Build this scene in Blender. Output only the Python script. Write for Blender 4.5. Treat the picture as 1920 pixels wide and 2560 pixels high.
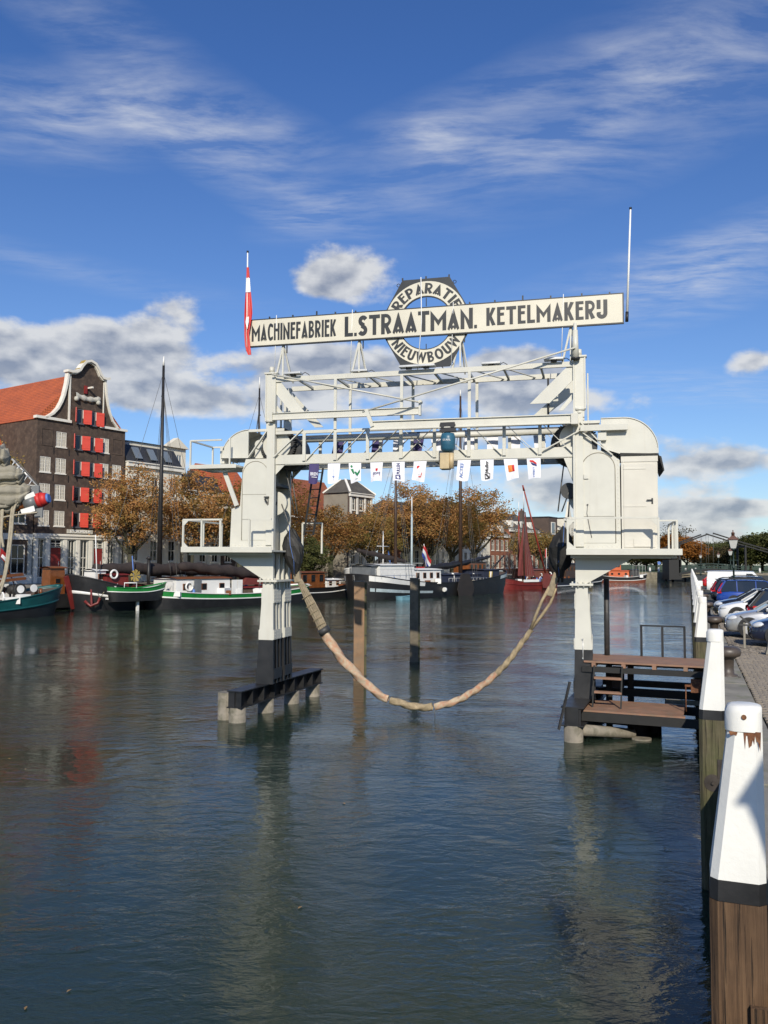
import bpy, math, random
from mathutils import Vector, Matrix
from mathutils.geometry import tessellate_polygon
for o in list(bpy.data.objects): bpy.data.objects.remove(o)
R = math.radians
sc = bpy.context.scene
COL = sc.collection
PI = math.pi

# ---------------------------------------------------------------- camera
CAM_H = 4.4
cam = bpy.data.cameras.new('camera'); cam_o = bpy.data.objects.new('camera', cam); COL.objects.link(cam_o)
cam.sensor_fit = 'VERTICAL'; cam.sensor_height = 24.0; cam.lens = 24.0 * 2075 / 2560
cam.clip_end = 6000; cam.clip_start = 0.05
cam_o.matrix_world = Matrix.Translation((0, 0, CAM_H)) @ Matrix.Rotation(R(90 + 3.42), 4, 'X') @ Matrix.Rotation(R(0.3), 4, 'Z')
sc.camera = cam_o

# ---------------------------------------------------------------- light
SUN_EL, SUN_AZ = 31.0, 179.0          # azimuth clockwise from +Y: behind the viewer
sun = bpy.data.lights.new('sun', 'SUN'); sun.energy = 4.6; sun.angle = R(0.55); sun.color = (1.0, 0.925, 0.79)
sun_o = bpy.data.objects.new('sun', sun); COL.objects.link(sun_o)
sd = Vector((math.sin(R(SUN_AZ)) * math.cos(R(SUN_EL)), math.cos(R(SUN_AZ)) * math.cos(R(SUN_EL)), math.sin(R(SUN_EL))))
sun_o.rotation_euler = sd.to_track_quat('Z', 'Y').to_euler()

class NT:
    """small node-graph writer"""
    def __init__(s, tree): s.t = tree; s.n = tree.nodes; s.l = tree.links
    def new(s, typ, **kw):
        nd = s.n.new(typ)
        for k, v in kw.items(): setattr(nd, k, v)
        return nd
    def put(s, inp, v):
        if v is None: return
        if isinstance(v, bpy.types.NodeSocket): s.l.new(v, inp)
        else:
            if hasattr(inp.default_value, '__len__') and not hasattr(v, '__len__'): v = (v,) * len(inp.default_value)
            if hasattr(inp.default_value, '__len__') and len(inp.default_value) == 4 and len(v) == 3: v = (*v, 1)
            inp.default_value = v
    def m(s, op, a, b=None, c=None, clamp=False):
        nd = s.new('ShaderNodeMath', operation=op); nd.use_clamp = clamp
        s.put(nd.inputs[0], a); s.put(nd.inputs[1], b); s.put(nd.inputs[2], c)
        return nd.outputs[0]
    def vm(s, op, a, b=None):
        nd = s.new('ShaderNodeVectorMath', operation=op); s.put(nd.inputs[0], a); s.put(nd.inputs[1], b); return nd.outputs[0]
    def noise(s, vec, scale, detail=4, rough=.55, dist=0, out=0):
        nd = s.new('ShaderNodeTexNoise'); s.put(nd.inputs['Vector'], vec); s.put(nd.inputs['Scale'], scale)
        nd.inputs['Detail'].default_value = detail; nd.inputs['Roughness'].default_value = rough; nd.inputs['Distortion'].default_value = dist
        return nd.outputs[out]
    def ramp(s, f, pts, interp='LINEAR'):
        nd = s.new('ShaderNodeValToRGB'); cr = nd.color_ramp; cr.interpolation = interp
        while len(cr.elements) > 1: cr.elements.remove(cr.elements[-1])
        for i, (p, c) in enumerate(pts):
            e = cr.elements[0] if i == 0 else cr.elements.new(p)
            e.position = p; e.color = (c, c, c, 1) if not hasattr(c, '__len__') else (*c[:3], 1)
        s.put(nd.inputs[0], f); return nd.outputs[0]
    def mix(s, f, a, b, typ='MIX'):
        nd = s.new('ShaderNodeMix', data_type='RGBA', blend_type=typ)
        s.put(nd.inputs[0], f); s.put(nd.inputs[6], a); s.put(nd.inputs[7], b); return nd.outputs[2]
    def mapr(s, v, a, b, c=0., d=1., smooth=False):
        nd = s.new('ShaderNodeMapRange'); nd.clamp = True
        if smooth: nd.interpolation_type = 'SMOOTHSTEP'
        for i, q in enumerate((v, a, b, c, d)): s.put(nd.inputs[i], q)
        return nd.outputs[0]
    def mapping(s, vec, scale=(1, 1, 1), rot=(0, 0, 0), loc=(0, 0, 0)):
        nd = s.new('ShaderNodeMapping'); s.put(nd.inputs['Vector'], vec)
        nd.inputs['Scale'].default_value = scale; nd.inputs['Rotation'].default_value = rot; nd.inputs['Location'].default_value = loc
        return nd.outputs[0]

# ---------------------------------------------------------------- sky
w = bpy.data.worlds.new('World'); sc.world = w; w.use_nodes = True
g = NT(w.node_tree); g.n.clear()
sky = g.new('ShaderNodeTexSky', sky_type='NISHITA'); sky.sun_disc = False
sky.sun_elevation = R(SUN_EL); sky.sun_rotation = R(SUN_AZ)
sky.air_density = 1.0; sky.dust_density = 0.25; sky.ozone_density = 3.5
tc = g.new('ShaderNodeTexCoord').outputs['Generated']
sx = g.new('ShaderNodeSeparateXYZ'); g.put(sx.inputs[0], tc)
dx, dy, dz = sx.outputs
AZn = g.m('ARCTAN2', dx, dy)
ELn = g.m('ARCSINE', dz)
AE = g.new('ShaderNodeCombineXYZ'); g.put(AE.inputs[0], AZn); g.put(AE.inputs[1], ELn)
def ell(az, el, ra, re, rot=0.0, amp=1.0):
    mp = g.new('ShaderNodeMapping', vector_type='TEXTURE'); g.put(mp.inputs[0], AE.outputs[0])
    mp.inputs['Location'].default_value = (az, el, 0); mp.inputs['Rotation'].default_value = (0, 0, R(rot)); mp.inputs['Scale'].default_value = (ra * 1.75, re * 1.75, 1)
    gr = g.new('ShaderNodeTexGradient', gradient_type='SPHERICAL'); g.put(gr.inputs[0], mp.outputs[0])
    return gr.outputs[1], amp
def dirof(x, y):      # direction of a place in the view (2560 px high frame), radians
    return math.atan((x - 960) / 2075), math.atan((1404 - y) / math.hypot(2075, x - 960))
def total(lst):
    acc = None
    for (x, y, rx, ry, rot, amp) in lst:
        az, el = dirof(x, y); e, am = ell(az, el, rx / 2075, ry / 2075, rot, amp)
        acc = g.m('MULTIPLY_ADD', e, am * 1.15, 0.0 if acc is None else acc)
    return acc
cirrus = [(170, 265, 260, 70, 8, .62), (480, 355, 190, 40, -22, .5), (640, 430, 260, 52, -22, .62), (320, 110, 300, 60, -20, .40),
          (690, 300, 120, 40, -15, .30), (1250, 290, 330, 80, 12, .62), (1600, 200, 480, 120, 14, .52), (1110, 320, 110, 44, 8, .36),
          (1820, 650, 260, 70, 12, .58), (1560, 690, 240, 46, 10, .36), (60, 640, 420, 28, -6, .22), (760, 540, 110, 34, 10, .22), (1780, 960, 320, 34, -8, .30)]
cumulus = [(880, 655, 125, 74, 0, 1.05), (800, 700, 80, 34, 0, .55), (90, 900, 280, 95, -4, 1.15), (330, 860, 150, 60, 0, .80), (420, 760, 90, 46, 0, .75),
           (420, 1000, 130, 40, -10, .75), (770, 890, 150, 56, 0, .68), (1010, 950, 320, 66, 0, .95), (1290, 910, 110, 46, 0, .9), (1440, 990, 220, 44, -4, .85),
           (1800, 1150, 200, 44, 0, .95), (1900, 890, 60, 32, 0, .8), (1740, 1275, 170, 40, 0, .75), (1180, 1180, 320, 44, 0, .75), (1420, 1240, 240, 44, 0, .7),
           (640, 1180, 200, 40, 0, .6), (690, 1010, 180, 42, 0, .6), (1120, 1085, 330, 46, 0, .7), (1780, 1345, 260, 36, 0, .62), (1560, 1090, 150, 30, 0, .5), (1890, 1262, 60, 16, 0, .7), (1000, 1300, 500, 40, 0, .55)]
# cirrus: noise drawn out along the wind, on a flat layer high up
flat = g.new('ShaderNodeCombineXYZ')
dzc = g.m('MAXIMUM', dz, 0.06)
g.put(flat.inputs[0], g.m('DIVIDE', dx, dzc)); g.put(flat.inputs[1], g.m('DIVIDE', dy, dzc))
warp = g.noise(flat.outputs[0], 1.1, 3, .5, 0, 1)
fv = g.vm('ADD', flat.outputs[0], g.vm('MULTIPLY', g.vm('SUBTRACT', warp, (.5, .5, .5)), (.32, .32, .32)))
cn = g.noise(g.mapping(fv, (1.5, 4.2, 1), (0, 0, R(28))), 2.4, 7, .64, .12)
cn2 = g.noise(g.mapping(fv, (1, 1.6, 1), (0, 0, R(20))), .55, 3, .5)
cir_m = total(cirrus)
front = g.mapr(dy, -.2, .3)          # behind the viewer the same kind of sky goes on
cir_m = g.m('ADD', cir_m, g.m('MULTIPLY', g.m('SUBTRACT', 1.0, front), g.m('MULTIPLY', g.mapr(cn2, .45, .7), .5)))
cir = g.m('MULTIPLY', g.m('MULTIPLY', g.m('MINIMUM', cir_m, .9), 1.35), g.m('MULTIPLY', g.m('ADD', g.mapr(cn, .38, .76, 0.0, .95), .08), g.mapr(g.noise(fv, 2.1, 3, .5), .36, .60, .35, 1.1)), clamp=True)
# cumulus: noise in azimuth and height, lit from above and behind the viewer
cv = g.new('ShaderNodeCombineXYZ'); g.put(cv.inputs[0], AZn); g.put(cv.inputs[1], g.m('MULTIPLY', ELn, 1.7)); cvo = cv.outputs[0]
cu_n = g.noise(cvo, 9.0, 6, .58)
cu_up = g.noise(g.vm('ADD', cvo, (-.006, .022, 0)), 9.0, 3, .55)
cu_m = total(cumulus)
back_cu = g.m('MULTIPLY', g.m('SUBTRACT', 1.0, front), g.mapr(g.noise(cvo, 2.2, 2, .5), .52, .68))
cu_m = g.m('ADD', cu_m, g.m('MULTIPLY', back_cu, .8))
dens = g.m('ADD', g.m('MULTIPLY', g.m('SUBTRACT', cu_n, .5), 1.9), g.m('SUBTRACT', cu_m, .42))
cu = g.mapr(dens, 0.03, .44, smooth=True)
grad = g.m('SUBTRACT', cu_n, cu_up)
lit = g.m('ADD', g.mapr(grad, -.09, .10), g.m('MULTIPLY', g.mapr(dens, .1, 1.0), -.55))
lit = g.m('ADD', lit, .38, clamp=True)
cu_col = g.mix(lit, (2.7, 3.05, 3.8), (7.5, 7.5, 7.4))
tint = g.mix(g.mapr(ELn, .0, .55), (.96, 1.03, 1.16), (.58, .86, 1.30))
base = g.mix(1.0, sky.outputs[0], tint, 'MULTIPLY')
s1 = g.mix(g.m('MULTIPLY', cir, .72), base, (6.9, 7.2, 7.8))
s2 = g.mix(g.m('MULTIPLY', cu, .88), s1, cu_col)
bg = g.new('ShaderNodeBackground'); g.put(bg.inputs[0], s2); bg.inputs[1].default_value = 0.10
w.cycles.sampling_method = 'MANUAL'; w.cycles.sample_map_resolution = 256
wo = g.new('ShaderNodeOutputWorld'); g.l.new(bg.outputs[0], wo.inputs[0])

# ---------------------------------------------------------------- picture
sc.render.engine = 'CYCLES'
sc.view_settings.view_transform = 'Standard'; sc.view_settings.look = 'None'
sc.view_settings.exposure = 0.0; sc.view_settings.gamma = 1.0; sc.view_settings.use_curve_mapping = False
sc.cycles.max_bounces = 6; sc.cycles.glossy_bounces = 3; sc.cycles.transparent_max_bounces = 8; sc.cycles.caustics_reflective = False

# ---------------------------------------------------------------- materials
MATS = {}
def mat(name, col, rough=.6, var=.12, scale=3.0, bump=0.0, bscale=None, metal=0.0, spec=.5, col2=None, thr=(.45, .7), streak=0.0, streak_col=(.25, .17, .10), trans=0.0, coat=0.0, island=0.0):
    """painted / weathered surface: base colour, slow variation, optional second colour in patches, vertical streaks, fine relief"""
    m = bpy.data.materials.new(name); m.use_nodes = True; t = NT(m.node_tree)
    b = t.n['Principled BSDF']
    co = t.new('ShaderNodeTexCoord').outputs['Object']
    n1 = t.noise(co, scale, 6, .6)
    c = t.mix(1.0, (*col, 1), t.ramp(n1, [(.25, 1 - var * 1.6), (.75, 1 + var * .6)]), 'MULTIPLY')
    if col2 is not None:
        c = t.mix(t.mapr(t.noise(co, scale * 1.7 + .13, 8, .65, .4), thr[0], thr[1]), c, (*col2, 1))
    if streak:
        sm = t.mapr(t.noise(t.mapping(co, (1, 1, .07)), scale * 4, 5, .6), .55, .8)
        c = t.mix(t.m('MULTIPLY', sm, streak), c, (*streak_col, 1))
    if island:
        geo = t.new('ShaderNodeNewGeometry')
        c = t.mix(1.0, c, t.ramp(geo.outputs['Random Per Island'], [(0, 1 - island), (1, 1 + island)]), 'MULTIPLY')
    t.put(b.inputs['Base Color'], c); t.put(b.inputs['Roughness'], t.ramp(n1, [(.3, max(rough - .08, .03)), (.7, min(1, rough + .08))]))
    b.inputs['Metallic'].default_value = metal; b.inputs['Specular IOR Level'].default_value = spec
    if coat: b.inputs['Coat Weight'].default_value = coat; b.inputs['Coat Roughness'].default_value = .05
    if trans: b.inputs['Transmission Weight'].default_value = trans
    if bump:
        bn = t.new('ShaderNodeBump'); bn.inputs['Strength'].default_value = .6; bn.inputs['Distance'].default_value = bump
        t.put(bn.inputs['Height'], t.noise(co, bscale or scale * 8, 6, .65)); t.l.new(bn.outputs[0], b.inputs['Normal'])
    MATS[name] = m
    return m
mat('cream', (.595, .582, .51), .42, .07, 1.3, .0015, 26, streak=.20, streak_col=(.38, .31, .21))
mat('cabin', (.62, .59, .51), .45, .07, 1.5, .0015, 26, streak=.06, streak_col=(.45, .38, .30))
mat('sign_cream', (.66, .62, .50), .4, .05, 1.0, streak=.05, streak_col=(.5, .43, .32))
mat('sign_black', (.025, .027, .028), .45, .15, 2.0)
mat('black_paint', (.020, .020, .021), .45, .3, 2.5, .002, 30)
mat('dark_steel', (.045, .045, .045), .55, .3, 3, .003, 20, col2=(.10, .085, .07), thr=(.55, .8))
mat('greasy', (.035, .034, .032), .5, .4, 5, .004, 25)
mat('cover', (.016, .015, .013), .65, .35, 3, .02, 9)
mat('grey_glass', (.03, .034, .04), .08, .2, 2)
mat('concrete', (.30, .275, .225), .85, .25, 1.6, .01, 14, col2=(.16, .15, .10), thr=(.5, .75), streak=.4, streak_col=(.13, .12, .08))
mat('pile_concrete', (.27, .24, .19), .8, .3, 2.2, .012, 16, col2=(.10, .095, .06), thr=(.48, .7), streak=.55, streak_col=(.07, .065, .045))
mat('white', (.80, .80, .77), .4, .05, 2)
mat('red', (.55, .03, .025), .5, .12, 2)
mat('blue', (.03, .06, .30), .5, .1, 2)
mat('hoist_blue', (.03, .12, .19), .4, .15, 3)
mat('hoist_cream', (.55, .43, .25), .5, .2, 3)
mat('wire', (.12, .115, .105), .5, .2, 4)
mat('silver', (.62, .62, .60), .35, .1, 4, metal=.3)

# ---------------------------------------------------------------- mesh writer
class MB:
    def __init__(s): s.v = []; s.f = []; s.fm = []; s.sm = []; s.mi = 0; s.smooth = False
    def add(s, vs, fs, smooth=None):
        o = len(s.v); s.v += [tuple(q) for q in vs]
        for f in fs:
            s.f.append([i + o for i in f]); s.fm.append(s.mi); s.sm.append(s.smooth if smooth is None else smooth)
        return s
    def box(s, x0, x1, y0, y1, z0, z1):
        return s.add([(x0, y0, z0), (x1, y0, z0), (x1, y1, z0), (x0, y1, z0), (x0, y0, z1), (x1, y0, z1), (x1, y1, z1), (x0, y1, z1)],
                     [(0, 3, 2, 1), (4, 5, 6, 7), (0, 1, 5, 4), (1, 2, 6, 5), (2, 3, 7, 6), (3, 0, 4, 7)])
    def bar(s, a, b, w, h, up=(0, 0, 1)):
        """box from a to b; w sideways, h along up"""
        a = Vector(a); b = Vector(b); d = (b - a).normalized(); up = Vector(up)
        if abs(d.dot(up)) > .98: up = Vector((0, 1, 0))
        sd_ = d.cross(up).normalized(); u = sd_.cross(d).normalized()
        vs = []
        for p in (a, b):
            for (i, j) in ((-1, -1), (1, -1), (1, 1), (-1, 1)): vs.append(p + sd_ * (w / 2 * i) + u * (h / 2 * j))
        return s.add(vs, [(0, 1, 2, 3), (7, 6, 5, 4), (0, 4, 5, 1), (1, 5, 6, 2), (2, 6, 7, 3), (3, 7, 4, 0)])
    def cyl(s, a, b, r0, r1=None, n=12, caps=True, smooth=True):
        r1 = r0 if r1 is None else r1
        a = Vector(a); b = Vector(b); d = (b - a).normalized()
        x = d.orthogonal().normalized(); y = d.cross(x)
        vs = []
        for p, r in ((a, r0), (b, r1)):
            for i in range(n):
                t = 2 * PI * i / n; vs.append(p + x * (r * math.cos(t)) + y * (r * math.sin(t)))
        s.add(vs, [(i, (i + 1) % n, n + (i + 1) % n, n + i) for i in range(n)], smooth)
        if caps:
            o = len(s.v) - 2 * n
            for f in ([o + i for i in reversed(range(n))], [o + n + i for i in range(n)]): s.f.append(f); s.fm.append(s.mi); s.sm.append(False)
        return s
    def tube(s, pts, r, n=8, caps=True):
        pts = [Vector(p) for p in pts]; rs = r if hasattr(r, '__len__') else [r] * len(pts)
        d0 = (pts[1] - pts[0]).normalized(); x = d0.orthogonal().normalized(); vs = []
        for i, p in enumerate(pts):
            d = (pts[min(i + 1, len(pts) - 1)] - pts[max(i - 1, 0)]).normalized()
            x = (x - d * x.dot(d)).normalized(); y = d.cross(x)
            for k in range(n):
                t = 2 * PI * k / n; vs.append(p + x * (rs[i] * math.cos(t)) + y * (rs[i] * math.sin(t)))
        m = len(pts)
        fs = [(i * n + k, i * n + (k + 1) % n, (i + 1) * n + (k + 1) % n, (i + 1) * n + k) for i in range(m - 1) for k in range(n)]
        if caps: fs += [list(reversed(range(n))), [(m - 1) * n + k for k in range(n)]]
        return s.add(vs, fs, True)
    def lathe(s, prof, c=(0, 0, 0), n=16):
        """prof: list of (r, z)"""
        vs = [(c[0] + r * math.cos(2 * PI * k / n), c[1] + r * math.sin(2 * PI * k / n), c[2] + z) for r, z in prof for k in range(n)]
        m = len(prof)
        fs = [(i * n + k, i * n + (k + 1) % n, (i + 1) * n + (k + 1) % n, (i + 1) * n + k) for i in range(m - 1) for k in range(n)]
        fs += [list(reversed(range(n))), [(m - 1) * n + k for k in range(n)]]
        return s.add(vs, fs, True)
    def plate(s, outer, holes=(), d0=0.0, d1=0.1, fn=lambda a, b, d: (a, d, b)):
        """flat outline (a, b) with holes, thick from d0 to d1, put in space by fn(a, b, d)"""
        loops = [list(outer)] + [list(h) for h in holes]
        area = lambda l: sum(l[i][0] * l[(i + 1) % len(l)][1] - l[(i + 1) % len(l)][0] * l[i][1] for i in range(len(l)))
        loops = [l if (area(l) > 0) == (k == 0) else l[::-1] for k, l in enumerate(loops)]
        flat_ = [p for l in loops for p in l]; n = len(flat_)
        tris = tessellate_polygon([[Vector((p[0], p[1], 0)) for p in l] for l in loops])
        vs = [fn(p[0], p[1], d0) for p in flat_] + [fn(p[0], p[1], d1) for p in flat_]
        fs = []
        for t in tris:
            a, b, c = [flat_[i] for i in t]
            if (b[0] - a[0]) * (c[1] - a[1]) - (b[1] - a[1]) * (c[0] - a[0]) < 0: t = (t[0], t[2], t[1])
            fs.append(tuple(t)); fs.append(tuple(n + i for i in reversed(t)))
        o = 0
        for l in loops:
            k = len(l)
            fs += [(o + (i + 1) % k, o + i, n + o + i, n + o + (i + 1) % k) for i in range(k)]
            o += k
        return s.add(vs, fs, False)
    def grid(s, rows, closed=False, smooth=True):
        """rows of equal length joined by quads"""
        n = len(rows[0]); vs = [p for r in rows for p in r]
        fs = [(i * n + k, i * n + (k + 1) % n, (i + 1) * n + (k + 1) % n, (i + 1) * n + k) for i in range(len(rows) - 1) for k in range(n if closed else n - 1)]
        return s.add(vs, fs, smooth)
    def mesh(s, name='mesh', mats=None):
        me = bpy.data.meshes.new(name); me.from_pydata(s.v, [], s.f)
        for m in (mats if isinstance(mats, (list, tuple)) else [mats]):
            me.materials.append(MATS[m] if isinstance(m, str) else m)
        me.polygons.foreach_set('material_index', s.fm); me.polygons.foreach_set('use_smooth', s.sm); me.update()
        return me
    def build(s, name, mats, parent=None, bevel=0.0, label=None):
        return put(name, s.mesh(name, mats), parent, bevel, label)
def put(name, me, parent=None, bevel=0.0, label=None, loc=None, rz=None):
    o = bpy.data.objects.new(name, me); COL.objects.link(o)
    if parent: o.parent = parent
    if bevel:
        b = o.modifiers.new('bevel', 'BEVEL'); b.width = bevel; b.segments = 2; b.limit_method = 'ANGLE'; b.angle_limit = R(40)
    if label: o['label'] = label
    if loc is not None: o.location = loc
    if rz is not None: o.rotation_euler = (0, 0, rz)
    return o
def tag(o, label, cat, group=None):
    o['label'] = label; o['category'] = cat
    if group: o['group'] = group
    return o
def thing(name, label, cat, loc=(0, 0, 0), rz=0.0, group=None):
    o = bpy.data.objects.new(name, None); COL.objects.link(o); o.empty_display_size = .2
    o.location = loc; o.rotation_euler = (0, 0, rz)
    return tag(o, label, cat, group)
def structure(o): o['kind'] = 'structure'; return o
def stuff(o): o['kind'] = 'stuff'; return o
def arc(cx, cy, r, a0, a1, n, ry=None):
    return [(cx + r * math.cos(R(a0 + (a1 - a0) * i / n)), cy + (ry or r) * math.sin(R(a0 + (a1 - a0) * i / n))) for i in range(n + 1)]
def rect(x0, x1, z0, z1): return [(x0, z0), (x1, z0), (x1, z1), (x0, z1)]
def strut(name, a, b, w, h, m, parent, up=(0, 0, 1)): return MB().bar(a, b, w, h, up).build(name, m, parent)
def rod(name, a, b, r, m, parent, n=8): return MB().cyl(a, b, r, n=n).build(name, m, parent)
_txt = {}
def text_mesh(txt, size, m, depth=.004, spacing=1.0, bold=0.0):
    """lettering in the built-in face as a thin mesh lying in the local x-z plane, centred"""
    cu_ = bpy.data.curves.new('lettering', 'FONT'); cu_.body = txt; cu_.size = size; cu_.extrude = depth; cu_.align_x = 'CENTER'; cu_.align_y = 'CENTER'
    cu_.space_character = spacing; cu_.offset = bold; cu_.resolution_u = 3
    ob = bpy.data.objects.new('lettering', cu_); me = bpy.data.meshes.new_from_object(ob)
    me.transform(Matrix.Rotation(R(90), 4, 'X')); me.materials.clear(); me.materials.append(MATS[m])
    bpy.data.objects.remove(ob); bpy.data.curves.remove(cu_)
    return me

# ---------------------------------------------------------------- water
wm = bpy.data.materials.new('water'); wm.use_nodes = True; t = NT(wm.node_tree); b = t.n['Principled BSDF']
co = t.new('ShaderNodeTexCoord').outputs['Object']
big = t.noise(co, .05, 3, .5, .6)
mid = t.noise(t.mapping(co, (1, 1.6, 1), (0, 0, R(20))), .22, 3, .55, .8)
col_n = t.ramp(big, [(.35, (.017, .031, .021)), (.65, (.029, .043, .029))])
t.put(b.inputs['Base Color'], col_n)
b.subsurface_method = 'BURLEY'; b.inputs['Subsurface Weight'].default_value = 1.0; b.inputs['Subsurface Radius'].default_value = (.8, 1.0, .9); b.inputs['Subsurface Scale'].default_value = 1.0
b.inputs['Roughness'].default_value = .02; b.inputs['IOR'].default_value = 1.33; b.inputs['Specular IOR Level'].default_value = .5
calm = t.mapr(t.m('ADD', t.m('MULTIPLY', mid, .6), t.m('MULTIPLY', big, .4)), .36, .62, .22, 1.0)
r1 = t.noise(t.mapping(co, (1.0, 1.7, 1), (0, 0, R(14))), 2.3, 3, .5, .5)
r2 = t.noise(t.mapping(co, (1.0, 2.0, 1), (0, 0, R(-24))), 6.5, 3, .55, .4)
r3 = t.noise(t.mapping(co, (1.0, 2.6, 1), (0, 0, R(8))), .55, 2, .5, .3)
hgt = t.m('ADD', t.m('ADD', t.m('MULTIPLY', r1, .026), t.m('MULTIPLY', t.m('MULTIPLY', r2, .0120), calm)), t.m('MULTIPLY', r3, .014))
r4 = t.noise(t.mapping(co, (1.0, 2.2, 1), (0, 0, R(30))), 17.0, 2, .5, .3)
hgt = t.m('MULTIPLY_ADD', r4, .0022, hgt)
bn = t.new('ShaderNodeBump'); bn.inputs['Strength'].default_value = 1.0; bn.inputs['Distance'].default_value = 1.0
t.put(bn.inputs['Height'], t.m('MULTIPLY', hgt, calm)); t.l.new(bn.outputs[0], b.inputs['Normal'])
MATS['water'] = wm
water = structure(MB().add([(-400, -120, 0), (500, -120, 0), (500, 900, 0), (-400, 900, 0)], [(0, 1, 2, 3)]).build('water', 'water'))

# ================================================================ the ship lift
G_AZ = R(104.5); G_RZ = R(90 - 104.5); G_O = Vector((-3.24, 24.9, 0))
GU = Vector((math.sin(G_AZ), math.cos(G_AZ), 0)); GV = Vector((-GU.y, GU.x, 0))
def gpos(u, v, z): return G_O + GU * u + GV * v + Vector((0, 0, z))
def gthing(name, label, cat, u, v, z, group=None): return thing(name, label, cat, gpos(u, v, z), G_RZ, group)
GC = 4.49; VF, VR = -.70, .70
lift = gthing('ship_lift', 'cream riveted steel ship lift gantry spanning two towers over the water', 'ship lift', 0, 0, 0)
C = 'cream'
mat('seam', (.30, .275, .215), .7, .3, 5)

def rivets(pts, r, d, m, parent, name='rivet_rows'):
    """rounded rivet heads at (u, z) on a plane v = d, joined"""
    mb = MB()
    for (u, v, z) in pts:
        n = 6
        ring = [(u + r * math.cos(2 * PI * k / n), v, z + r * math.sin(2 * PI * k / n)) for k in range(n)]
        top = [(u + r * .55 * math.cos(2 * PI * k / n), v - r * .6, z + r * .55 * math.sin(2 * PI * k / n)) for k in range(n)]
        mb.grid([ring, top], True); o = len(mb.v) - n; mb.f.append([o + k for k in range(n)]); mb.fm.append(0); mb.sm.append(True)
    return stuff(mb.build(name, m, parent))
def line(a, b, n): return [tuple(a[i] + (b[i] - a[i]) * k / (n - 1) for i in range(len(a))) for k in range(n)]

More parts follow.
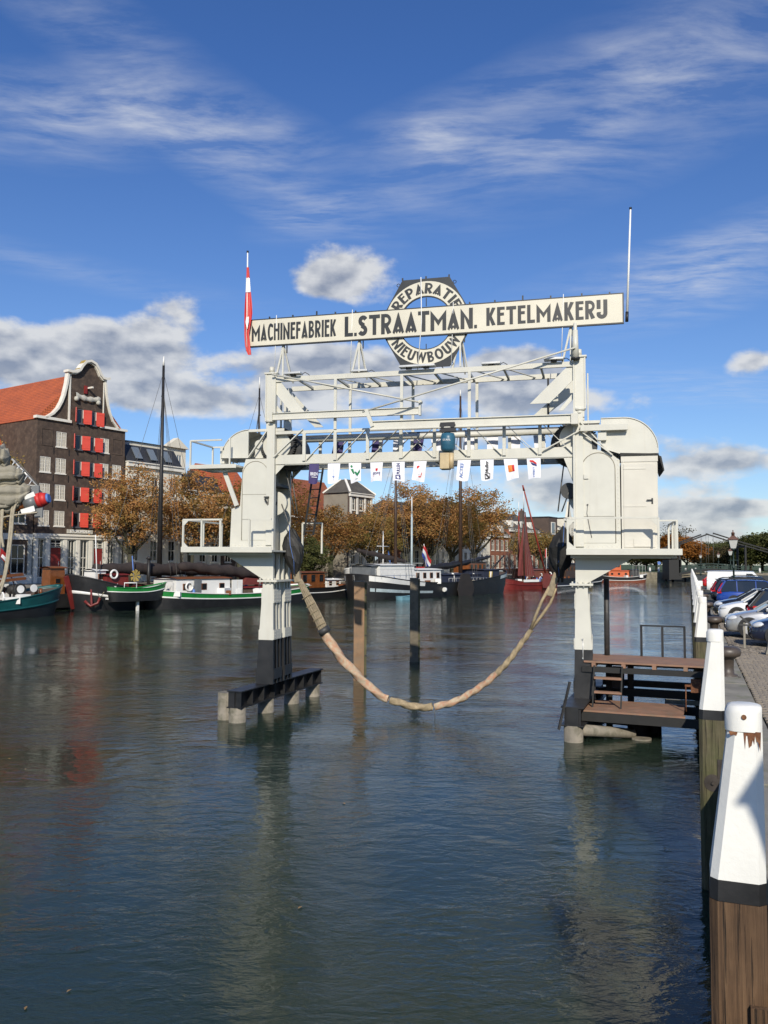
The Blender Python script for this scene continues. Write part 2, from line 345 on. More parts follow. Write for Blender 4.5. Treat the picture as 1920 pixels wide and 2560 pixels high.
def tower(sg):
    """sg=-1 left tower, +1 right tower; x grows away from the span"""
    X = lambda u: u if sg < 0 else 2 * GC - u
    def bx(name, u0, u1, v0, v1, z0, z1, m=C, parent=lift, bevel=.006):
        a, b = sorted((X(u0), X(u1))); return MB().box(a, b, v0, v1, z0, z1).build(name, m, parent, bevel)
    def br(name, a, b, w_, h_, m=C, parent=lift, up=(0, 0, 1)):
        return strut(name, (X(a[0]), a[1], a[2]), (X(b[0]), b[1], b[2]), w_, h_, m, parent, up)
    def pl(name, pts, v0, v1, m=C, holes=(), parent=lift):
        return MB().plate([(X(p[0]), p[1]) for p in pts], [[(X(p[0]), p[1]) for p in h] for h in holes], v0, v1).build(name, m, parent)
    # two tapered columns on the foundation, front and rear; black feet
    for v0, v1 in ((VF, -.12), (.16, .72)):
        z0, z1 = .86, 3.80
        def edge(z):
            k = (z1 - z) / (z1 - z0); return (-.10 - .17 * k, .21 + .06 * k, v0 - .05 * k, v1 + .05 * k)
        for (za, zb, m) in ((z0, 2.12, 'black_paint'), (2.12, z1, C)):
            ea, eb = edge(za), edge(zb)
            mb = MB()
            t_ = .03
            # front and rear plates, and an inner web; the sides stay open between lattice bars
            for s_ in (0, 1):
                ya, yb = (ea[2], eb[2]) if s_ == 0 else (ea[3] - t_, eb[3] - t_)
                q = [(X(ea[0]), ya, za), (X(ea[1]), ya, za), (X(eb[1]), yb, zb), (X(eb[0]), yb, zb)]
                q2 = [(p[0], p[1] + t_, p[2]) for p in q]
                mb.add(q + q2, [(0, 1, 2, 3), (7, 6, 5, 4), (0, 4, 5, 1), (1, 5, 6, 2), (2, 6, 7, 3), (3, 7, 4, 0)])
            col = mb.build('column', m, lift)
            for su in (0, 1):
                for k in range(3):
                    fa = (.10, .5, .90)[k]
                    pa = (X(ea[su] + (.012 if su == 0 else -.012)), ea[2] + (ea[3] - ea[2]) * fa, za)
                    pb = (X(eb[su] + (.012 if su == 0 else -.012)), eb[2] + (eb[3] - eb[2]) * fa, zb)
                    strut('lattice_bar', pa, pb, .022, .085, m, col, (0, 1, 0))
        for zc, hh, m in ((3.38, .40, C), (2.27, .28, C), (1.15, .3, 'black_paint')):
            e = edge(zc)
            for su, off in ((1, .012), (0, -.012)):
                pu = X(e[su]) + (off if sg < 0 else -off)
                p_ = MB().box(pu - .012, pu + .012, e[2] + .02, e[3] - .02, zc - hh / 2, zc + hh / 2).build('riveted_plate', m, lift)
        e = edge(3.38)
    # rivets on the lattice plates facing the span
    pts = []
    for v0, v1 in ((VF, -.12), (.16, .72)):
        for zc, hh in ((3.38, .40), (2.27, .28)):
            for a in line((v0 + .08,), (v1 - .08,), 3):
                for b_ in line((zc - hh / 2 + .05,), (zc + hh / 2 - .05,), 4 if hh > .3 else 3): pts.append((a[0], b_[0]))
    mb = MB()
    for (v, z) in pts:
        k = (3.8 - z) / 2.94; uu = .21 + .06 * k + .024
        mb.cyl((X(uu), v, z), (X(uu + .014), v, z), .017, .010, 6)
    stuff(mb.build('rivet_rows', C, lift))
    # bolted flange
    fl = bx('flange', -.24, .36, VF - .10, VR + .12, 3.79, 3.85)
    rivets([(X(u), VF - .10, 3.82) for u in ()], .02, 0, C, lift) if 0 else None
    mb = MB()
    for u in (-.17, 0, .14, .29):
        for v in (VF - .05, VR + .06): mb.cyl((X(u), v, 3.85), (X(u), v, 3.90), .024, n=6); mb.cyl((X(u), v, 3.75), (X(u), v, 3.79), .024, n=6)
    stuff(mb.build('bolt_row', C, fl))
    # funnel-shaped bracket below the machine house, front and rear plates with twin webs to the span side
    fun = [(.21, 3.85), (.21, 4.66), (-1.42, 4.66), (-.08, 3.85)]
    if sg > 0: fun = [(.21, 3.85), (.21, 4.62), (-1.42, 4.62), (-.08, 3.85)]
    for (v0, v1) in ((VF, VF + .04), (VR - .04, VR)):
        fp = pl('bracket_plate', fun, v0, v1)
    br('bracket_edge', (-1.42, 0, 4.655), (-.08, 0, 3.865), 1.36, .03, up=(.5, 0, 1))
    for v in (VF + .10, -.18, .18, VR - .10): bx('web', .10, .20, v - .045, v + .045, 3.85, 4.62)
    # lower platform with its upstand
    z = 4.66 if sg < 0 else 4.62
    deck = MB()
    uL, uR = (-2.42, .42)
    bx('lower_deck', uL, uR, VF - .62, VR + .62, z, z + .05)
    bx('deck_fascia', uL, uR, VF - .64, VF - .61, z - .02, z + .14)
    bx('deck_fascia', uL, uL + .03, VF - .605, VR + .60, z - .02, z + .14)
    for v in (VF - .3, VR + .3): br('deck_beam', (uL + .1, v, z - .05), (uR - .1, v, z - .05), .08, .10)
    # machine house (the tower body): front plate with the stepped foot, rounded shoulder, sides, rear plate
    body = [(.19, z + .06), (.19, 7.40), (-.70, 7.40), (-.80, 7.05), (-.86, 6.02), (-1.13, 5.93), (-1.17, z + .06)] if sg < 0 else \
           [(.19, z + .06), (.19, 7.80), (-.35, 7.80), (-.35, 7.40), (-.70, 7.30), (-.95, 7.10), (-.96, z + .06)]
    fr = pl('front_plate', body, VF, VF + .04)
    pl('rear_plate', body, VR - .04, VR)
    for i in range(1, len(body) - 1):
        a, b_ = body[i], body[i + 1]
        q = [(X(a[0]), VF + .04, a[1]), (X(b_[0]), VF + .04, b_[1]), (X(b_[0]), VR - .04, b_[1]), (X(a[0]), VR - .04, a[1])]
        dn = Vector((0, 0, 0)); n_ = (Vector(q[1]) - Vector(q[0])).cross(Vector(q[3]) - Vector(q[0])).normalized() * .025
        cen = Vector((X(-.4), 0, 6)); 
        if (Vector(q[0]) - cen).dot(n_) > 0: n_ = -n_
        MB().add(q + [tuple(Vector(p) + n_) for p in q], [(0, 1, 2, 3), (7, 6, 5, 4), (0, 4, 5, 1), (1, 5, 6, 2), (2, 6, 7, 3), (3, 7, 4, 0)]).build('side_plate', C, lift)
    # inside of the tower on the span side: set-back wall, rope sheave and its guard
    bx('inner_wall', -.20, -.16, VF + .04, VR - .04, z + .06, 7.2, bevel=0)
    she = MB().cyl((X(.02), -.16, 6.12), (X(.02), -.02, 6.12), .36, n=28).build('rope_sheave', C, lift)
    MB().cyl((X(.02), -.19, 6.12), (X(.02), .01, 6.12), .07, n=12).build('axle', 'dark_steel', she)
    MB().box(min(X(-.15), X(.19)), max(X(-.15), X(.19)), -.62, .62, 6.62, 6.70).build('sheave_beam', 'dark_steel', lift)
    # corner post with raised flange edges
    bx('corner_post', -.02, .19, VF - .055, VF - .005, z + .2, 8.55)
    bx('post_edge', .19, .245, VF - .11, VF + .05, z + .06, 8.30)
    bx('corner_post', .02, .19, VR + .005, VR + .05, z + .2, 8.55)
    # arched inspection panel, a hair proud of the front plate
    ar = [(.03, z + .35), (.03, 6.92)] + arc(-.38, 6.92, .41, 0, 180, 14)[1:] + [(-.79, z + .35)]
    if sg > 0: ar = [(.03, z + .30), (.03, 6.88)] + arc(-.40, 6.88, .43, 0, 180, 14)[1:] + [(-.83, z + .30)]
    pl('arched_panel', ar, VF - .014, VF - .002)
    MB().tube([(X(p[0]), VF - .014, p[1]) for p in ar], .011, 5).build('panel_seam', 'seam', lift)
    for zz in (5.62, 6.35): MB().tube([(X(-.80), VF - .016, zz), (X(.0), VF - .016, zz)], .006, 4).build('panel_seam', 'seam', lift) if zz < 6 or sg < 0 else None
    rv = [(X(-.79 if sg < 0 else -.90), VF, zz) for zz in [5.0 + .11 * k for k in range(20)]]
    rv += [(X(u), VF, z + .2) for u in [-1.1 + .12 * k for k in range(10)]]
    rivets(rv, .016, 0, C, lift)
    # foot ledge
    bx('foot_ledge', -.83 if sg > 0 else -1.05, .05, VF - .05, VF - .016, z + .07, z + .11, bevel=0)
    # handrails round the lower platform
    rt = z + .93
    vf = VF - .58
    def railing(name, pts, posts, rt=rt, zb=z + .05, w_=.05, h_=.05):
        r_ = MB()
        for a, b_ in zip(pts, pts[1:]): r_.bar((X(a[0]), a[1], rt), (X(b_[0]), b_[1], rt), w_, h_)
        for p in posts: r_.bar((X(p[0]), p[1], zb), (X(p[0]), p[1], rt), .05, .05)
        return r_.build(name, C, lift)
    if sg < 0:
        railing('handrail', [(-1.15, vf), (-2.38, vf), (-2.38, -vf)], [(-1.20, vf), (-1.79, vf), (-2.38, vf), (-2.38, 0), (-2.38, -vf)])
        railing('handrail', [(-.30, vf), (.38, vf)], [(-.30, vf)])
        railing('handrail', [(.38, VR + .58), (1.02, VR + .58)], [(.38, VR + .58), (1.02, VR + .58)], zb=z - .02)
        for (u, du, zz, dz_) in ((-2.36, .16, rt - .02, -.16), (-2.36, .16, z + .12, .16)):
            pl('corner_gusset', [(u, zz), (u + du, zz), (u, zz + dz_)], vf - .02, vf + .01)
    else:
        railing('handrail', [(.38, vf), (-1.86, vf)], [(.38, vf), (-1.86, vf)])
        railing('handrail', [(-1.86, vf), (-2.30, vf), (-2.30, -vf)], [(-2.30, vf), (-2.30, vf + .25), (-2.30, vf + .5), (-2.30, 0), (-2.30, -vf)], rt=rt - .08, w_=.04, h_=.04)
        for (u, du, zz, dz_) in ((.36, -.2, rt - .02, -.2), (.36, -.22, z + .12, .2), (-1.84, .2, rt - .02, -.2)):
            pl('corner_gusset', [(u, zz), (u + du, zz), (u, zz + dz_)], vf - .02, vf + .01)
    # drum housing with rounded back
    if sg < 0:
        ho = [(-.62, 7.43), (-.62, 8.26)] + [(-.72, 8.27)] + arc(-.62, 7.42, .86, 94, 178, 12)
        zc = 7.43
        op = None
        pl('drum_housing', ho, VF - .02, VF + .03); pl('drum_housing', ho, VR - .30, VR - .25)
        cur = arc(-.62, 7.42, .86, 90, 180, 14)
    else:
        ho = [(-.48, 7.43), (-.48, 8.22), (-1.05, 8.24)] + arc(-1.05, 7.36, .88, 90, 176, 14) + [(-1.93, 7.26), (-.98, 7.26)]
        pl('drum_housing', ho, VF - .02, VF + .03, holes=[[(-.52, 7.92), (-.75, 7.92), (-.85, 8.10), (-.52, 8.10)]] if 0 else ()); pl('drum_housing', ho, VR - .30, VR - .25)
        cur = [(-.48, 8.235)] + arc(-1.05, 7.36, .875, 90, 176, 14)
    mb = MB(); mb.grid([[(X(p[0]), VF - .045, p[1]) for p in cur], [(X(p[0]), VR - .23, p[1]) for p in cur]])
    mb.grid([[(X(p[0] * .995 + .0), VF - .045, p[1] - .02) for p in cur], [(X(p[0]), VF - .045, p[1]) for p in cur]])
    mb.build('housing_roof', C, lift)
    # gear wheel and winding drum beside it, teeth round the rim
    gx, gz = (.22, 7.80) if sg < 0 else (.18, 7.72)
    dr = MB().cyl((X(gx), VF + .12, gz), (X(gx), VF + .20, gz), .43, n=36).build('gear_face', C, lift)
    n = 52; gp = []
    for k in range(n):
        for (r_, da) in ((.50, 0), (.50, .4), (.555, .5), (.555, .9)):
            t_ = 2 * PI * (k + da) / n; gp.append((X(gx) + r_ * math.cos(t_), gz + r_ * math.sin(t_)))
    MB().plate(gp, [], VF + .205, VF + .32).build('gear_rim', 'greasy', lift)
    MB().cyl((X(gx + .12), VF + .34, gz - .12), (X(gx + .12), VR - .2, gz - .12), .55, n=36).build('winding_drum', 'dark_steel', lift)
    if sg < 0:
        bx('motor', -.52, -.25, VF + .25, VF + .65, 7.45, 7.80); MB().cyl((X(-.38), VF + .2, 7.86), (X(-.38), VF + .6, 7.86), .13, n=16).build('motor', C, lift)
        br('housing_brace', (-.60, VF - .02, 7.45), (-.02, VF - .02, 8.22), .03, .10, up=(0, 1, 0))
        br('housing_brace', (.22, VF - .09, 7.42), (1.10, VF - .05, 8.22), .03, .09, up=(0, 1, 0))
        bx('top_plate', -.62, .5, VF - .02, VF + .03, 8.20, 8.28)
        # upper service platform
        bx('upper_deck', -2.32, -.82, VF - .40, VR - .3, 7.14, 7.20)
        bx('deck_fascia', -2.32, -.82, VF - .42, VF - .40, 7.10, 7.22)
        br('deck_strut', (-1.36, VF - .1, 7.12), (-.92, VF - .1, 6.02), .05, .13, up=(1, 0, 0))
        pl('deck_gusset', [(-2.0, 7.13), (-.86, 7.13), (-1.30, 7.00), (-1.40, 7.00)], VF - .22, VF - .18)
        r2 = MB()
        for a, b_ in (((-2.30, VF - .38), (-1.30, VF - .38)), ((-2.30, VF - .38), (-2.30, VR - .32))): r2.bar((a[0], a[1], 7.94), (b_[0], b_[1], 7.94), .05, .045)
        for p in ((-2.30, VF - .38), (-2.30, VR - .32), (-1.6, VR - .32)): r2.bar((p[0], p[1], 7.2), (p[0], p[1], 7.94), .045, .045)
        r2.bar((-2.30, VR - .32, 7.94), (-1.0, VR - .32, 7.94), .05, .045)
        r2.build('handrail', C, lift)
        for uu in (-1.06,): bx('rail_post', uu, uu + .04, VF - .40, VF - .36, 7.2, 7.98, bevel=0)
        bx('housing_box', -1.58, -1.44, VF + .1, VF + .6, 7.30, 7.82)
        hk = MB(); hk.box(-.06, .08, VF - .12, VF - .016, 6.24, 6.28); hk.bar((-.04, VF - .1, 6.22), (.05, VF - .03, 6.0), .02, .05); hk.bar((.06, VF - .1, 6.22), (.05, VF - .03, 6.0), .02, .03); hk.build('tackle_bracket', 'dark_steel', lift)
    else:
        bx('top_plate', -.46, .35, VF - .02, VF + .03, 8.10, 8.18)
        dk = [(8.98 + .72, 7.98), (8.98 + .72, 8.16)]
        MB().box(9.15, 9.42, VF - .024, VF - .021, 7.97, 8.10).build('housing_opening', 'greasy', lift)
        MB().plate([(9.24, 7.42), (9.37, 7.42), (9.37, 7.66), (9.29, 7.74), (9.22, 7.64)], [], VF - .024, VF - .004).build('housing_opening', 'greasy', lift)
        bx('side_arm', -1.16, .05, VF - .22, VF - .10, 7.87, 8.03)
        MB().bar((8.93, VF - .1, 8.14), (9.72, VF - .06, 7.25), .03, .055, (0, 1, 0)).build('housing_brace', C, lift)
        MB().bar((8.97, VF - .13, 7.86), (9.75, VF - .06, 7.24), .03, .05, (0, 1, 0)).build('housing_brace', C, lift)
        MB().bar((8.95, VF - .13, 7.92), (7.95, VF - .10, 7.40), .03, .05, (0, 1, 0)).build('housing_brace', C, lift)
        bx('gear_box', -.62, -.40, VF - .14, VF - .024, 7.62, 7.86)
        wi = MB(); wi.box(9.08, 9.12, VF - .05, VF - .016, 5.92, 5.95); wi.tube([(9.10, VF - .03, 5.92), (9.08, VF - .03, 5.7), (9.17, VF - .03, 5.2), (9.20, VF - .03, 5.06)], .008, 5); wi.build('pull_wire', 'wire', lift)
        MB().box(9.01, 9.13, VF - .05, VF - .016, 6.62, 6.74).build('switch_box', C, lift)
    # upper storey: king post carrying the jib and the top frame, big raking plate
    zt = 9.90
    bx('king_post', -.06, .19, VF - .02, VF + .10, 8.28, zt)
    bx('post_edge', .19, .23, VF - .05, VF + .12, 8.28, zt)
    bx('post_edge', -.10, -.06, VF - .04, VF + .12, 8.50, zt)
    bx('king_post', -.04, .19, VR - .10, VR + .02, 8.28, zt - .15)
    bx('post_edge', -.16, -.12, VR - .10, VR, 8.28, zt - .15)
    kx = 1.0 if sg < 0 else 1.25
    for v in (VF + .03, VR - .06): pl('raking_plate', [(.23, 9.82), (.23, 9.30), (.23 + .50 * kx, 8.70), (.23 + .92 * kx, 8.70)] if v < 0 else [(.23, 9.62), (.23, 9.20), (.23 + .75 * kx, 8.50), (.23 + 1.02 * kx, 8.50)], v, v + .03)
    pl('raking_plate', [(.23, 8.98), (.23, 8.80), (.50, 8.50), (.62, 8.50)], VF + .10, VF + .12)
    bx('post_head', -.13, .27, VF - .06, VF + .16, zt, zt + .05)
    MB().cyl((X(.07), VF + .04, zt + .05), (X(.07), VF + .04, zt + .22), .08, .07, 12).build('head_pin', C, lift)
    MB().cyl((X(.07), VF + .04, 8.46), (X(.07), VF + .04, 8.52), .15, n=14).build('jib_bearing', C, lift)
    MB().cyl((X(.07), VF + .04, 8.36), (X(.07), VF + .04, 8.46), .10, .13, n=14).build('jib_bearing', C, lift)
    # knee where the bridge meets the tower
    for v in (VF, VR - .04): pl('knee_plate', [(.25, 7.22), (.55, 7.22), (.25, 6.92)] if sg < 0 else [(.245, 7.40), (.50, 7.22), (.245, 6.55)], v, v + .03)
    # foundation: two black I-beams on concrete piles, turned a little against the bridge
    fa = R(-6.2)
    def fxy(a, b_): return (X(0) + (a * math.cos(fa) + b_ * -math.sin(fa)), .34 + (a * math.sin(fa) + b_ * math.cos(fa)))
    u0s = (0.0,)
    for uu in u0s:
        mb = MB()
        for (zz, hh, ww) in ((.845, .03, .46 if sg < 0 else .56), (.405, .03, .46 if sg < 0 else .56), (.625, .41, .04 if sg < 0 else .30)):
            a, b_ = fxy(uu, -2.55), fxy(uu, 2.7); mb.bar((*a, zz), (*b_, zz), ww, hh)
        for k in range(9):
            v = -2.5 + k * .64; a, b_ = fxy(uu - .20, v), fxy(uu + .20, v); mb.bar((*a, .625), (*b_, .625), .02, .41)
        mb.build('foundation_beam', 'black_paint', lift)
        for v in ((-2.35, -.75, .9, 2.4) if sg < 0 else (-2.35, 0.4, 2.4)):
            a = fxy(uu, v); MB().cyl((*a, -2.0), (*a, .40), .235, n=20).build('foundation_pile', 'pile_concrete', lift)
    if sg < 0: a = fxy(-.52, -2.1); MB().cyl((*a, -2.0), (*a, .74), .225, n=20).build('foundation_pile', 'pile_concrete', lift)
    for v in ():
        a, b_ = fxy(u0s[0], v), fxy(u0s[1], v); strut('cross_beam', (*a, .72), (*b_, .72), .22, .2, 'black_paint', lift)
tower(-1); tower(1)

# ---- the bridge: front and rear lattice girders
for (v, nm) in ((VF, 'front'), (VR, 'rear')):
    s_ = -1 if v < 0 else 1
    MB().box(.25, 8.74, v - .02, v + .02, 7.22, 7.49).build('lower_chord', C, lift)
    MB().box(.25, 8.74, min(v, v - s_ * .16), max(v, v - s_ * .16), 7.195, 7.217).build('chord_flange', C, lift)
    MB().box(.25, 8.74, v - .04, v + .04, 8.10, 8.19).build('upper_chord', C, lift)
    for k, u in enumerate((1.14, 2.08, 3.05, 4.02, 4.98, 5.94, 6.91, 7.87)):
        MB().box(u - .045, u + .045, v - s_ * -.02 - .05, v - s_ * -.02 + .0, 7.30, 8.10).build('vertical', C, lift)
    ys = v + (-.055 if v < 0 else .055)
    for (a, b_) in ((1.22, 2.04), (2.16, 2.99), (3.13, 3.95)): strut('diagonal', (a, ys, 7.32), (b_, ys, 8.14), .015, .075, C, lift, (0, 1, 0))
    for (a, b_) in ((4.08, 4.92), (4.92, 4.08)): strut('diagonal', (a, ys + (.02 if a > b_ else 0), 7.32), (b_, ys + (.02 if a > b_ else 0), 8.12), .012, .065, C, lift, (0, 1, 0))
    for (a, b_) in ((5.06, 5.88), (6.03, 6.84), (6.99, 7.80), (7.94, 8.72)): strut('diagonal', (a, ys, 8.12), (b_, ys, 7.32), .015, .075, C, lift, (0, 1, 0))
for u in (1.14, 3.05, 4.98, 6.91, 7.87): MB().box(u - .04, u + .04, VF + .165, VR - .165, 7.20, 7.28).build('cross_member', C, lift)
MB().cyl((.5, -.02, 8.02), (8.5, -.02, 8.02), .085, n=14).build('drive_shaft', 'cream', lift)
MB().box(.4, 8.6, .30, .33, 8.09, 8.2).build('walkway_beam', 'dark_steel', lift)
# ---- top frame: two long beams, ladder bracing, thin posts down to the girders
for v in (VF + .02, VR - .02):
    MB().box(.2, 8.76, v - .035, v + .035, 9.66, 9.80).build('top_beam', C, lift)
for u in (.9, 2.06, 3.05, 4.06, 4.95, 5.9, 6.9, 7.9): MB().box(u - .03, u + .03, VF + .056, VR - .056, 9.68, 9.74).build('top_cross_member', C, lift)
for k, u in enumerate((1.3, 2.4, 3.4, 4.4, 5.4, 6.4, 7.3)):
    strut('top_brace', (u - .35, VF + .06, 9.71), (u + .35, VR - .06, 9.71), .05, .02, C, lift)
for u in (2.08, 4.04, 5.96):
    MB().box(u - .042, u + .042, VF - .075, VF - .041, 8.19, 9.66).build('hanger_post', C, lift)
    MB().box(u - .042, u + .042, VR + .005, VR + .04, 8.19, 9.66).build('hanger_post', C, lift)
rod('hanger_rod', (8.02, VR - .1, 8.2), (8.02, VR - .1, 9.66), .028, 'dark_steel', lift)
strut('ladder_rail', (1.05, .35, 7.20), (.62, .75, 5.2), .04, .06, 'dark_steel', lift); strut('ladder_rail', (1.35, .35, 7.20), (.92, .75, 5.2), .04, .06, 'dark_steel', lift)
mb = MB()
for k in range(8):
    f = (k + .5) / 8; mb.bar((1.05 - .43 * f, .35 + .4 * f, 7.2 - 2 * f), (1.35 - .43 * f, .35 + .4 * f, 7.2 - 2 * f), .03, .03)
mb.build('ladder_rungs', 'dark_steel', lift)
# machine cabin on the right tower: plank walls, dark tarred roof, door with hinges and handle
cb0, cb1 = 9.96, 10.87
cabin = MB().box(cb0, cb1, VF - .06, VR + .1, 4.69, 7.04).build('control_cabin', 'cabin', lift, .006, 'narrow cream boarded cabin with a dark tarred roof')
MB().box(cb0, cb1 + .012, VF - .075, VF - .061, 7.04, 7.20).build('cabin_fascia', 'cabin', cabin)
MB().plate([(cb0 - .02, 7.20), (cb1 + .02, 7.20), (cb1 + .10, 7.16), (cb1 + .17, 6.80), (cb1 + .145, 6.79), (cb1 + .03, 7.24), (cb0 - .02, 7.28)], [], VF - .10, VR + .15).build('cabin_roof', 'cover', cabin)
MB().box(cb0 + .06, cb1 - .08, VF - .078, VF - .062, 4.80, 6.98).build('cabin_door', 'cabin', cabin)
for zz in (5.88, 6.86): MB().box(cb0 + .06, cb0 + .62, VF - .088, VF - .079, zz - .02, zz + .02).build('door_hinge', 'cabin', cabin)
hd = MB(); hd.box(cb1 - .16, cb1 - .12, VF - .09, VF - .079, 5.93, 6.08); hd.bar((cb1 - .14, VF - .12, 6.03), (cb1 - .28, VF - .12, 6.03), .02, .025); hd.cyl((cb1 - .14, VF - .12, 6.03), (cb1 - .14, VF - .08, 6.03), .012)
hd.build('door_handle', 'black_paint', cabin)
for k in range(6): MB().box(cb1 + .001, cb1 + .007, VF + .0 + .22 * k, VF + .2 + .22 * k, 4.75, 7.0).build('plank', 'cabin', cabin)
MB().box(cb0 + .30, cb0 + .72, VF - .10, VF - .079, 4.82, 5.02).build('door_step', 'cabin', cabin)

# ---------------------------------------------------------------- lettering of the sign
S = .205
def G(ch):
    s = S
    def bowl(x0, w_, z0, z1, hole=True):
        r = (z1 - z0) / 2; n = 8
        out = [(x0, z0), (x0 + w_ - r, z0)] + arc(x0 + w_ - r, (z0 + z1) / 2, r, -90, 90, n)[1:-1] + [(x0 + w_ - r, z1), (x0, z1)]
        return out
    if ch == 'M': w_ = .86; return w_, [(0, 0), (s, 0), (s, .56), (w_ / 2, .24), (w_ - s, .56), (w_ - s, 0), (w_, 0), (w_, 1), (w_ / 2, .52), (0, 1)], []
    if ch == 'A':
        w_ = .64; q = [(0, .05), (.16, -.03), (.25, .10), (.36, -.01), (.5, .11), (.64, -.01), (.75, .10), (.84, -.03), (1, .05)]
        return w_, [(x * w_, z) for x, z in q] + [(w_ * .53, 1.02), (w_ * .47, 1.02)], [[(w_ * .40, .20), (w_ * .60, .20), (w_ * .5, .35)]]
    if ch == 'I': return s, rect(0, s, 0, 1), []
    if ch == 'N': w_ = .66; return w_, [(0, 0), (s, 0), (s, .60), (w_ - s, 0), (w_, 0), (w_, 1), (w_ - s, 1), (w_ - s, .42), (0, 1)], []
    if ch == 'H': w_ = .58; return w_, [(0, 0), (s * .9, 0), (s * .9, .52), (w_ - s * .9, .52), (w_ - s * .9, 0), (w_, 0), (w_, 1), (w_ - s * .9, 1), (w_ - s * .9, .68), (s * .9, .68), (s * .9, 1), (0, 1)], []
    if ch == 'E': w_ = .48; t_ = .155; return w_, [(0, 0), (w_, 0), (w_, t_), (s, t_), (s, .52), (w_ * .9, .52), (w_ * .9, .52 + t_), (s, .52 + t_), (s, 1 - t_), (w_, 1 - t_), (w_, 1), (0, 1)], []
    if ch == 'F': w_ = .46; t_ = .16; return w_, [(0, 0), (s, 0), (s, .46), (w_ * .92, .46), (w_ * .92, .46 + t_), (s, .46 + t_), (s, 1 - t_), (w_, 1 - t_), (w_, 1), (0, 1)], []
    if ch == 'L': w_ = .48; return w_, [(0, 0), (w_, 0), (w_, .17), (s, .17), (s, 1), (0, 1)], []
    if ch == 'T': w_ = .62; return w_, [(w_ / 2 - s / 2, 0), (w_ / 2 + s / 2, 0), (w_ / 2 + s / 2, .82), (w_, .82), (w_, 1), (0, 1), (0, .82), (w_ / 2 - s / 2, .82)], []
    if ch == 'K': w_ = .58; return w_, [(0, 0), (s, 0), (s, .36), (w_ - .22, 0), (w_, 0.03), (.34, .52), (w_, .97), (w_ - .22, 1), (s, .66), (s, 1), (0, 1)], []
    if ch == 'R':
        w_ = .58; o = [(0, 0), (s, 0), (s, .36), (w_ - .22, -.01), (w_, .06), (.40, .38)] + arc(w_ - .32, .69, .31, -50, 90, 8) + [(0, 1)]
        return w_, o, [[(s, .54)] + arc(w_ - .31, .69, .145, -80, 80, 6) + [(s, .84)]]
    if ch == 'P':
        w_ = .56; o = [(0, 0), (s, 0), (s, .36)] + arc(w_ - .32, .68, .32, -90, 90, 8) + [(0, 1)]
        return w_, o, [[(s, .54)] + arc(w_ - .31, .69, .145, -80, 80, 6) + [(s, .84)]]
    if ch == 'B':
        w_ = .56; o = [(0, 0)] + arc(w_ - .28, .28, .28, -90, 70, 7) + arc(w_ - .29, .76, .24, -60, 90, 7) + [(0, 1)]
        return w_, o, [[(s, .15)] + arc(w_ - .28, .28, .12, -80, 80, 5) + [(s, .41)], [(s, .62)] + arc(w_ - .29, .745, .10, -80, 80, 5) + [(s, .86)]]
    if ch == 'O': w_ = .74; return w_, arc(w_ / 2, .5, w_ / 2, 0, 345, 22, .52), [arc(w_ / 2, .5, w_ / 2 - s, 0, 340, 18, .33)]
    if ch == 'U': w_ = .60; return w_, [(0, 1)] + arc(w_ / 2, .29, w_ / 2, 180, 360, 10) + [(w_, 1), (w_ - s, 1)] + arc(w_ / 2, .29, w_ / 2 - s, 360, 180, 8) + [(s, 1)], []
    if ch == 'C':
        w_ = .56; return w_, arc(w_ * .56, .5, w_ * .56, 62, 298, 14, .52) + [(w_, .06), (w_, .24)] + arc(w_ * .56, .5, w_ * .56 - s, 290, 70, 12, .34) + [(w_, .76), (w_, .94)], []
    if ch == 'W': w_ = .92; return w_, [(.0, 1), (.19, -.02), (.27, -.02), (.46, .55), (.65, -.02), (.73, -.02), (.92, 1), (.73, 1), (.66, .46), (.50, .98), (.42, .98), (.26, .46), (.19, 1)], []
    if ch == 'S':
        w_ = .56; cl = arc(.29, .735, .17, 25, 270, 10) ; cl2 = arc(.26, .265, .175, 90, -155, 10)
        mid_ = [(p[0], p[1]) for p in cl] + [(p[0], p[1]) for p in cl2]
        up_, lo_ = [], []
        for i, p in enumerate(mid_):
            a, b_ = mid_[max(0, i - 1)], mid_[min(len(mid_) - 1, i + 1)]
            d = Vector((b_[0] - a[0], b_[1] - a[1])).normalized() * (s * .5); up_.append((p[0] - d.y, p[1] + d.x)); lo_.append((p[0] + d.y, p[1] - d.x))
        return w_, up_ + lo_[::-1], []
    if ch == '.': return .15, rect(0, .15, 0, .16), []
    if ch == 'J':   # the Dutch ligature: short left stroke over a hook
        w_ = .56; return w_, [(.03, .34)] + arc(.28, .26, .28, 175, 360, 10) + [(.56, 1), (.56 - s, 1)] + arc(.28, .26, .28 - s, 360, 185, 8) + [(.03 + s, .34)], []
sign = gthing('factory_sign', 'long cream sign board lettered in black with a hexagonal badge above the lift', 'sign', 4.72, VF - .10, 10.72)
def letter(ch, fn, k=0):
    w_, o, h = G(ch)
    return MB().plate(o, h, -.010, 0.0, fn).build('letter', 'sign_black', sign)
# long board: frame, face, studs along the top
bz0, bz1, bu0, bu1 = 0.0, .83, -5.36, 5.36
MB().plate(rect(bu0, bu1, bz0, bz1), [], 0, .07).build('board', 'sign_black', sign)
MB().plate(rect(bu0 + .035, bu1 - .035, bz0 + .035, bz1 - .035), [], -.006, -.001).build('board_face', 'sign_cream', sign)
for u, h in ((-4.7, .06), (-3.97, .06), (-3.23, .12), (-2.66, .06), (-2.05, .05), (1.25, .06), (1.95, .06), (2.71, .13), (3.46, .07), (4.28, .07), (5.0, .05)):
    MB().box(u - .02, u + .02, .02, .05, bz1, bz1 + h).build('lifting_stud', 'sign_black', sign)
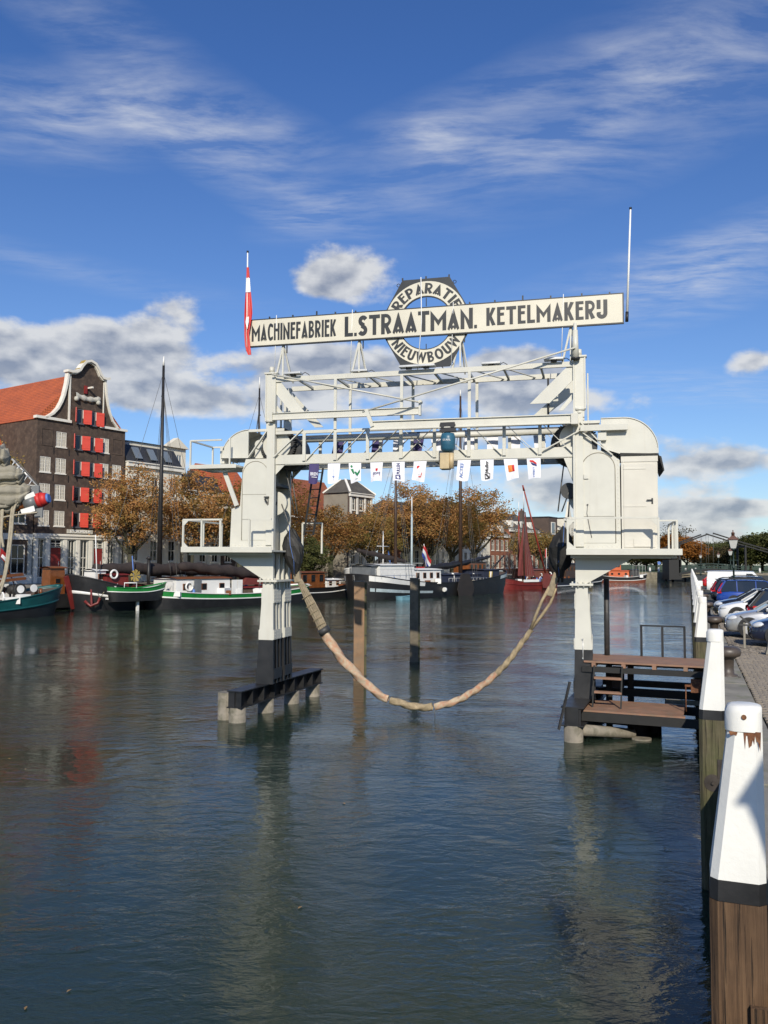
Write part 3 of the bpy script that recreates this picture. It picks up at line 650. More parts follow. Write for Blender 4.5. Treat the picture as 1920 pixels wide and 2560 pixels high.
# hexagonal badge with an open ring, behind the board
hz = .40; hexp = [(.68, 1.27), (-.68, 1.27), (-1.40, 0), (-.68, -1.27), (.68, -1.27), (1.40, 0)]
ringo = arc(0, 0, 1.19, 0, 354, 60); ringi = arc(0, 0, .745, 0, 352, 44)
F2 = lambda a, b_, d: (a, d, b_ + hz)
MB().plate(hexp, [ringi], .075, .12, F2).build('badge', 'sign_black', sign)
MB().plate(ringo, [arc(0, 0, .775, 0, 352, 44)], .066, .073, F2).build('badge_ring', 'sign_cream', sign)
for (a, b_) in ((-.68, 1.27), (0, 1.27), (.66, 1.27)): MB().box(a - .02, a + .02, .08, .11, b_ + hz, b_ + hz + .07).build('lifting_stud', 'sign_black', sign)
for (a, b_) in ((-.72, -1.2), (.74, -1.2), (-.8, 1.14), (.82, 1.12)):
    MB().tube([(a + .045 * math.cos(t_), .095, b_ + hz + .045 * math.sin(t_)) for t_ in [k * PI / 4 for k in range(9)]], .010, 5).build('lifting_eye', 'sign_black', sign)
def word(txt, u0, u1, z0, h, gap=.10, stretch=True):
    ws = [G(c)[0] for c in txt]; tot = sum(ws) + gap * (len(txt) - 1); kx = (u1 - u0) / tot; x = 0
    for c, w_ in zip(txt, ws):
        letter(c, lambda a, b_, d, x=x: (u0 + (x + a) * kx, d - .0065, z0 + b_ * h)); x += w_ + gap
    return kx
word('MACHINEFABRIEK', -5.24, -2.62, .165, .50)
word('L.STRAATMAN.', -2.36, 1.46, .13, .58, .07)
word('KETELMAKERIJ'[:10], 1.72, 4.62, .175, .50)
# the closing ij drawn as one sign
k_ = .50; x0 = 4.66
letter('J', lambda a, b_, d: (x0 + a * .5, d - .0065, .175 + b_ * k_))
MB().plate(rect(x0 + .005, x0 + .105, .175 + .26, .175 + .50), [], -.0165, -.0065).build('letter', 'sign_black', sign)
def ringword(txt, a0, a1, up, h=.30):
    ws = [G(c)[0] for c in txt]; gap = .12; tot = sum(ws) + gap * (len(txt) - 1); x = 0; rb = .835 if up else 1.135
    for c, w_ in zip(txt, ws):
        f = (x + w_ / 2) / tot; th = R(a0 + (a1 - a0) * f); kx = abs(R(a1 - a0)) * .98 / tot
        def fn(a, b_, d, th=th, w_=w_, kx=kx):
            lx = (a - w_ / 2) * kx; lz = b_ * h
            if up: r_ = rb + lz; return (r_ * math.cos(th) + lx * math.sin(th), d + .0655, hz + r_ * math.sin(th) - lx * math.cos(th))
            r_ = rb - lz; return (r_ * math.cos(th) - lx * math.sin(th), d + .0655, hz + r_ * math.sin(th) + lx * math.cos(th))
        letter(c, fn); x += w_ + gap
ringword('REPARATIE', 153, 24, True)
ringword('NIEUWBOUW', 208, 333, False)
for b_ in (.6, -.72): MB().box(.0, .02, .075, .11, hz + b_ - .12, hz + b_ + .12).build('badge_stay', 'sign_black', sign)
# legs of the sign on the top frame
for u in (-4.28, -1.95, .98, 3.98):
    mb = MB()
    mb.bar((u, .10, .02), (u - .22, -.02 if 0 else .12, -.92), .04, .05); mb.bar((u, .10, .02), (u, .95, -.92), .04, .05); mb.bar((u + .02, .10, .02), (u + .16, .3, -.92), .03, .04); mb.bar((u, .09, 0), (u, .09, -.9), .05, .04)
    mb.build('support_trestle', 'cream', sign)
    MB().box(u + .1, u + .13, .08, .11, -.22, 0).build('support_pin', 'dark_steel', sign)
    MB().tube([(u - .18, -.02, .90), (u - .25, .05, -.9)], .011, 5).build('stay_wire', 'white', sign)
MB().tube([(-.12, -.03, 1.68), (-.10, -.03, .4), (-.22, .02, -.95)], .014, 5).build('stay_wire', 'white', sign)

# flagpoles at both ends of the board
fp = gthing('flagpole', 'bare white flagpole at the right end of the sign board', 'flagpole', 10.16, VF - .14, 10.95, 'flagpoles on the sign')
MB().cyl((0, 0, 0), (.12, 0, 2.82), .032, .022, 10).build('pole', 'white', fp); MB().cyl((.12, 0, 2.82), (.12, 0, 2.87), .035, n=10).build('cap', 'black_paint', fp)
MB().cyl((-.01, 0, -.20), (0, 0, .06), .042, n=8).build('bracket', 'black_paint', fp)
fp = gthing('flagpole', 'white flagpole at the left end of the sign board carrying the limp flag', 'flagpole', -.66, VF - .14, 10.6, 'flagpoles on the sign')
MB().cyl((0, 0, 0), (-.02, 0, 2.98), .030, .020, 10).build('pole', 'white', fp); MB().cyl((-.02, 0, 2.98), (-.02, 0, 3.03), .033, n=10).build('cap', 'black_paint', fp)
fl = gthing('flag', 'limp red white red flag hanging on the left flagpole of the sign', 'flag', -.66, VF - .15, 10.5)
def drape(pts_w, n=14, amp=.05, m='red', parent=fl, z0=0, seed=1, name='cloth'):
    rows = []
    for (z, xa, xb) in pts_w:
        rows.append([(xa + (xb - xa) * k / n, amp * math.sin(k * 1.7 + seed + z * 1.3) - .03, z) for k in range(n + 1)])
    o = MB().grid(rows).build(name, m, parent); return o
drape([(2.62, -.02, .04), (2.4, -.02, .06), (2.30, -.025, .07)], 6, .02)
drape([(2.30, -.025, .07), (2.0, -.03, .09), (1.86, -.035, .10)], 6, .03, 'white', seed=2)
drape([(1.86, -.035, .12), (1.5, -.05, .17), (1.2, -.06, .19), (1.0, -.06, .17), (.6, -.06, .10), (.25, -.04, .14), (.1, .0, .16), (-.03, .06, .17)], 8, .04, 'red', seed=3)
drape([(1.10, .02, .10), (.95, .0, .10), (.85, .02, .08), (.74, .05, .06)], 4, .02, 'white', seed=4).location = (0, -.06, 0)

# swing jibs
j = gthing('swing_jib', 'cream swing jib beam with tie rod pivoting on the left tower post', 'jib crane', .10, VF - .15, 8.5, 'swing jibs')
mb = MB(); mb.box(.10, 4.5, -.05, .05, .0, .02); mb.box(.10, 4.5, -.05, .05, .19, .21); mb.box(.10, 4.5, -.01, .01, .02, .19); mb.build('beam', C, j)
MB().box(4.46, 4.52, -.06, .06, -.03, .36).build('end_plate', C, j); rod('tie_rod', (.05, 0, 1.36), (4.5, 0, .34), .025, C, j); MB().cyl((4.5, -.08, .35), (4.5, .08, .35), .05).build('pin', C, j)
MB().box(0, .10, -.06, .06, -.04, .24).build('pivot', C, j)
j = gthing('swing_jib', 'longer cream swing jib from the right tower carrying the blue hoist', 'jib crane', 8.72, VF - .34, 8.06, 'swing jibs')
mb = MB(); e0 = Vector((-5.42, -.32, -.04))
def jb(x): return (x, e0.y * -x / 5.42 * 1.0, e0.z * -x / 5.42)
for (zz, ww, hh) in ((.01, .11, .025), (.24, .11, .025), (.125, .018, .21)):
    mb.bar((*jb(0)[:2], jb(0)[2] + zz), (*jb(-5.42)[:2], jb(-5.42)[2] + zz), ww, hh)
mb.build('beam', C, j)
strut('end_plate', (-5.36, e0.y, .06), (-5.54, e0.y, .54), .10, .10, C, j, (1, 0, 0))
rod('tie_rod', (.10, .1, 2.05), (-5.66, e0.y, .48), .025, C, j)
MB().box(-.02, .16, -.08, .34, -.02, .26).build('pivot', C, j)
MB().cyl((.10, .22, 1.80), (.10, .22, 2.55), .10, .07, 12).build('jib_mast', C, j); MB().cyl((.10, .22, 2.35), (.10, .22, 2.75), .06, .045, 10).build('jib_mast', C, j)
MB().cyl((.10, .22, 1.76), (.10, .22, 1.80), .125, n=14).build('jib_mast', 'black_paint', j)
h = gthing('chain_hoist', 'blue electric chain hoist hanging under the right jib', 'hoist', 5.44, VF - .5, 7.12)
mb = MB(); mb.lathe([(.02, -.27), (.15, -.26), (.20, -.18), (.205, .12), (.17, .24), (.02, .26)], (0, 0, .52), 18); mb.build('motor_casing', 'hoist_blue', h)
MB().box(-.20, .06, -.17, .17, -.22, .22).build('chain_bag', 'hoist_cream', h, .02); MB().cyl((.10, -.05, -.2), (.10, -.05, .22), .07, n=10).build('hook_block', 'hoist_cream', h)
mb = MB(); mb.box(-.22, .22, -.09, .09, .80, .86); mb.cyl((-.14, -.1, .98), (-.14, .1, .98), .075); mb.cyl((.14, -.1, .98), (.14, .1, .98), .075); mb.bar((0, 0, .74), (0, 0, .86), .10, .10); mb.box(-.2, .2, -.075, -.065, .86, 1.06); mb.box(-.2, .2, .065, .075, .86, 1.06); mb.build('trolley', 'black_paint', h)
lt = text_mesh('STAHL', .075, 'white', .002); o = put('lettering', lt, h); o.location = (0, -.208, .56)

# floodlights on the top frame
for k, (u, v, nm) in enumerate(((.78, VF - .05, 'the left end'), (2.75, VF + .10, 'the left quarter'), (4.25, VF - .1, 'the badge, left one'), (4.75, VF - .1, 'the badge, right one'), (6.55, VF + .05, 'the right quarter'), (8.25, VF - .06, 'the right end'))):
    f = gthing('floodlight', 'flat grey floodlight on the top frame below ' + nm + ' of the sign', 'floodlight', u, v, 9.82, 'floodlights on the top frame')
    MB().box(-.26, .26, -.14, .14, .02, .08).build('lamp_housing', 'silver', f, .01); MB().box(-.08, .08, -.05, .05, -.02, .02).build('bracket', 'dark_steel', f)
    MB().tube([(.2, .1, .04), (.32, .14, .10), (.42, .16, .04), (.5, .18, -.06)], .012, 5).build('cable', 'black_paint', f)

# banners along the bridge
flags = [(1.46, 'purple', 'ASSEN', 'white'), (2.06, 'white', None, None), (2.68, 'white', 'iV', 'green'), (3.32, 'white', 'ERWE', 'navy'), (3.95, 'white', 'PULLEN', 'navy'), (4.58, 'white', 'oo', 'red')] + \
        [(5.82, 'white', 'ACTIEF', 'bluel'), (6.44, 'white', 'M Muller', 'black_paint'), (7.08, 'white', 'square', 'orange'), (7.70, 'white', 'HEIJSTEK', 'navy')]
mat('purple', (.055, .04, .14), .7, .1, 3); mat('cloth', (.80, .80, .84), .8, .04, 3); mat('green', (.01, .20, .07), .6, .1, 3); mat('navy', (.02, .025, .16), .6, .1, 3)
mat('bluel', (.10, .20, .50), .6, .1, 3); mat('orange', (.75, .20, .02), .6, .1, 3); mat('red_print', (.60, .02, .02), .6, .1, 3)
desc = {0: 'narrow purple banner nearest the left tower', 1: 'plain white banner with a thin grey line, second from the left tower', 2: 'white banner with a green mark on the bridge', 3: 'white banner with a small red shield over dark letters',
        4: 'white banner with a dark blue square and upright letters', 5: 'white banner with a slanted red loop, left of the blue hoist', 6: 'white banner with upright pale blue letters right of the hoist',
        7: 'white banner with an upright black name and a framed M', 8: 'white banner with an orange and red square', 9: 'white banner with red and blue curves nearest the right tower'}
random.seed(5)
def banner(u, v, cloth, lab, w_=.36, h_=.56, seed=0, back=False):
    f = gthing('banner', lab, 'banner', u, v, 7.20 if not back else 8.05, 'banners on the bridge')
    rnd = random.Random(seed); a1, a2 = rnd.uniform(-.05, .05), rnd.uniform(.03, .08)
    sh = rnd.uniform(-.05, .10)
    def pos(a, b_):   # a 0..1 across, b_ 0..1 down
        wv = a2 * math.sin(a * 4 + b_ * 3 + seed) * b_
        return (-w_ / 2 + a * w_ * (1 - .12 * b_) + sh * b_, wv - .05 * b_, -b_ * h_ + .03 * math.sin(a * 3 + seed) * b_)
    rows = [[pos(i / 6, k / 7) for i in range(7)] for k in range(8)]
    MB().grid(rows).build('cloth', cloth, f)
    return f, pos
for k, (u, cl, tx, tcol) in enumerate(flags):
    cloth = 'purple' if cl == 'purple' else 'cloth'
    f, pos = banner(u, VF - .06, cloth, desc[k], .30 if k == 0 else .37, .56, k + 3)
    def stick(mb_fn_pts, m, name='print'):
        mb_ = MB()
        for poly in mb_fn_pts:
            vs = [Vector(pos(a, b_)) + Vector((0, -.012, 0)) for a, b_ in poly]; mb_.add(vs, [tuple(range(len(vs)))])
        mb_.build(name, m, f)
    def vert_text(tx, m, b0, b1, a_c=.5, hh=.34):
        me = text_mesh(tx, 1.0, m, 0.0, 1.0, .02); xs = [v.co.x for v in me.vertices]; x0_, x1_ = min(xs), max(xs); zs = [v.co.z for v in me.vertices]; z0_, z1_ = min(zs), max(zs)
        for v_ in me.vertices:
            fx = (v_.co.x - x0_) / (x1_ - x0_); fz = (v_.co.z - z0_) / (z1_ - z0_)
            p_ = Vector(pos(a_c - hh / 2 + hh * (1 - fz), b1 - (b1 - b0) * fx)) + Vector((0, -.012, 0)); v_.co = p_
        put('lettering', me, f)
    def hor_text(tx, m, a0, a1, b0, b1):
        me = text_mesh(tx, 1.0, m, 0.0, 1.0, .02); xs = [v.co.x for v in me.vertices]; x0_, x1_ = min(xs), max(xs); zs = [v.co.z for v in me.vertices]; z0_, z1_ = min(zs), max(zs)
        for v_ in me.vertices:
            fx = (v_.co.x - x0_) / (x1_ - x0_); fz = (v_.co.z - z0_) / (z1_ - z0_)
            v_.co = Vector(pos(a0 + (a1 - a0) * fx, b1 - (b1 - b0) * fz)) + Vector((0, -.012, 0))
        put('lettering', me, f)
    if k == 0: hor_text('BREN', 'cloth', .2, .9, .42, .58); stick([[(.3, .64), (.85, .66), (.85, .69), (.3, .67)]], 'cloth')
    if k == 1: stick([[(.49, .08), (.51, .08), (.52, .85), (.50, .85)], [(.40, .62), (.60, .66), (.56, .70), (.42, .68)]], 'bluel')
    if k == 2: stick([[(.12, .14), (.26, .10), (.32, .2), (.18, .24)], [(.12, .30), (.34, .30), (.40, .55), (.30, .55)], [(.38, .45), (.55, .45), (.66, .55), (.88, .35), (.92, .50), (.68, .72)]], 'green'); hor_text('iv', 'green', .5, .75, .82, .88)
    if k == 3: stick([[(.42, .32), (.62, .32), (.62, .42), (.52, .48), (.42, .42)]], 'red_print'); hor_text('ERWE', 'navy', .20, .88, .52, .66); stick([[(.2, .70), (.85, .70), (.85, .72), (.2, .72)]], 'red_print')
    if k == 4: vert_text('PULLEN', 'navy', .08, .66, .5, .28); stick([[(.25, .70), (.68, .70), (.68, .92), (.25, .92)]], 'navy')
    if k == 5: stick([[(.30, .25), (.48, .22), (.75, .60), (.68, .78), (.52, .80), (.30, .35)]], 'red_print'); vert_text('OO', 'cloth', .35, .68, .52, .14)
    if k == 6: vert_text('ACTIEF', 'bluel', .12, .86, .36, .26)
    if k == 7: vert_text('Muller', 'black_paint', .06, .62, .48, .26); stick([[(.30, .66), (.74, .66), (.74, .92), (.30, .92)]], 'black_paint'); vert_text('M', 'cloth', .70, .89, .52, .30) if 0 else None
    if k == 7:
        stick([[(.36, .70), (.68, .70), (.68, .88), (.36, .88)]], 'cloth', 'print_panel').__class__; bpy.data.objects[-1] if 0 else None
        for o_ in f.children:
            if o_.name.startswith('print_panel'): o_.location.y -= .004
        hor_text('M', 'black_paint', .40, .64, .72, .86)
        for o_ in f.children[-1:]: o_.location.y -= .008
    if k == 8: stick([[(.24, .30), (.55, .30), (.55, .62), (.24, .62)]], 'orange'); stick([[(.55, .30), (.72, .30), (.72, .62), (.55, .62)]], 'red_print'); hor_text('oo', 'cloth', .28, .50, .38, .56)
    if k == 9: stick([[(.2, .08), (.45, .10), (.70, .24), (.70, .32), (.42, .20), (.2, .16)]], 'red_print'); stick([[(.45, .25), (.72, .34), (.70, .42), (.45, .32)], [(.25, .20), (.42, .23), (.66, .38), (.4, .34)]], 'navy'); vert_text('HEIJST', 'bluel', .42, .95, .48, .16)
for k, (u, cl) in enumerate(((1.72, 'purple'), (2.95, 'purple'), (3.60, 'cloth'), (4.2, 'purple'), (4.75, 'cloth'), (5.75, 'cloth'), (6.4, 'cloth'), (7.05, 'cloth'), (7.75, 'cloth'))):
    banner(u, VR + .06, cl, ('purple' if cl == 'purple' else 'pale') + ' banner on the far girder, ' + ('first', 'second', 'third', 'fourth', 'fifth', 'sixth', 'seventh', 'eighth', 'ninth')[k] + ' from the left tower', .34, .50, 40 + k, True)

# tackle blocks wrapped in black sheeting, and the sling hung between them
random.seed(11)
def wrapped_block(u, v, z, lab, flip):
    bk = gthing('tackle_block', lab, 'tackle', u, v, z, 'wrapped tackle blocks')
    rows = []
    prof = [(.80, .03, .03), (.70, .10, .09), (.50, .24, .2), (.24, .34, .26), (-.02, .33, .25), (-.25, .24, .2), (-.42, .15, .14), (-.55, .10, .10), (-.62, .08, .08)]
    for (zz, a, b_) in prof:
        r_ = []
        for i in range(16):
            t_ = 2 * PI * i / 16; q = 1 + random.uniform(-.16, .16)
            r_.append((a * q * math.cos(t_) + flip * .10 * (.5 - zz) , b_ * q * math.sin(t_), zz + random.uniform(-.04, .04)))
        rows.append(r_)
    mb_ = MB().grid(rows, True, smooth=False); mb_.build('sheeting', 'cover', bk)
    MB().tube([(flip * -.05, -.18, .9), (.02, -.27, .3), (flip * .12, -.2, -.2), (flip * .1, -.12, -.55)], .008, 5).build('lashing', 'bluel', bk)
    for dx_ in (-.08, .08): rod('hook_plate', (dx_ * .7 + flip * .06, 0, -.45), (dx_ * .7 + flip * .08, 0, -.72), .035, 'greasy', bk)
    return bk
wrapped_block(.54, 0, 4.58, 'black wrapped tackle block hanging beside the left tower', 1)
wrapped_block(8.42, 0, 4.58, 'black wrapped tackle block hanging beside the right tower', -1)
fw = gthing('hoist_rope', 'dark hoisting ropes running down to the right tackle block', 'rope', 8.4, 0, 5.9, 'hoisting ropes')
for a, b_ in (((.08, -.1, 1.3), (-.1, -.05, -.1)), ((.20, -.3, 0.4), (.0, 0, -.1)), ((.22, .1, .4), (.16, 0, -.4))): rod('strand', a, b_, .018, 'wire', fw)
MB().cyl((.2, -.28, .45), (.2, -.18, .45), .22, n=20).build('guide_sheave', 'dark_steel', fw)
fw = gthing('hoist_rope', 'dark hoisting ropes running down to the left tackle block', 'rope', .6, 0, 5.9, 'hoisting ropes')
for a, b_ in (((-.25, -.2, 1.3), (.02, -.05, -.1)), ((-.2, .1, 1.3), (.08, 0, -.1)), ((-.35, -.2, .2), (.0, 0, -.9))): rod('strand', a, b_, .018, 'wire', fw)

mat('rope', (.42, .33, .20), .9, .3, 6, .02, 40, col2=(.22, .165, .10), thr=(.45, .7))
mat('rope_red', (.52, .42, .29), .9, .25, 5, .02, 40, col2=(.44, .22, .13), thr=(.43, .63))
mat('webbing', (.33, .27, .18), .9, .25, 6, .015, 50, col2=(.17, .14, .09), thr=(.5, .75))
sl = gthing('lifting_sling', 'thick rope lifting sling bound in faded cloth hanging between the two towers', 'sling', .9, 0, 4.1)
# hang curve through points read off the place, in bridge coordinates (u, z)
hang = [(-.14, -.26), (.21, -.91), (.5, -1.44), (.73, -1.89), (1.16, -2.48), (1.77, -3.07), (2.33, -3.51), (2.87, -3.70), (3.51, -3.81), (4.09, -3.74), (4.56, -3.59), (5.07, -3.29), (5.53, -2.94), (5.99, -2.47), (6.4, -1.91), (6.65, -1.55), (6.9, -1.05)]
def spline(pts, n):
    out = []
    for i in range(len(pts) - 1):
        p0, p1, p2, p3 = pts[max(i - 1, 0)], pts[i], pts[i + 1], pts[min(i + 2, len(pts) - 1)]
        for k in range(n):
            t_ = k / n; out.append(tuple(.5 * (2 * b_ + (c_ - a) * t_ + (2 * a - 5 * b_ + 4 * c_ - d) * t_ * t_ + (3 * b_ - a - 3 * c_ + d) * t_ ** 3) for a, b_, c_, d in zip(p0, p1, p2, p3)))
    return out + [pts[-1]]
hs = spline(hang, 8)
def seg(a, b_): return [(p[0], 0, p[1]) for p in hs if a <= p[0] <= b_]
def twisted(pts, r, lobes, pitch, nseg=12):
    """rope of a few strands laid together"""
    P = [Vector(p) for p in pts]; rows = []; L = 0; x = None
    for i, p in enumerate(P):
        d = (P[min(i + 1, len(P) - 1)] - P[max(i - 1, 0)]).normalized()
        y = Vector((0, 1, 0)); x = y.cross(d).normalized()
        if i: L += (P[i] - P[i - 1]).length
        rr = r(i / (len(P) - 1)) if callable(r) else r
        rows.append([p + (x * math.cos(t_) + y * math.sin(t_)) * rr * (1 + .20 * math.cos(lobes * t_ + L / pitch * 2 * PI)) for t_ in [2 * PI * k / nseg for k in range(nseg)]])
    return MB().grid(rows, True)
# flat webbing at the left end: parallel yarns with cross bindings
mb = MB(); web = seg(-.2, .66); nw = len(web)
for k in range(8):
    f = k / 7 - .5
    mb.tube([(p[0] + f * .20 * min(1, .45 + i / nw * 1.4), -.05 * math.cos(f * 3) + (k % 2) * .02, p[2] + f * .13 * min(1, .45 + i / nw * 1.4)) for i, p in enumerate(web)], .026, 6)
mb.build('webbing', 'webbing', sl)
for i in range(int(nw * .3), nw, 3):
    p = web[i]; MB().tube([(p[0] - .13 + .26 * q, -.085 + .02 * math.sin(q * 9), p[2] - .085 + .17 * q) for q in [j_ / 6 for j_ in range(7)]], .013, 5).build('binding', 'rope', sl)
def rope(a, b_, r_, lobes, pitch, m, nm): twisted(spline([(p[0], 0, p[2]) for p in seg(a, b_)], 3), r_, lobes, pitch).build(nm, m, sl)
rope(.66, 2.65, lambda f: .135 - .03 * f, 3, .8, 'rope_red', 'bound_rope')
rope(2.62, 3.95, lambda f: .098, 3, .5, 'rope', 'bare_rope')
rope(3.9, 5.75, lambda f: .096 - .012 * f, 3, .42, 'rope_red', 'bound_rope')
rope(5.7, 6.68, lambda f: .082 - .018 * f, 3, .32, 'rope', 'bare_rope')
MB().tube([(6.62, 0, -1.58), (6.78, -.06, -1.16), (6.95, -.08, -.75), (7.16, -.02, -.36)], .042, 8).build('eye_splice', 'rope', sl)
MB().tube([(6.62, 0, -1.58), (6.92, .05, -1.18), (7.18, .06, -.80), (7.32, .02, -.40)], .042, 8).build('eye_splice', 'rope', sl)
MB().bar((7.14, 0, -.62), (7.36, 0, .02), .14, .18, (1, 0, 0)).build('eye_block', 'webbing', sl, .03)
MB().bar((-.26, 0, .12), (-.17, 0, -.34), .16, .2, (1, 0, 0)).build('eye_block', 'webbing', sl, .03)
MB().cyl((.60, -.02, -1.65), (.69, .02, -1.80), .175, .18, 16).build('clamp', 'dark_steel', sl)
rod('tail_line', (3.95, 0, -3.84), (3.96, 0, -4.1), .008, 'wire', sl)

# ================================================================ right-hand quay
Q_AZ = R(20.2); QD = Vector((math.sin(Q_AZ), math.cos(Q_AZ), 0)); QR = Vector((math.cos(Q_AZ), -math.sin(Q_AZ), 0)); Q_RZ = -Q_AZ   # local y runs along the quay
QZ = 1.8
def qpos(a, l, z=QZ): return QD * a + QR * l + Vector((0, 0, z))
def qthing(name, label, cat, a, l, z=QZ, rz=0.0, group=None): return thing(name, label, cat, qpos(a, l, z), Q_RZ + rz, group)
mat('quay_stone', (.17, .155, .12), .9, .3, 1.2, .02, 10, col2=(.07, .075, .035), thr=(.45, .7), streak=.4, streak_col=(.05, .05, .03))
mat('coping', (.27, .25, .205), .9, .25, 1.5, .008, 20, col2=(.14, .15, .07), thr=(.52, .75))
mat('cobble', (.235, .20, .155), .85, .3, 9, .008, 30, island=.5)
mat('cobble_bed', (.065, .06, .04), .95, .3, 8, .01, 30, col2=(.07, .09, .03), thr=(.5, .7))
mat('old_wood', (.105, .068, .040), .85, .35, 2.2, .010, 24, col2=(.045, .040, .024), thr=(.5, .72), streak=.75, streak_col=(.035, .025, .016))
def woodgrain(name, cols, moss=0.0):
    m = bpy.data.materials.new(name); m.use_nodes = True; t = NT(m.node_tree); b = t.n['Principled BSDF']; co = t.new('ShaderNodeTexCoord').outputs['Object']
    gr = t.noise(t.mapping(co, (16, 16, .55)), 2.2, 8, .68, .6); cr_ = t.noise(t.mapping(co, (34, 34, .7)), 2.0, 4, .6, .3); bl = t.noise(co, 1.6, 5, .6)
    c = t.ramp(gr, [(.28, cols[0]), (.5, cols[1]), (.72, cols[2])]); c = t.mix(t.mapr(cr_, .60, .72), c, (.012, .009, .006, 1)); c = t.mix(1.0, c, t.ramp(bl, [(.3, .62), (.7, 1.2)]), 'MULTIPLY')
    if moss: c = t.mix(t.m('MULTIPLY', t.mapr(t.noise(co, 2.3, 6, .65), .42, .66), moss), c, (.060, .068, .022, 1))
    t.put(b.inputs['Base Color'], c); b.inputs['Roughness'].default_value = .85
    bn = t.new('ShaderNodeBump'); bn.inputs['Strength'].default_value = .9; bn.inputs['Distance'].default_value = .012; t.put(bn.inputs['Height'], t.m('SUBTRACT', gr, t.mapr(cr_, .60, .72))); t.l.new(bn.outputs[0], b.inputs['Normal']); MATS[name] = m
woodgrain('post_wood', [(.040, .022, .011), (.105, .058, .028), (.165, .098, .050)]); woodgrain('post_mossy', [(.05, .042, .022), (.11, .095, .05), (.16, .135, .08)], .8)
mat('mossy_wood', (.115, .105, .055), .9, .35, 2.0, .010, 24, col2=(.045, .055, .018), thr=(.46, .7), streak=.6, streak_col=(.03, .03, .018))
mat('post_white', (.76, .75, .70), .42, .06, 2.2, .004, 22, streak=.16, streak_col=(.42, .38, .28))
mat('rust', (.16, .060, .025), .85, .4, 9, .006, 30, col2=(.30, .14, .06), thr=(.5, .7))
mat('iron', (.055, .045, .038), .5, .3, 5, .004, 18)
mat('bollard_iron', (.075, .058, .045), .48, .25, 4, .004, 14, spec=.6)
mat('deck_wood', (.30, .165, .105), .75, .22, 2.5, .004, 30, col2=(.22, .15, .10), thr=(.45, .7), island=.16)
mat('blackwood', (.018, .018, .017), .7, .3, 4, .004, 20)
W0 = .60      # quay wall face
quay = MB(); 
def qbox(mb, l0, l1, a0, a1, z0, z1): return mb.add([tuple(QD * a + QR * l + Vector((0, 0, z))) for z in (z0, z1) for (l, a) in ((l0, a0), (l1, a0), (l1, a1), (l0, a1))],
        [(0, 3, 2, 1), (4, 5, 6, 7), (0, 1, 5, 4), (1, 2, 6, 5), (2, 3, 7, 6), (3, 0, 4, 7)])
QA0, QA1 = -8.0, 205.0
structure(qbox(MB(), W0, 60, QA0, QA1, -3, QZ - .06).build('quay_wall', 'quay_stone'))
pave = structure(qbox(MB(), W0 + .55, 58, QA0, QA1, QZ - .055, QZ - .03).build('quay_pavement', 'cobble_bed'))
cop = structure(qbox(MB(), W0 - .03, W0 + .52, QA0, QA1, QZ - .055, QZ - .02).build('quay_coping', 'coping'))
for k in range(66):
    a = QA0 + .1 + k * 1.25; random.seed(k)
    qbox(MB(), W0 - .04, W0 + .50, a, a + 1.235, QZ - .018, QZ + .012 + random.uniform(-.006, .006)).build('coping_slab', 'coping', cop)
# fender timbers along the wall
for z in (.35, 1.25): qbox(MB(), W0 - .14, W0 - .002, QA0, 120, z - .12, z + .12).build('fender_timber', 'mossy_wood', None)
for o in list(bpy.data.objects):
    if o.name.startswith('fender_timber'):
        tag(o, 'long dark ' + ('upper' if not o.name.endswith('.001') else 'lower') + ' fender timber along the right quay wall', 'timber')
# cobbles, laid in rows across the quay
random.seed(3)
cob = []
for v in range(6):
    h = random.uniform(-.01, .01); w2, l2 = .086 + random.uniform(-.008, .006), .057 + random.uniform(-.005, .004); b_ = .022
    mb = MB(); mb.grid([[(-w2, -l2, -.05), (w2, -l2, -.05), (w2, l2, -.05), (-w2, l2, -.05)], [(-w2, -l2, .012 + h), (w2, -l2, .012), (w2, l2, .012 - h), (-w2, l2, .012)], [(-w2 + b_, -l2 + b_, .026 + h), (w2 - b_, -l2 + b_, .026), (w2 - b_, l2 - b_, .026), (-w2 + b_, l2 - b_, .026 - h)]], True, smooth=False)
    mb.add([(-w2 + b_, -l2 + b_, .026 + h), (w2 - b_, -l2 + b_, .026), (w2 - b_, l2 - b_, .026), (-w2 + b_, l2 - b_, .026 - h)], [(0, 1, 2, 3)])
    cob.append(mb)
cme = [m.mesh('cobble', 'cobble') for m in cob]
seen = 0; rest = MB()
for r_ in range(290):
    a = 11.0 + r_ * .135
    for c_ in range(26):
        l = W0 + .63 + c_ * .195 + (r_ % 2) * .097 + random.uniform(-.012, .012)
        p = qpos(a + random.uniform(-.01, .01), l, QZ - .03)
        px = 960 + 2075 * p.x / p.y
        if px > 1960 or p.y > 48: continue
        vis = (l < W0 + 2.6 and 15.0 < a < 26.5 and px < 1930)
        if vis and seen < 298:
            o = put('cobble', cme[random.randrange(6)], pave); o.location = p; o.rotation_euler = (random.uniform(-.03, .03), random.uniform(-.03, .03), Q_RZ + random.uniform(-.05, .05)); seen += 1
        else:
            src = cob[random.randrange(6)]; cq, sq = math.cos(Q_RZ + random.uniform(-.05, .05)), math.sin(Q_RZ)
            rest.add([(p.x + v[0] * cq - v[1] * sq, p.y + v[0] * sq + v[1] * cq, p.z + v[2]) for v in src.v], src.f)
stuff(rest.build('cobbles', 'cobble', pave))

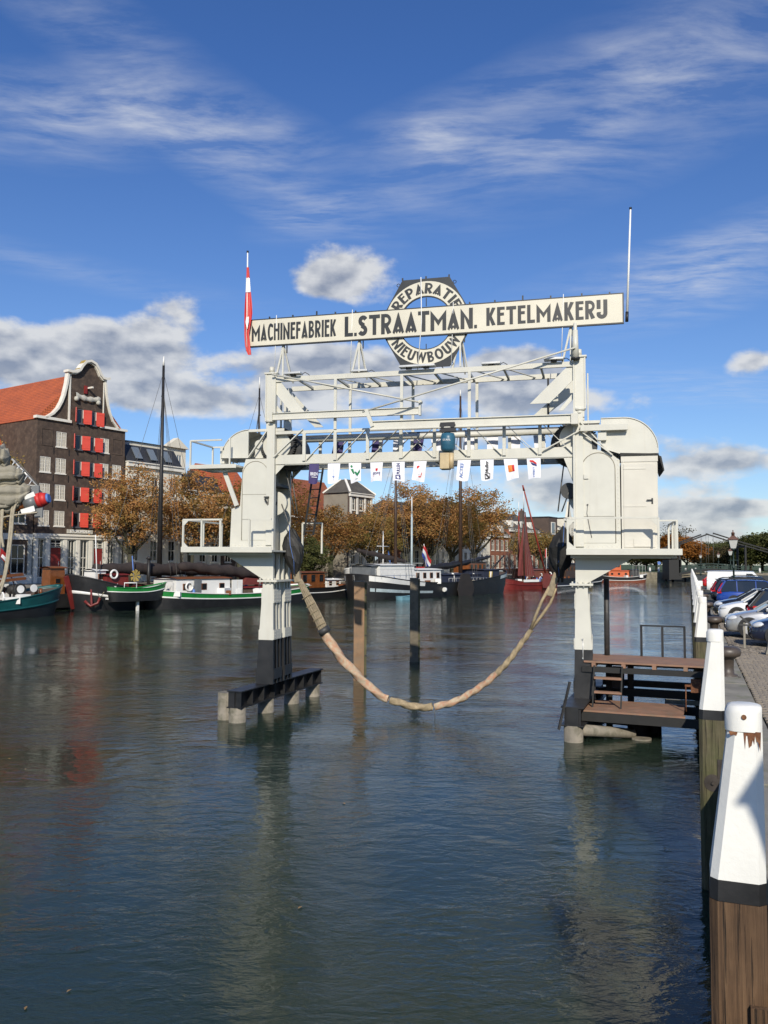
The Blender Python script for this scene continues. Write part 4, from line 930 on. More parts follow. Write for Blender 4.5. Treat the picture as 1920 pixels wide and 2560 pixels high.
# white-headed timber posts along the wall
def post_mesh(kind):
    top, wb, bb = 3.49 - QZ, 2.40 - QZ, 2.27 - QZ
    def sect(z, w_, d, ch=.045, off=0): # chamfered square
        x0, x1, y0, y1 = -w_ + off, off, -d / 2, d / 2
        return [(x0 + ch, y0, z), (x1 - ch, y0, z), (x1, y0 + ch, z), (x1, y1 - ch, z), (x1 - ch, y1, z), (x0 + ch, y1, z), (x0, y1 - ch, z), (x0, y0 + ch, z)]
    res = []
    mb = MB(); mb.grid([sect(bb, .332, .33), sect(wb, .326, .325), ], True, False); res.append(('paint_band', mb, 'black_paint'))
    mb = MB(); mb.grid([sect(wb + .001, .328, .327), sect(top - .16, .206, .21)], True, False); o_ = len(mb.v); res.append(('post_head', mb, 'post_white'))
    mb = MB(); mb.grid([sect(top - .165, .220, .226, .05), sect(top - .05, .218, .224, .05), sect(top - .012, .200, .206, .045), sect(top, .15, .155, .04, -.026)], True, True)
    n_ = len(mb.v); mb.f.append([n_ - 8 + i for i in range(8)]); mb.fm.append(0); mb.sm.append(True); res.append(('cap', mb, 'post_white'))
    mb = MB(); mb.grid([sect(-4.5, .334, .335), sect(bb - .001, .334, .335)], True, False); res.append(('timber', mb, kind))
    mb = MB(); c0 = Vector((-.17, -.172, -.02 - .35)); mb.cyl(c0, c0 + Vector((0, .012, 0)), .115, n=18); mb.cyl(c0 - Vector((0, .03, 0)), c0, .022, n=8); mb.box(-.11, -.0, -.18, -.169, -.3, -.05); res.append(('iron_plate', mb, 'iron'))
    return [(n, m.mesh(n, mt), mt) for n, m, mt in res]
PM = {k: post_mesh(k) for k in ('post_wood', 'post_mossy')}
order = ['nearest', 'second', 'third', 'fourth', 'fifth', 'sixth', 'seventh', 'eighth', 'ninth', 'tenth', 'eleventh', 'twelfth', 'thirteenth', 'fourteenth', 'fifteenth', 'sixteenth', 'seventeenth', 'eighteenth', 'nineteenth', 'twentieth', 'twenty-first', 'twenty-second', 'twenty-third']
pa = [5.95, 12.45] + [24.4 + 6.2 * k for k in range(20)]
random.seed(8)
for k, a in enumerate(pa):
    dist = a
    p = qthing('quay_post', ('nearest white-headed timber post with flaking paint under its cap' if k == 0 else order[k] + ' white-headed timber post from the viewer along the right quay'), 'post', a, W0 - .18, QZ + random.uniform(-.04, .03) * (k > 1), random.uniform(-.04, .04) * (k > 1), 'white-headed quay posts')
    for n_, me, mt in PM['post_wood' if k == 0 else 'post_mossy']:
        if k > 12 and n_ in ('iron_plate',): continue
        o = put(n_, me, p)
        if k == 0 and n_ == 'iron_plate': o.location.z -= .35
    if k == 0:
        random.seed(2)
        # bare weathered wood where the paint has flaked off, below the cap
        for (x0, x1, zt, n_) in ((-.115, -.045, 1.53, 9), (-.050, -.012, 1.53, 6), (-.200, -.15, 1.525, 6)):
            xs = [x0 + (x1 - x0) * i / n_ for i in range(n_ + 1)]; dep = [.02 + random.random() * (.10 if x0 > -.15 else .02) for _ in xs]; dep[0] = dep[-1] = .01
            yf = lambda z: -(.105 + (1.53 - z) * .0645) - .003
            MB().add([(x, yf(zt), zt) for x in xs] + [(x, yf(zt - d), zt - d) for x, d in zip(xs, dep)], [(i + n_ + 1, i + n_ + 2, i + 1, i) for i in range(n_)]).build('bare_patch', 'rust', p)
        MB().cyl((-.11, -.122, 1.62), (-.11, -.110, 1.62), .016, n=8).build('bolt', 'rust', p)
        MB().box(-.11, .01, -.215, -.169, -.45, -.13).build('wedge_block', 'post_wood', p)
# iron mooring bollards
bm = MB(); bm.lathe([(.26, 0), (.26, .04), (.17, .07), (.155, .2), (.165, .42), (.24, .47), (.32, .50), (.345, .57), (.33, .66), (.25, .71), (.05, .73), (.0, .73)], n=28); bm.v = [(x * .88, y * .88, z * .95) for x, y, z in bm.v]; bmm = bm.mesh('bollard', 'bollard_iron')
for k, (a, l) in enumerate(((20.9, .78), (32.6, .80), (44.5, .80), (56.5, .80), (68.5, .80), (81, .80))):
    t_ = qthing('mooring_bollard', 'rusty brown iron mushroom bollard, ' + order[k] + ' from the viewer on the right quay', 'bollard', a, l, QZ, 0, 'iron mooring bollards')
    put('bollard_body', bmm, t_); MB().box(-.3, .3, -.3, .3, -.005, .012).build('base_plate', 'iron', t_)
    if k == 0:
        for s_ in (-1, 1): MB().cyl((s_ * .24, -.24, .01), (s_ * .24, -.24, .035), .03, n=6).build('anchor_bolt', 'iron', t_)
# slim signpost
t_ = qthing('low_signpost', 'slim grey post with two small tilted plates beside the cobbles', 'signpost', 28.0, 1.55)
MB().box(-.03, .03, -.03, .03, 0, .78).build('post', 'concrete', t_); MB().bar((-.12, -.04, .98), (.18, -.04, .72), .02, .05).build('plate', 'dark_steel', t_); MB().bar((-.14, -.04, .72), (.2, -.04, .70), .02, .05).build('plate', 'dark_steel', t_)
t_ = qthing('stone_block', 'small weathered concrete block standing at the edge of the cobbles', 'stone', 26.3, 2.15)
MB().plate([(-.16, 0), (.16, 0), (.14, .30), (-.08, .34)], [], -.14, .14).build('block', 'coping', t_, .02)

# ---------------------------------------------------------------- landing stage between lift and quay
D_O = Vector((5.25, 21.9, 0)); D_AZ = R(112); D_RZ = R(-22)
ds = thing('landing_stage', 'two-level wooden landing stage linking the right tower of the lift to the quay', 'landing stage', D_O, D_RZ)
random.seed(4)
for k in range(12):
    b0 = k * .148; MB().box(-.0 + random.uniform(-.01, .01), 3.05, b0, b0 + .14, QZ + .0, QZ + .045).build('upper_plank', 'deck_wood', ds)
for k in range(12):
    b0 = -.76 + k * .148; MB().box(.05, 2.45 if k > 0 else 2.5, b0, b0 + .14, .66, .70 + random.uniform(0, .004)).build('lower_plank', 'deck_wood', ds)
for a in (.25, 1.0, 1.75, 2.5): MB().box(a - .05, a + .05, -.04, 1.8, QZ - .10, QZ - .002).build('joist', 'deck_wood', ds)
for b0 in (-.02, 1.66): MB().box(-.05, 3.0, b0, b0 + .1, QZ - .24, QZ - .102).build('bearer', 'blackwood', ds)
for b0 in (-.82, .98): MB().box(.0, 3.0, b0, b0 + .08, .44, .655).build('bearer', 'blackwood', ds)
MB().box(.0, 3.0, 1.8, 2.0, .72, .92).build('bearer', 'blackwood', ds); MB().box(.2, 3.0, 2.1, 2.25, .95, 1.12).build('bearer', 'blackwood', ds)
MB().box(1.9, 3.0, 1.55, 1.62, .62, .74).build('bearer', 'concrete', ds)
for (a, b0) in ((.05, .3), (.35, 1.6), (.9, 1.9), (2.85, -.5), (2.85, 1.5)): MB().box(a, a + .16, b0, b0 + .16, -2, QZ - .25 if b0 > -.4 else .44).build('pile', 'blackwood', ds)
MB().box(.55, .85, 1.3, 1.6, 1.0, QZ - .25).build('gusset', 'blackwood', ds)
for (a, b0, r_, h_) in ((1.32, .2, .26, .42), (1.62, .75, .24, .42), (1.45, -.35, .24, .04)): MB().cyl((a, b0, -2), (a, b0, h_), r_, n=18).build('support_pile', 'blackwood' if h_ > .1 else 'pile_concrete', ds)
MB().cyl((-.15, -1.2, .28), (1.25, -.25, .10), .15, .13, 14).build('raking_log', 'pile_concrete', ds); MB().cyl((.1, .5, .30), (1.1, .7, .22), .12, .11, 12).build('raking_log', 'pile_concrete', ds)
for a in (.28, .98): strut('ladder_side', (a, -.12, QZ - .05), (a - .03, -.28, .70), .035, .05, 'blackwood', ds)
for z in (1.42, 1.06): MB().box(.29, .97, -.28, -.12, z, z + .05).build('ladder_step', 'deck_wood', ds)
r_ = MB()
for a in (1.30, 1.85, 2.42): r_.box(a - .03, a + .03, 1.70, 1.76, QZ + .045, QZ + .86)
r_.box(1.27, 2.45, 1.69, 1.77, QZ + .86, QZ + .90); r_.build('handrail', 'black_paint', ds)
gt = MB()
for k in range(7): gt.cyl((-.03, .05 + k * .16, QZ + .05), (-.03, .05 + k * .16, QZ + .62 + .05 * (k == 6)), .014, n=6)
gt.bar((-.03, 0, QZ + .6), (-.03, 1.05, QZ + .6), .03, .03); gt.bar((-.03, 0, QZ + .1), (-.03, 1.05, QZ + .1), .03, .03); gt.build('gate', 'silver', ds)
MB().plate([(.45, QZ + .68), (.85, QZ + .68), (.85, QZ + .38), (.65, QZ + .28), (.45, QZ + .42)], [], -.055, -.045, lambda a, b_, d: (d, a, b_)).build('gate_board', 'rust', ds)
MB().cyl((.40, 1.55, QZ), (.40, 1.55, 3.95), .075, n=12).build('standpipe', 'dark_steel', ds)
mb = MB(); mb.box(2.62, 2.86, -.14, -.02, 1.20, 1.52); mb.bar((2.62, -.1, 1.36), (2.48, -.1, 1.36), .05, .05); mb.cyl((2.50, -.1, 1.36), (2.50, -.1, .72), .015); mb.build('winch_bracket', 'rust', ds)
strut('boat_hook_rail', (-.36, -1.72, .35), (-.10, -1.62, 1.5), .09, .05, 'black_paint', ds)
MB().box(2.95, 3.12, -.35, 1.9, QZ - .26, QZ - .05).build('quay_bearer', 'old_wood', ds)

# two rusty mooring piles standing in the basin
mat('pile_rust', (.30, .18, .10), .85, .3, 1.6, .006, 26, col2=(.19, .14, .095), thr=(.45, .7), streak=.45, streak_col=(.075, .05, .03))
mat('pile_dark', (.18, .15, .105), .85, .35, 1.8, .006, 26, col2=(.09, .075, .05), thr=(.45, .7), streak=.5, streak_col=(.04, .024, .017))
def h_pile(lab, X, Y, w_, z1, m, rz):
    t_ = thing('mooring_pile', lab, 'pile', (X, Y, 0), rz, 'mooring piles')
    MB().box(-w_ / 2, w_ * .32, -.12, .12, -3, z1).build('pile_body', m, t_, .01)
    MB().box(w_ * .325, w_ * .5, -.05, .20, -3, z1 - .03).build('guide_channel', 'mossy_wood', t_)
    for z in [z1 - .5 - .75 * k for k in range(5)]: MB().box(w_ * .36, w_ * .54, -.055, .01, z - .03, z + .03).build('step_iron', 'black_paint', t_)
    MB().box(-w_ / 2 - .012, w_ * .33, -.132, .13, z1 + .001, z1 + .02).build('top_plate', 'concrete', t_)
h_pile('rusty brown flat steel mooring pile, nearer the left tower', -.87, 31.2, .48, 3.65, 'pile_rust', R(3))
h_pile('darker mooring pile standing further out near the middle of the span', 1.39, 36.9, .44, 3.67, 'pile_dark', R(3))

# ================================================================ cars, lamps and the far end of the basin
def paint(name, col, rough=.25, metal=0.0): mat(name, col, rough, .03, 1.0, coat=1.0, metal=metal); return name
paint('car_silver', (.50, .50, .49), .3, .5); paint('car_white', (.78, .78, .77)); paint('car_blue', (.012, .050, .28)); paint('car_black', (.012, .013, .017)); paint('car_navy', (.012, .017, .04)); paint('car_grey', (.10, .105, .115), .3, .4)
mat('glass_dark', (.012, .015, .018), .05, .1, 1, spec=.8); mat('glass_light', (.16, .19, .22), .05, .1, 1, spec=.8)
mat('tyre', (.018, .018, .018), .8, .1, 8); mat('rim', (.50, .50, .51), .35, .1, 6, metal=.15); mat('plastic', (.02, .02, .021), .6, .1, 5)
mat('tail_red', (.55, .015, .012), .2, .1, 3, coat=1.0); mat('lamp_clear', (.62, .64, .66), .08, .1, 3, spec=.8); mat('plate_yellow', (.65, .45, .03), .5, .05, 3)
def lerp_table(tb, x):
    for (x0, *a), (x1, *b_) in zip(tb, tb[1:]):
        if x <= x1: f = (x - x0) / (x1 - x0); return [p + (q - p) * f for p, q in zip(a, b_)]
    return list(tb[-1][1:])
def car(lab, a, l, col, style='hatch', L=4.0, W=1.74, H=1.48, nose=True, group='cars parked along the right quay', rz=0.0):
    """nose=True: front towards the quay edge. Local x runs away from the edge, y along the quay"""
    t_ = qthing('parked_car' if style != 'van' else 'parked_van', lab, 'car' if style != 'van' else 'van', a, l, QZ + .005, rz, group)
    hw = W / 2
    # tables along the length from the front (0) to the back (1): top of lower body, half width, underside
    if style == 'van': tb = [(0, .62, .70, .42), (.03, .80, .90, .30), (.08, .98, .97, .26), (.2, 1.10, 1.0, .25), (.24, 1.15, 1.0, .25), (.97, 1.15, 1.0, .28), (1.0, 1.13, .97, .34)]
    else: tb = [(0, .56, .62, .34), (.02, .66, .80, .22), (.06, .74, .92, .20), (.15, .84, .98, .19), (.27, .93, 1.0, .19), (.5, .93, 1.0, .19), (.85, .96, .99, .20), (.95, .93, .94, .24), (.985, .84, .86, .30), (1.0, .72, .74, .38)]
    xs = [0, .008, .02, .04, .07, .11, .16, .22, .27, .35, .45, .55, .65, .75, .85, .91, .95, .975, .992, 1.0]
    rows = []
    for x in xs:
        zt, wf, zb = lerp_table(tb, x); w_ = hw * wf; zm = zb + (zt - zb) * .45
        half = [(0, zb), (w_ * .86, zb), (w_ * .97, zb + .07), (w_, zm), (w_ * .985, zt - .10), (w_ * .93, zt - .025), (w_ * .80, zt + .012), (0, zt + .035)]
        rows.append([(x * L, y, z) for y, z in half] + [(x * L, -y, z) for y, z in reversed(half[1:-1])])
    mb = MB().grid(rows, True); n_ = len(rows[0]); o_ = len(mb.v)
    mb.f += [list(range(n_)), [o_ - n_ + i for i in reversed(range(n_))]]; mb.fm += [0, 0]; mb.sm += [True, True]
    body = mb.build('body', col, t_)
    # greenhouse: glass shell with painted roof and pillars
    if style == 'van': g = (.17, .30, .98, 1.0, .9)
    elif style == 'wagon': g = (.25, .42, .90, .985, .80)
    elif style == 'suv': g = (.25, .42, .86, .975, .82)
    else: g = (.25, .44, .84, .965, .80)
    x0, x1, x2, x3, rw = [v * (L if i < 4 else 1) for i, v in enumerate(g)]
    zb = .93 if style != 'van' else 1.15; zr = H - .07
    def ringz(xa, xb, z, w_): return [(xa, w_, z), (xb, w_, z), (xb, -w_, z), (xa, -w_, z)]
    def wpt(f): return hw * (.97 - (.97 - rw) * f)
    lo = [(x0, hw * .93, zb - .02), (x3, hw * .93, zb - .02)]; up = [(x1, hw * rw, zr), (x2, hw * rw, zr)]
    gl = MB(); q = [lo[0], lo[1], (lo[1][0], -lo[1][1], lo[1][2]), (lo[0][0], -lo[0][1], lo[0][2]), up[0], up[1], (up[1][0], -up[1][1], up[1][2]), (up[0][0], -up[0][1], up[0][2])]
    gl.add(q, [(0, 1, 5, 4), (2, 3, 7, 6), (1, 2, 6, 5), (3, 0, 4, 7)], False)
    if style == 'van':   # panel sides, glass only at the front
        gl.build('side_panel', col, t_)
        for s_ in (1, -1):
            MB().add([(x0 + .20, s_ * hw * .935, zb + .06), (x0 + 1.25, s_ * hw * .935, zb + .06), (x0 + 1.25, s_ * (hw * .905 + .002), zr - .16), (x1 + .12, s_ * (hw * .905 + .002), zr - .16)], [(0, 1, 2, 3)]).build('side_window', 'glass_dark', t_)
        MB().add([(x0 + .06, hw * .85, zb + .05), (x0 + .06, -hw * .85, zb + .05), (x1 - .02, -hw * .80, zr - .05), (x1 - .02, hw * .80, zr - .05)], [(0, 1, 2, 3)]).build('windscreen', 'glass_dark', t_).location = (-.03, 0, .02)
        MB().box(.2 * L, L, -hw - .006, -hw + .01, .60, .64).build('side_strip', 'plastic', t_)
    else:
        gl.build('windows', 'glass_dark', t_)
        pm_ = col if style != 'suv' else 'plastic'
        for s_ in (1, -1):
            strut('pillar', (x0 + .02, s_ * hw * .925, zb), (x1, s_ * (hw * rw + .003), zr), .05, .05, pm_, t_); strut('pillar', (x3 - .02, s_ * hw * .925, zb), (x2, s_ * (hw * rw + .003), zr), .10, .09, pm_, t_)
            for f in (.36, .66):
                xa = x0 + (x3 - x0) * f + .12; strut('pillar', (xa, s_ * (hw * .932), zb), (xa + .02, s_ * (hw * rw + .004), zr), .05, .012, pm_, t_, (0, 1, 0))
        for s_ in (1, -1): MB().box(x0 + .28, x0 + .42, min(s_ * hw, s_ * (hw + .17)), max(s_ * hw, s_ * (hw + .17)), zb, zb + .13).build('mirror', col, t_, .03)
    rr = []
    for (x, dz_) in ((x1 - .06, -.03), (x1 + .05, .03), ((x1 + x2) / 2, .07), (x2 - .05, .04), (x2 + .10, -.02)):
        rr.append([(x, w_ * hw * rw * 1.03, zr + dz_ + c_) for w_, c_ in ((1, -.03), (.9, .0), (.5, .015), (-.5, .015), (-.9, 0), (-1, -.03))])
    MB().grid(rr).build('roof', col, t_)
    if style in ('wagon', 'suv'):
        for s_ in (1, -1): MB().tube([(x1 + .1, s_ * hw * .72, zr + .05), (x1 + .3, s_ * hw * .72, zr + .13), (x2 - .3, s_ * hw * .72, zr + .13), (x2, s_ * hw * .72, zr + .04)], .02, 6).build('roof_rail', 'plastic', t_)
    if style != 'van': MB().box(x2 - .02, x2 + .20, -hw * .74, hw * .74, zr - .01, zr + .03).build('spoiler', col, t_, .01)
    # wheels
    for xw in (.19 * L, .80 * L):
        for s_ in (1, -1):
            r_ = .33; MB().cyl((xw, s_ * (hw - .3), r_ + .03), (xw, s_ * (hw + .004), r_ + .03), r_ + .035, n=24).build('wheel_arch', 'plastic', t_)
            wh = MB().cyl((xw, s_ * (hw - .2), r_), (xw, s_ * (hw + .012), r_), r_, n=24).build('wheel', 'tyre', t_)
            MB().cyl((xw, s_ * (hw + .008), r_), (xw, s_ * (hw + .02), r_), r_ * .70, r_ * .62, n=12).build('rim', 'rim', wh)
    # lamps, grille, plates
    for s_ in (1, -1):
        hl = MB(); hl.lathe([(.0, -1), (.5, -.86), (.86, -.5), (1, 0), (.86, .5), (.5, .86), (0, 1)], n=12)
        hl.v = [(.052 * L + .17 * x + .10 * abs(y), s_ * hw * .72 + .20 * y * s_ * 1.0, .675 + .085 * z + .05 * x) for x, y, z in hl.v]; hl.build('headlight', 'lamp_clear', t_)
        if style == 'wagon': pts = [(x3 + .03, .93 * hw, zb - .12), (x3 - .22, .995 * hw, zb - .10), (x3 - .16, .985 * hw, zb + .02), (x2 + .12, rw * hw * 1.05, zr - .12), (x2 + .17, rw * hw * .98, zr - .12), (x3 + .05, .86 * hw, zb)]
        else: pts = [(L * .998, .78 * hw, .74), (L * .93, .985 * hw, .76), (L * .90, .985 * hw, .93), (L * .965, .92 * hw, .95), (L * .995, .66 * hw, .90)]
        o = MB().add([(x, s_ * y, z) for x, y, z in pts], [tuple(range(len(pts)))]).build('tail_light', 'tail_red', t_); o.location = (.012, s_ * .015, .005)
    MB().box(-.012, .06, -.40, .40, .30, .44).build('air_intake', 'plastic', t_); MB().box(-.02, .05, -.30, .30, .54, .62).build('grille', 'plastic', t_)
    MB().box(-.03, -.018, -.26, .26, .44, .55).build('number_plate', 'plate_yellow', t_)
    MB().box(L - .03, L + .012, -.26, .26, .62, .73).build('number_plate', 'plate_yellow', t_)
    MB().box(.05, L * .3 if 0 else .2, -hw * .7, hw * .7, .20, .25).build('bumper_lip', 'plastic', t_)
    if not nose:
        for o in t_.children: o.matrix_parent_inverse = Matrix.Identity(4)
        t_.rotation_euler = (0, 0, Q_RZ + PI + rz); t_.location = qpos(a, l + L)
    return t_
car('very dark blue hatchback at the right edge of the picture, nearest on the quay', 29.3, 1.75, 'car_navy', 'hatch', 4.1)
car('silver hatchback parked nose to the water, second nearest on the quay', 32.6, 1.15, 'car_silver', 'hatch', 4.05)
car('dark estate car with large red tail lamps backed up between silver and white cars', 36.4, 2.1, 'car_navy', 'suv', 4.4, 1.85, 1.60, nose=False)
car('small white hatchback parked nose to the water behind the silver one', 40.0, 1.15, 'car_white', 'hatch', 3.95)
car('black hatchback parked just beyond the small white one', 43.4, 1.05, 'car_black', 'hatch', 4.0, H=1.42)
car('bright blue estate car with tall red tail lamps', 54.5, 1.5, 'car_blue', 'wagon', 4.7, 1.86, 1.62, nose=False)
car('black estate car with roof rails behind the blue one', 57.8, 1.25, 'car_black', 'wagon', 4.7, 1.86, 1.64, nose=False)
car('dark grey car low beside the blue estate', 61.2, 1.3, 'car_grey', 'hatch', 4.2, nose=False)
car('black car with raised roof in front of the white van', 66.0, 2.2, 'car_black', 'suv', 4.6, 1.9, 1.68, nose=False)
car('white panel van standing side-on behind the parked cars', 76.5, 1.35, 'car_white', 'van', 5.2, 1.95, 1.98, nose=False)
car('red car far along the quay beyond the van', 92, 1.2, 'tail_red', 'hatch', 4.0, nose=False)
# motorcycle between posts and van
t_ = qthing('motorcycle', 'red and white motorcycle parked by the posts beside the van', 'motorcycle', 72, .75)
for y in (-.7, .7): MB().cyl((-.05, y, .32), (.05, y, .32), .32, n=18).build('wheel', 'tyre', t_)
MB().grid([[(-.05, -.6, .45), (.05, -.6, .45)], [(-.16, -.3, .85), (.16, -.3, .85)], [(-.18, .1, .95), (.18, .1, .95)], [(-.12, .5, .8), (.12, .5, .8)], [(-.08, .8, .9), (.08, .8, .9)]]).build('tank_and_seat', 'tail_red', t_)
MB().box(-.15, .15, -.35, .35, .3, .7).build('engine', 'rim', t_, .03); MB().bar((-.35, -.45, 1.05), (.35, -.45, 1.05), .04, .04).build('handlebar', 'plastic', t_); MB().box(-.2, .2, -.62, -.5, .75, 1.2).build('fairing', 'white', t_, .04); MB().bar((0, -.7, .32), (0, -.45, 1.0), .06, .06).build('fork', 'rim', t_)

# street lanterns
mat('lamp_green', (.015, .035, .028), .5, .2, 3); mat('copper', (.14, .075, .055), .6, .2, 4); mat('lamp_glass', (.55, .56, .52), .15, .1, 2, spec=.7)
def lantern(lab, a, l, s_=1.0, z=QZ, pos=None):
    t_ = thing('street_lamp', lab, 'street lamp', pos or qpos(a, l, z), Q_RZ, 'old street lanterns')
    mb = MB(); mb.lathe([(.17, 0), (.17, .5), (.12, .55), (.10, .9), (.07, 1.0), (.055, 2.4), (.09, 2.42), (.09, 2.5), (.045, 2.55), (.04, 3.55), (.10, 3.62)], n=12); mb.build('column', 'lamp_green', t_)
    mb = MB(); mb.tube([(-.3, 0, 2.95), (.3, 0, 2.95)], .02, 6); mb.build('ladder_bar', 'lamp_green', t_)
    mb = MB(); b0, b1 = .17, .30; z0, z1 = 3.72, 4.28
    mb.add([(-b0, -b0, z0), (b0, -b0, z0), (b0, b0, z0), (-b0, b0, z0), (-b1, -b1, z1), (b1, -b1, z1), (b1, b1, z1), (-b1, b1, z1)], [(0, 1, 5, 4), (1, 2, 6, 5), (2, 3, 7, 6), (3, 0, 4, 7), (0, 3, 2, 1)]); mb.build('lantern_glass', 'lamp_glass', t_)
    fr = MB()
    for i in range(4):
        c0 = (math.copysign(b0, (1, 1, -1, -1)[i]), math.copysign(b0, (1, -1, -1, 1)[i])); c1 = (math.copysign(b1, c0[0]), math.copysign(b1, c0[1])); fr.bar((*c0, z0), (*c1, z1), .03, .03)
    fr.build('lantern_frame', 'lamp_green', t_)
    ro = MB(); b2 = .36
    ro.add([(-b2, -b2, z1), (b2, -b2, z1), (b2, b2, z1), (-b2, b2, z1), (-.10, -.10, z1 + .26), (.10, -.10, z1 + .26), (.10, .10, z1 + .26), (-.10, .10, z1 + .26)], [(0, 3, 2, 1), (0, 1, 5, 4), (1, 2, 6, 5), (2, 3, 7, 6), (3, 0, 4, 7), (4, 5, 6, 7)])
    ro.lathe([(.10, 0), (.10, .16), (.13, .17), (.05, .25), (.02, .28), (.045, .33), (.0, .40)], (0, 0, z1 + .26), 10); ro.build('lantern_roof', 'copper', t_)
    MB().cyl((0, 0, 3.58), (0, 0, 3.72), .10, .17, 8).build('lantern_seat', 'lamp_green', t_)
    t_.scale = (s_,) * 3
lantern('nearest old square street lantern with copper roof above the parked cars', 55.8, 2.55, .95)
lantern('second old street lantern further along the quay', 122, 5.2)
lantern('third old street lantern by the drawbridge', 172, 5.2)
lantern('fourth small street lantern at the end of the quay', 190, 2.2)
lantern('dark street lantern at the right edge of the picture beyond the cars', 128, 13.5)

lantern('unseen street lantern added behind the viewer to shade the nearest post', 1.19, 2.53)  # added out of view so that its shadow falls on the nearest quay post

# end of the basin: stone wall, lawn, drawbridge, white kerb posts
mat('grass', (.055, .085, .02), .95, .3, .6, .03, 6); mat('end_stone', (.26, .23, .17), .9, .3, .9, .03, 5, col2=(.14, .125, .09), thr=(.45, .65))
EY = 206.0
structure(MB().box(48, 330, EY, EY + 5, -3, 2.1).build('end_wall', 'end_stone'))
structure(MB().add([(20, EY + 3, 2.12), (420, EY + 3, 2.12), (420, 800, 2.6), (-60, 800, 2.6)], [(0, 1, 2, 3)]).build('park_lawn', 'grass'))
random.seed(21)
ew = bpy.data.objects['end_wall']
for r_ in range(2):
    x = 62.0
    while x < 78:
        w_ = random.uniform(.9, 1.8); MB().box(x, x + w_ - .06, EY - .05, EY + .02, .5 + r_ * .75, .5 + r_ * .75 + .68).build('wall_stone', 'end_stone', ew, .02); x += w_
def white_post(lab, X, Y, z=2.1, h=1.1):
    t_ = thing('kerb_post', lab, 'post', (X, Y, z), 0, 'small white posts at the end of the basin')
    MB().cyl((0, 0, 0), (0, 0, h), .30, .20, 10).build('post_body', 'post_white', t_); MB().lathe([(.2, 0), (.17, .08), (.0, .12)], (0, 0, h), 10).build('post_top', 'post_white', t_)
for k, px in enumerate((1624, 1646, 1685, 1698, 1713, 1738, 1762, 1898)):
    white_post('squat white post at the end of the basin, ' + order[k].replace('nearest', 'first') + ' from the left', (px - 960) / 2075 * (EY + .8), EY + .8)
db = thing('drawbridge', 'black timber drawbridge with two raised balance beams at the end of the basin', 'drawbridge', (74, 200, 2.0), 0)
def PX(px, py, D=200.0): return ((px - 960) / 2075 * D - 74, 0, 4.4 + (1407 + (px - 1700) * .005 - py) / 2075 * D - 2.0)
for (xa, tw) in ((1690, 'left'), (1853, 'right')):
    for dy in (-2.2, 2.2):
        b0 = PX(xa, 1425); top = PX(xa, 1362)
        MB().bar((b0[0], dy, -.2), (top[0], dy, top[2]), .40, .40).build('tower_post', 'blackwood', db)
        bp = [PX(1640, 1378), PX(1690, 1361), PX(1762, 1335)] if tw == 'left' else [PX(1774, 1333), PX(1850, 1357), PX(1935, 1381)]
        for p, q in zip(bp, bp[1:]): MB().bar((p[0], dy, p[2]), (q[0], dy, q[2]), .24, .30).build('balance_beam', 'blackwood', db)
        tip = bp[2] if tw == 'left' else bp[0]
        MB().cyl((tip[0], dy, tip[2]), (tip[0], dy, 1.2), .04, n=6).build('hanging_chain', 'wire', db)
    t1 = PX(xa, 1366); MB().bar((t1[0], -2.5, t1[2]), (t1[0], 2.5, t1[2]), .35, .4).build('tower_head', 'blackwood', db)
    for (px0, px1) in ((1820, 1836),) if tw == 'right' else (): pass
for dy in (-2.4, 2.4):
    pts = [PX(1690, 1418), PX(1735, 1411), PX(1770, 1408), PX(1805, 1410), PX(1850, 1416)]
    for dz_ in (0, -.55, -1.1):
        mb = MB()
        for p, q in zip(pts, pts[1:]): mb.bar((p[0], dy, p[2] + dz_), (q[0], dy, q[2] + dz_), .12, .16)
        mb.build('deck_rail', 'lamp_green', db)
pts = [PX(1688, 1434), PX(1735, 1426), PX(1770, 1423), PX(1805, 1425), PX(1856, 1432)]
for p, q in zip(pts, pts[1:]): MB().bar((p[0], 0, p[2]), (q[0], 0, q[2]), 5, .5).build('bridge_deck', 'blackwood', db)
mb = MB(); mb.box(-6.2, -3.2, -2.4, 2.4, -1.5, 3.2); mb.build('abutment_shed', 'blackwood', db)
# fenders in the water before the bridge
for k, (px, h) in enumerate(((1681, 3.6), (1664, 1.2), (1712, .9))):
    t_ = thing('fender_pile', 'dark fender pile standing before the end wall, ' + ('tall one', 'short one left', 'short one right')[k], 'pile', ((px - 960) / 2075 * 203, 203, 0), 0, 'fender piles at the end wall'); MB().cyl((0, 0, -2), (0, 0, h), .3, n=10).build('pile_body', 'blackwood', t_)
t_ = thing('blue_sign', 'small round blue traffic sign on a post by the far bridge', 'sign', ((1659 - 960) / 2075 * 204, 207.5, 2.1)); MB().cyl((0, 0, 0), (0, 0, 2.6), .05, n=6).build('post', 'wire', t_); MB().cyl((0, -.08, 2.3), (0, -.04, 2.3), .42, n=16).build('sign_disc', 'bluel', t_)

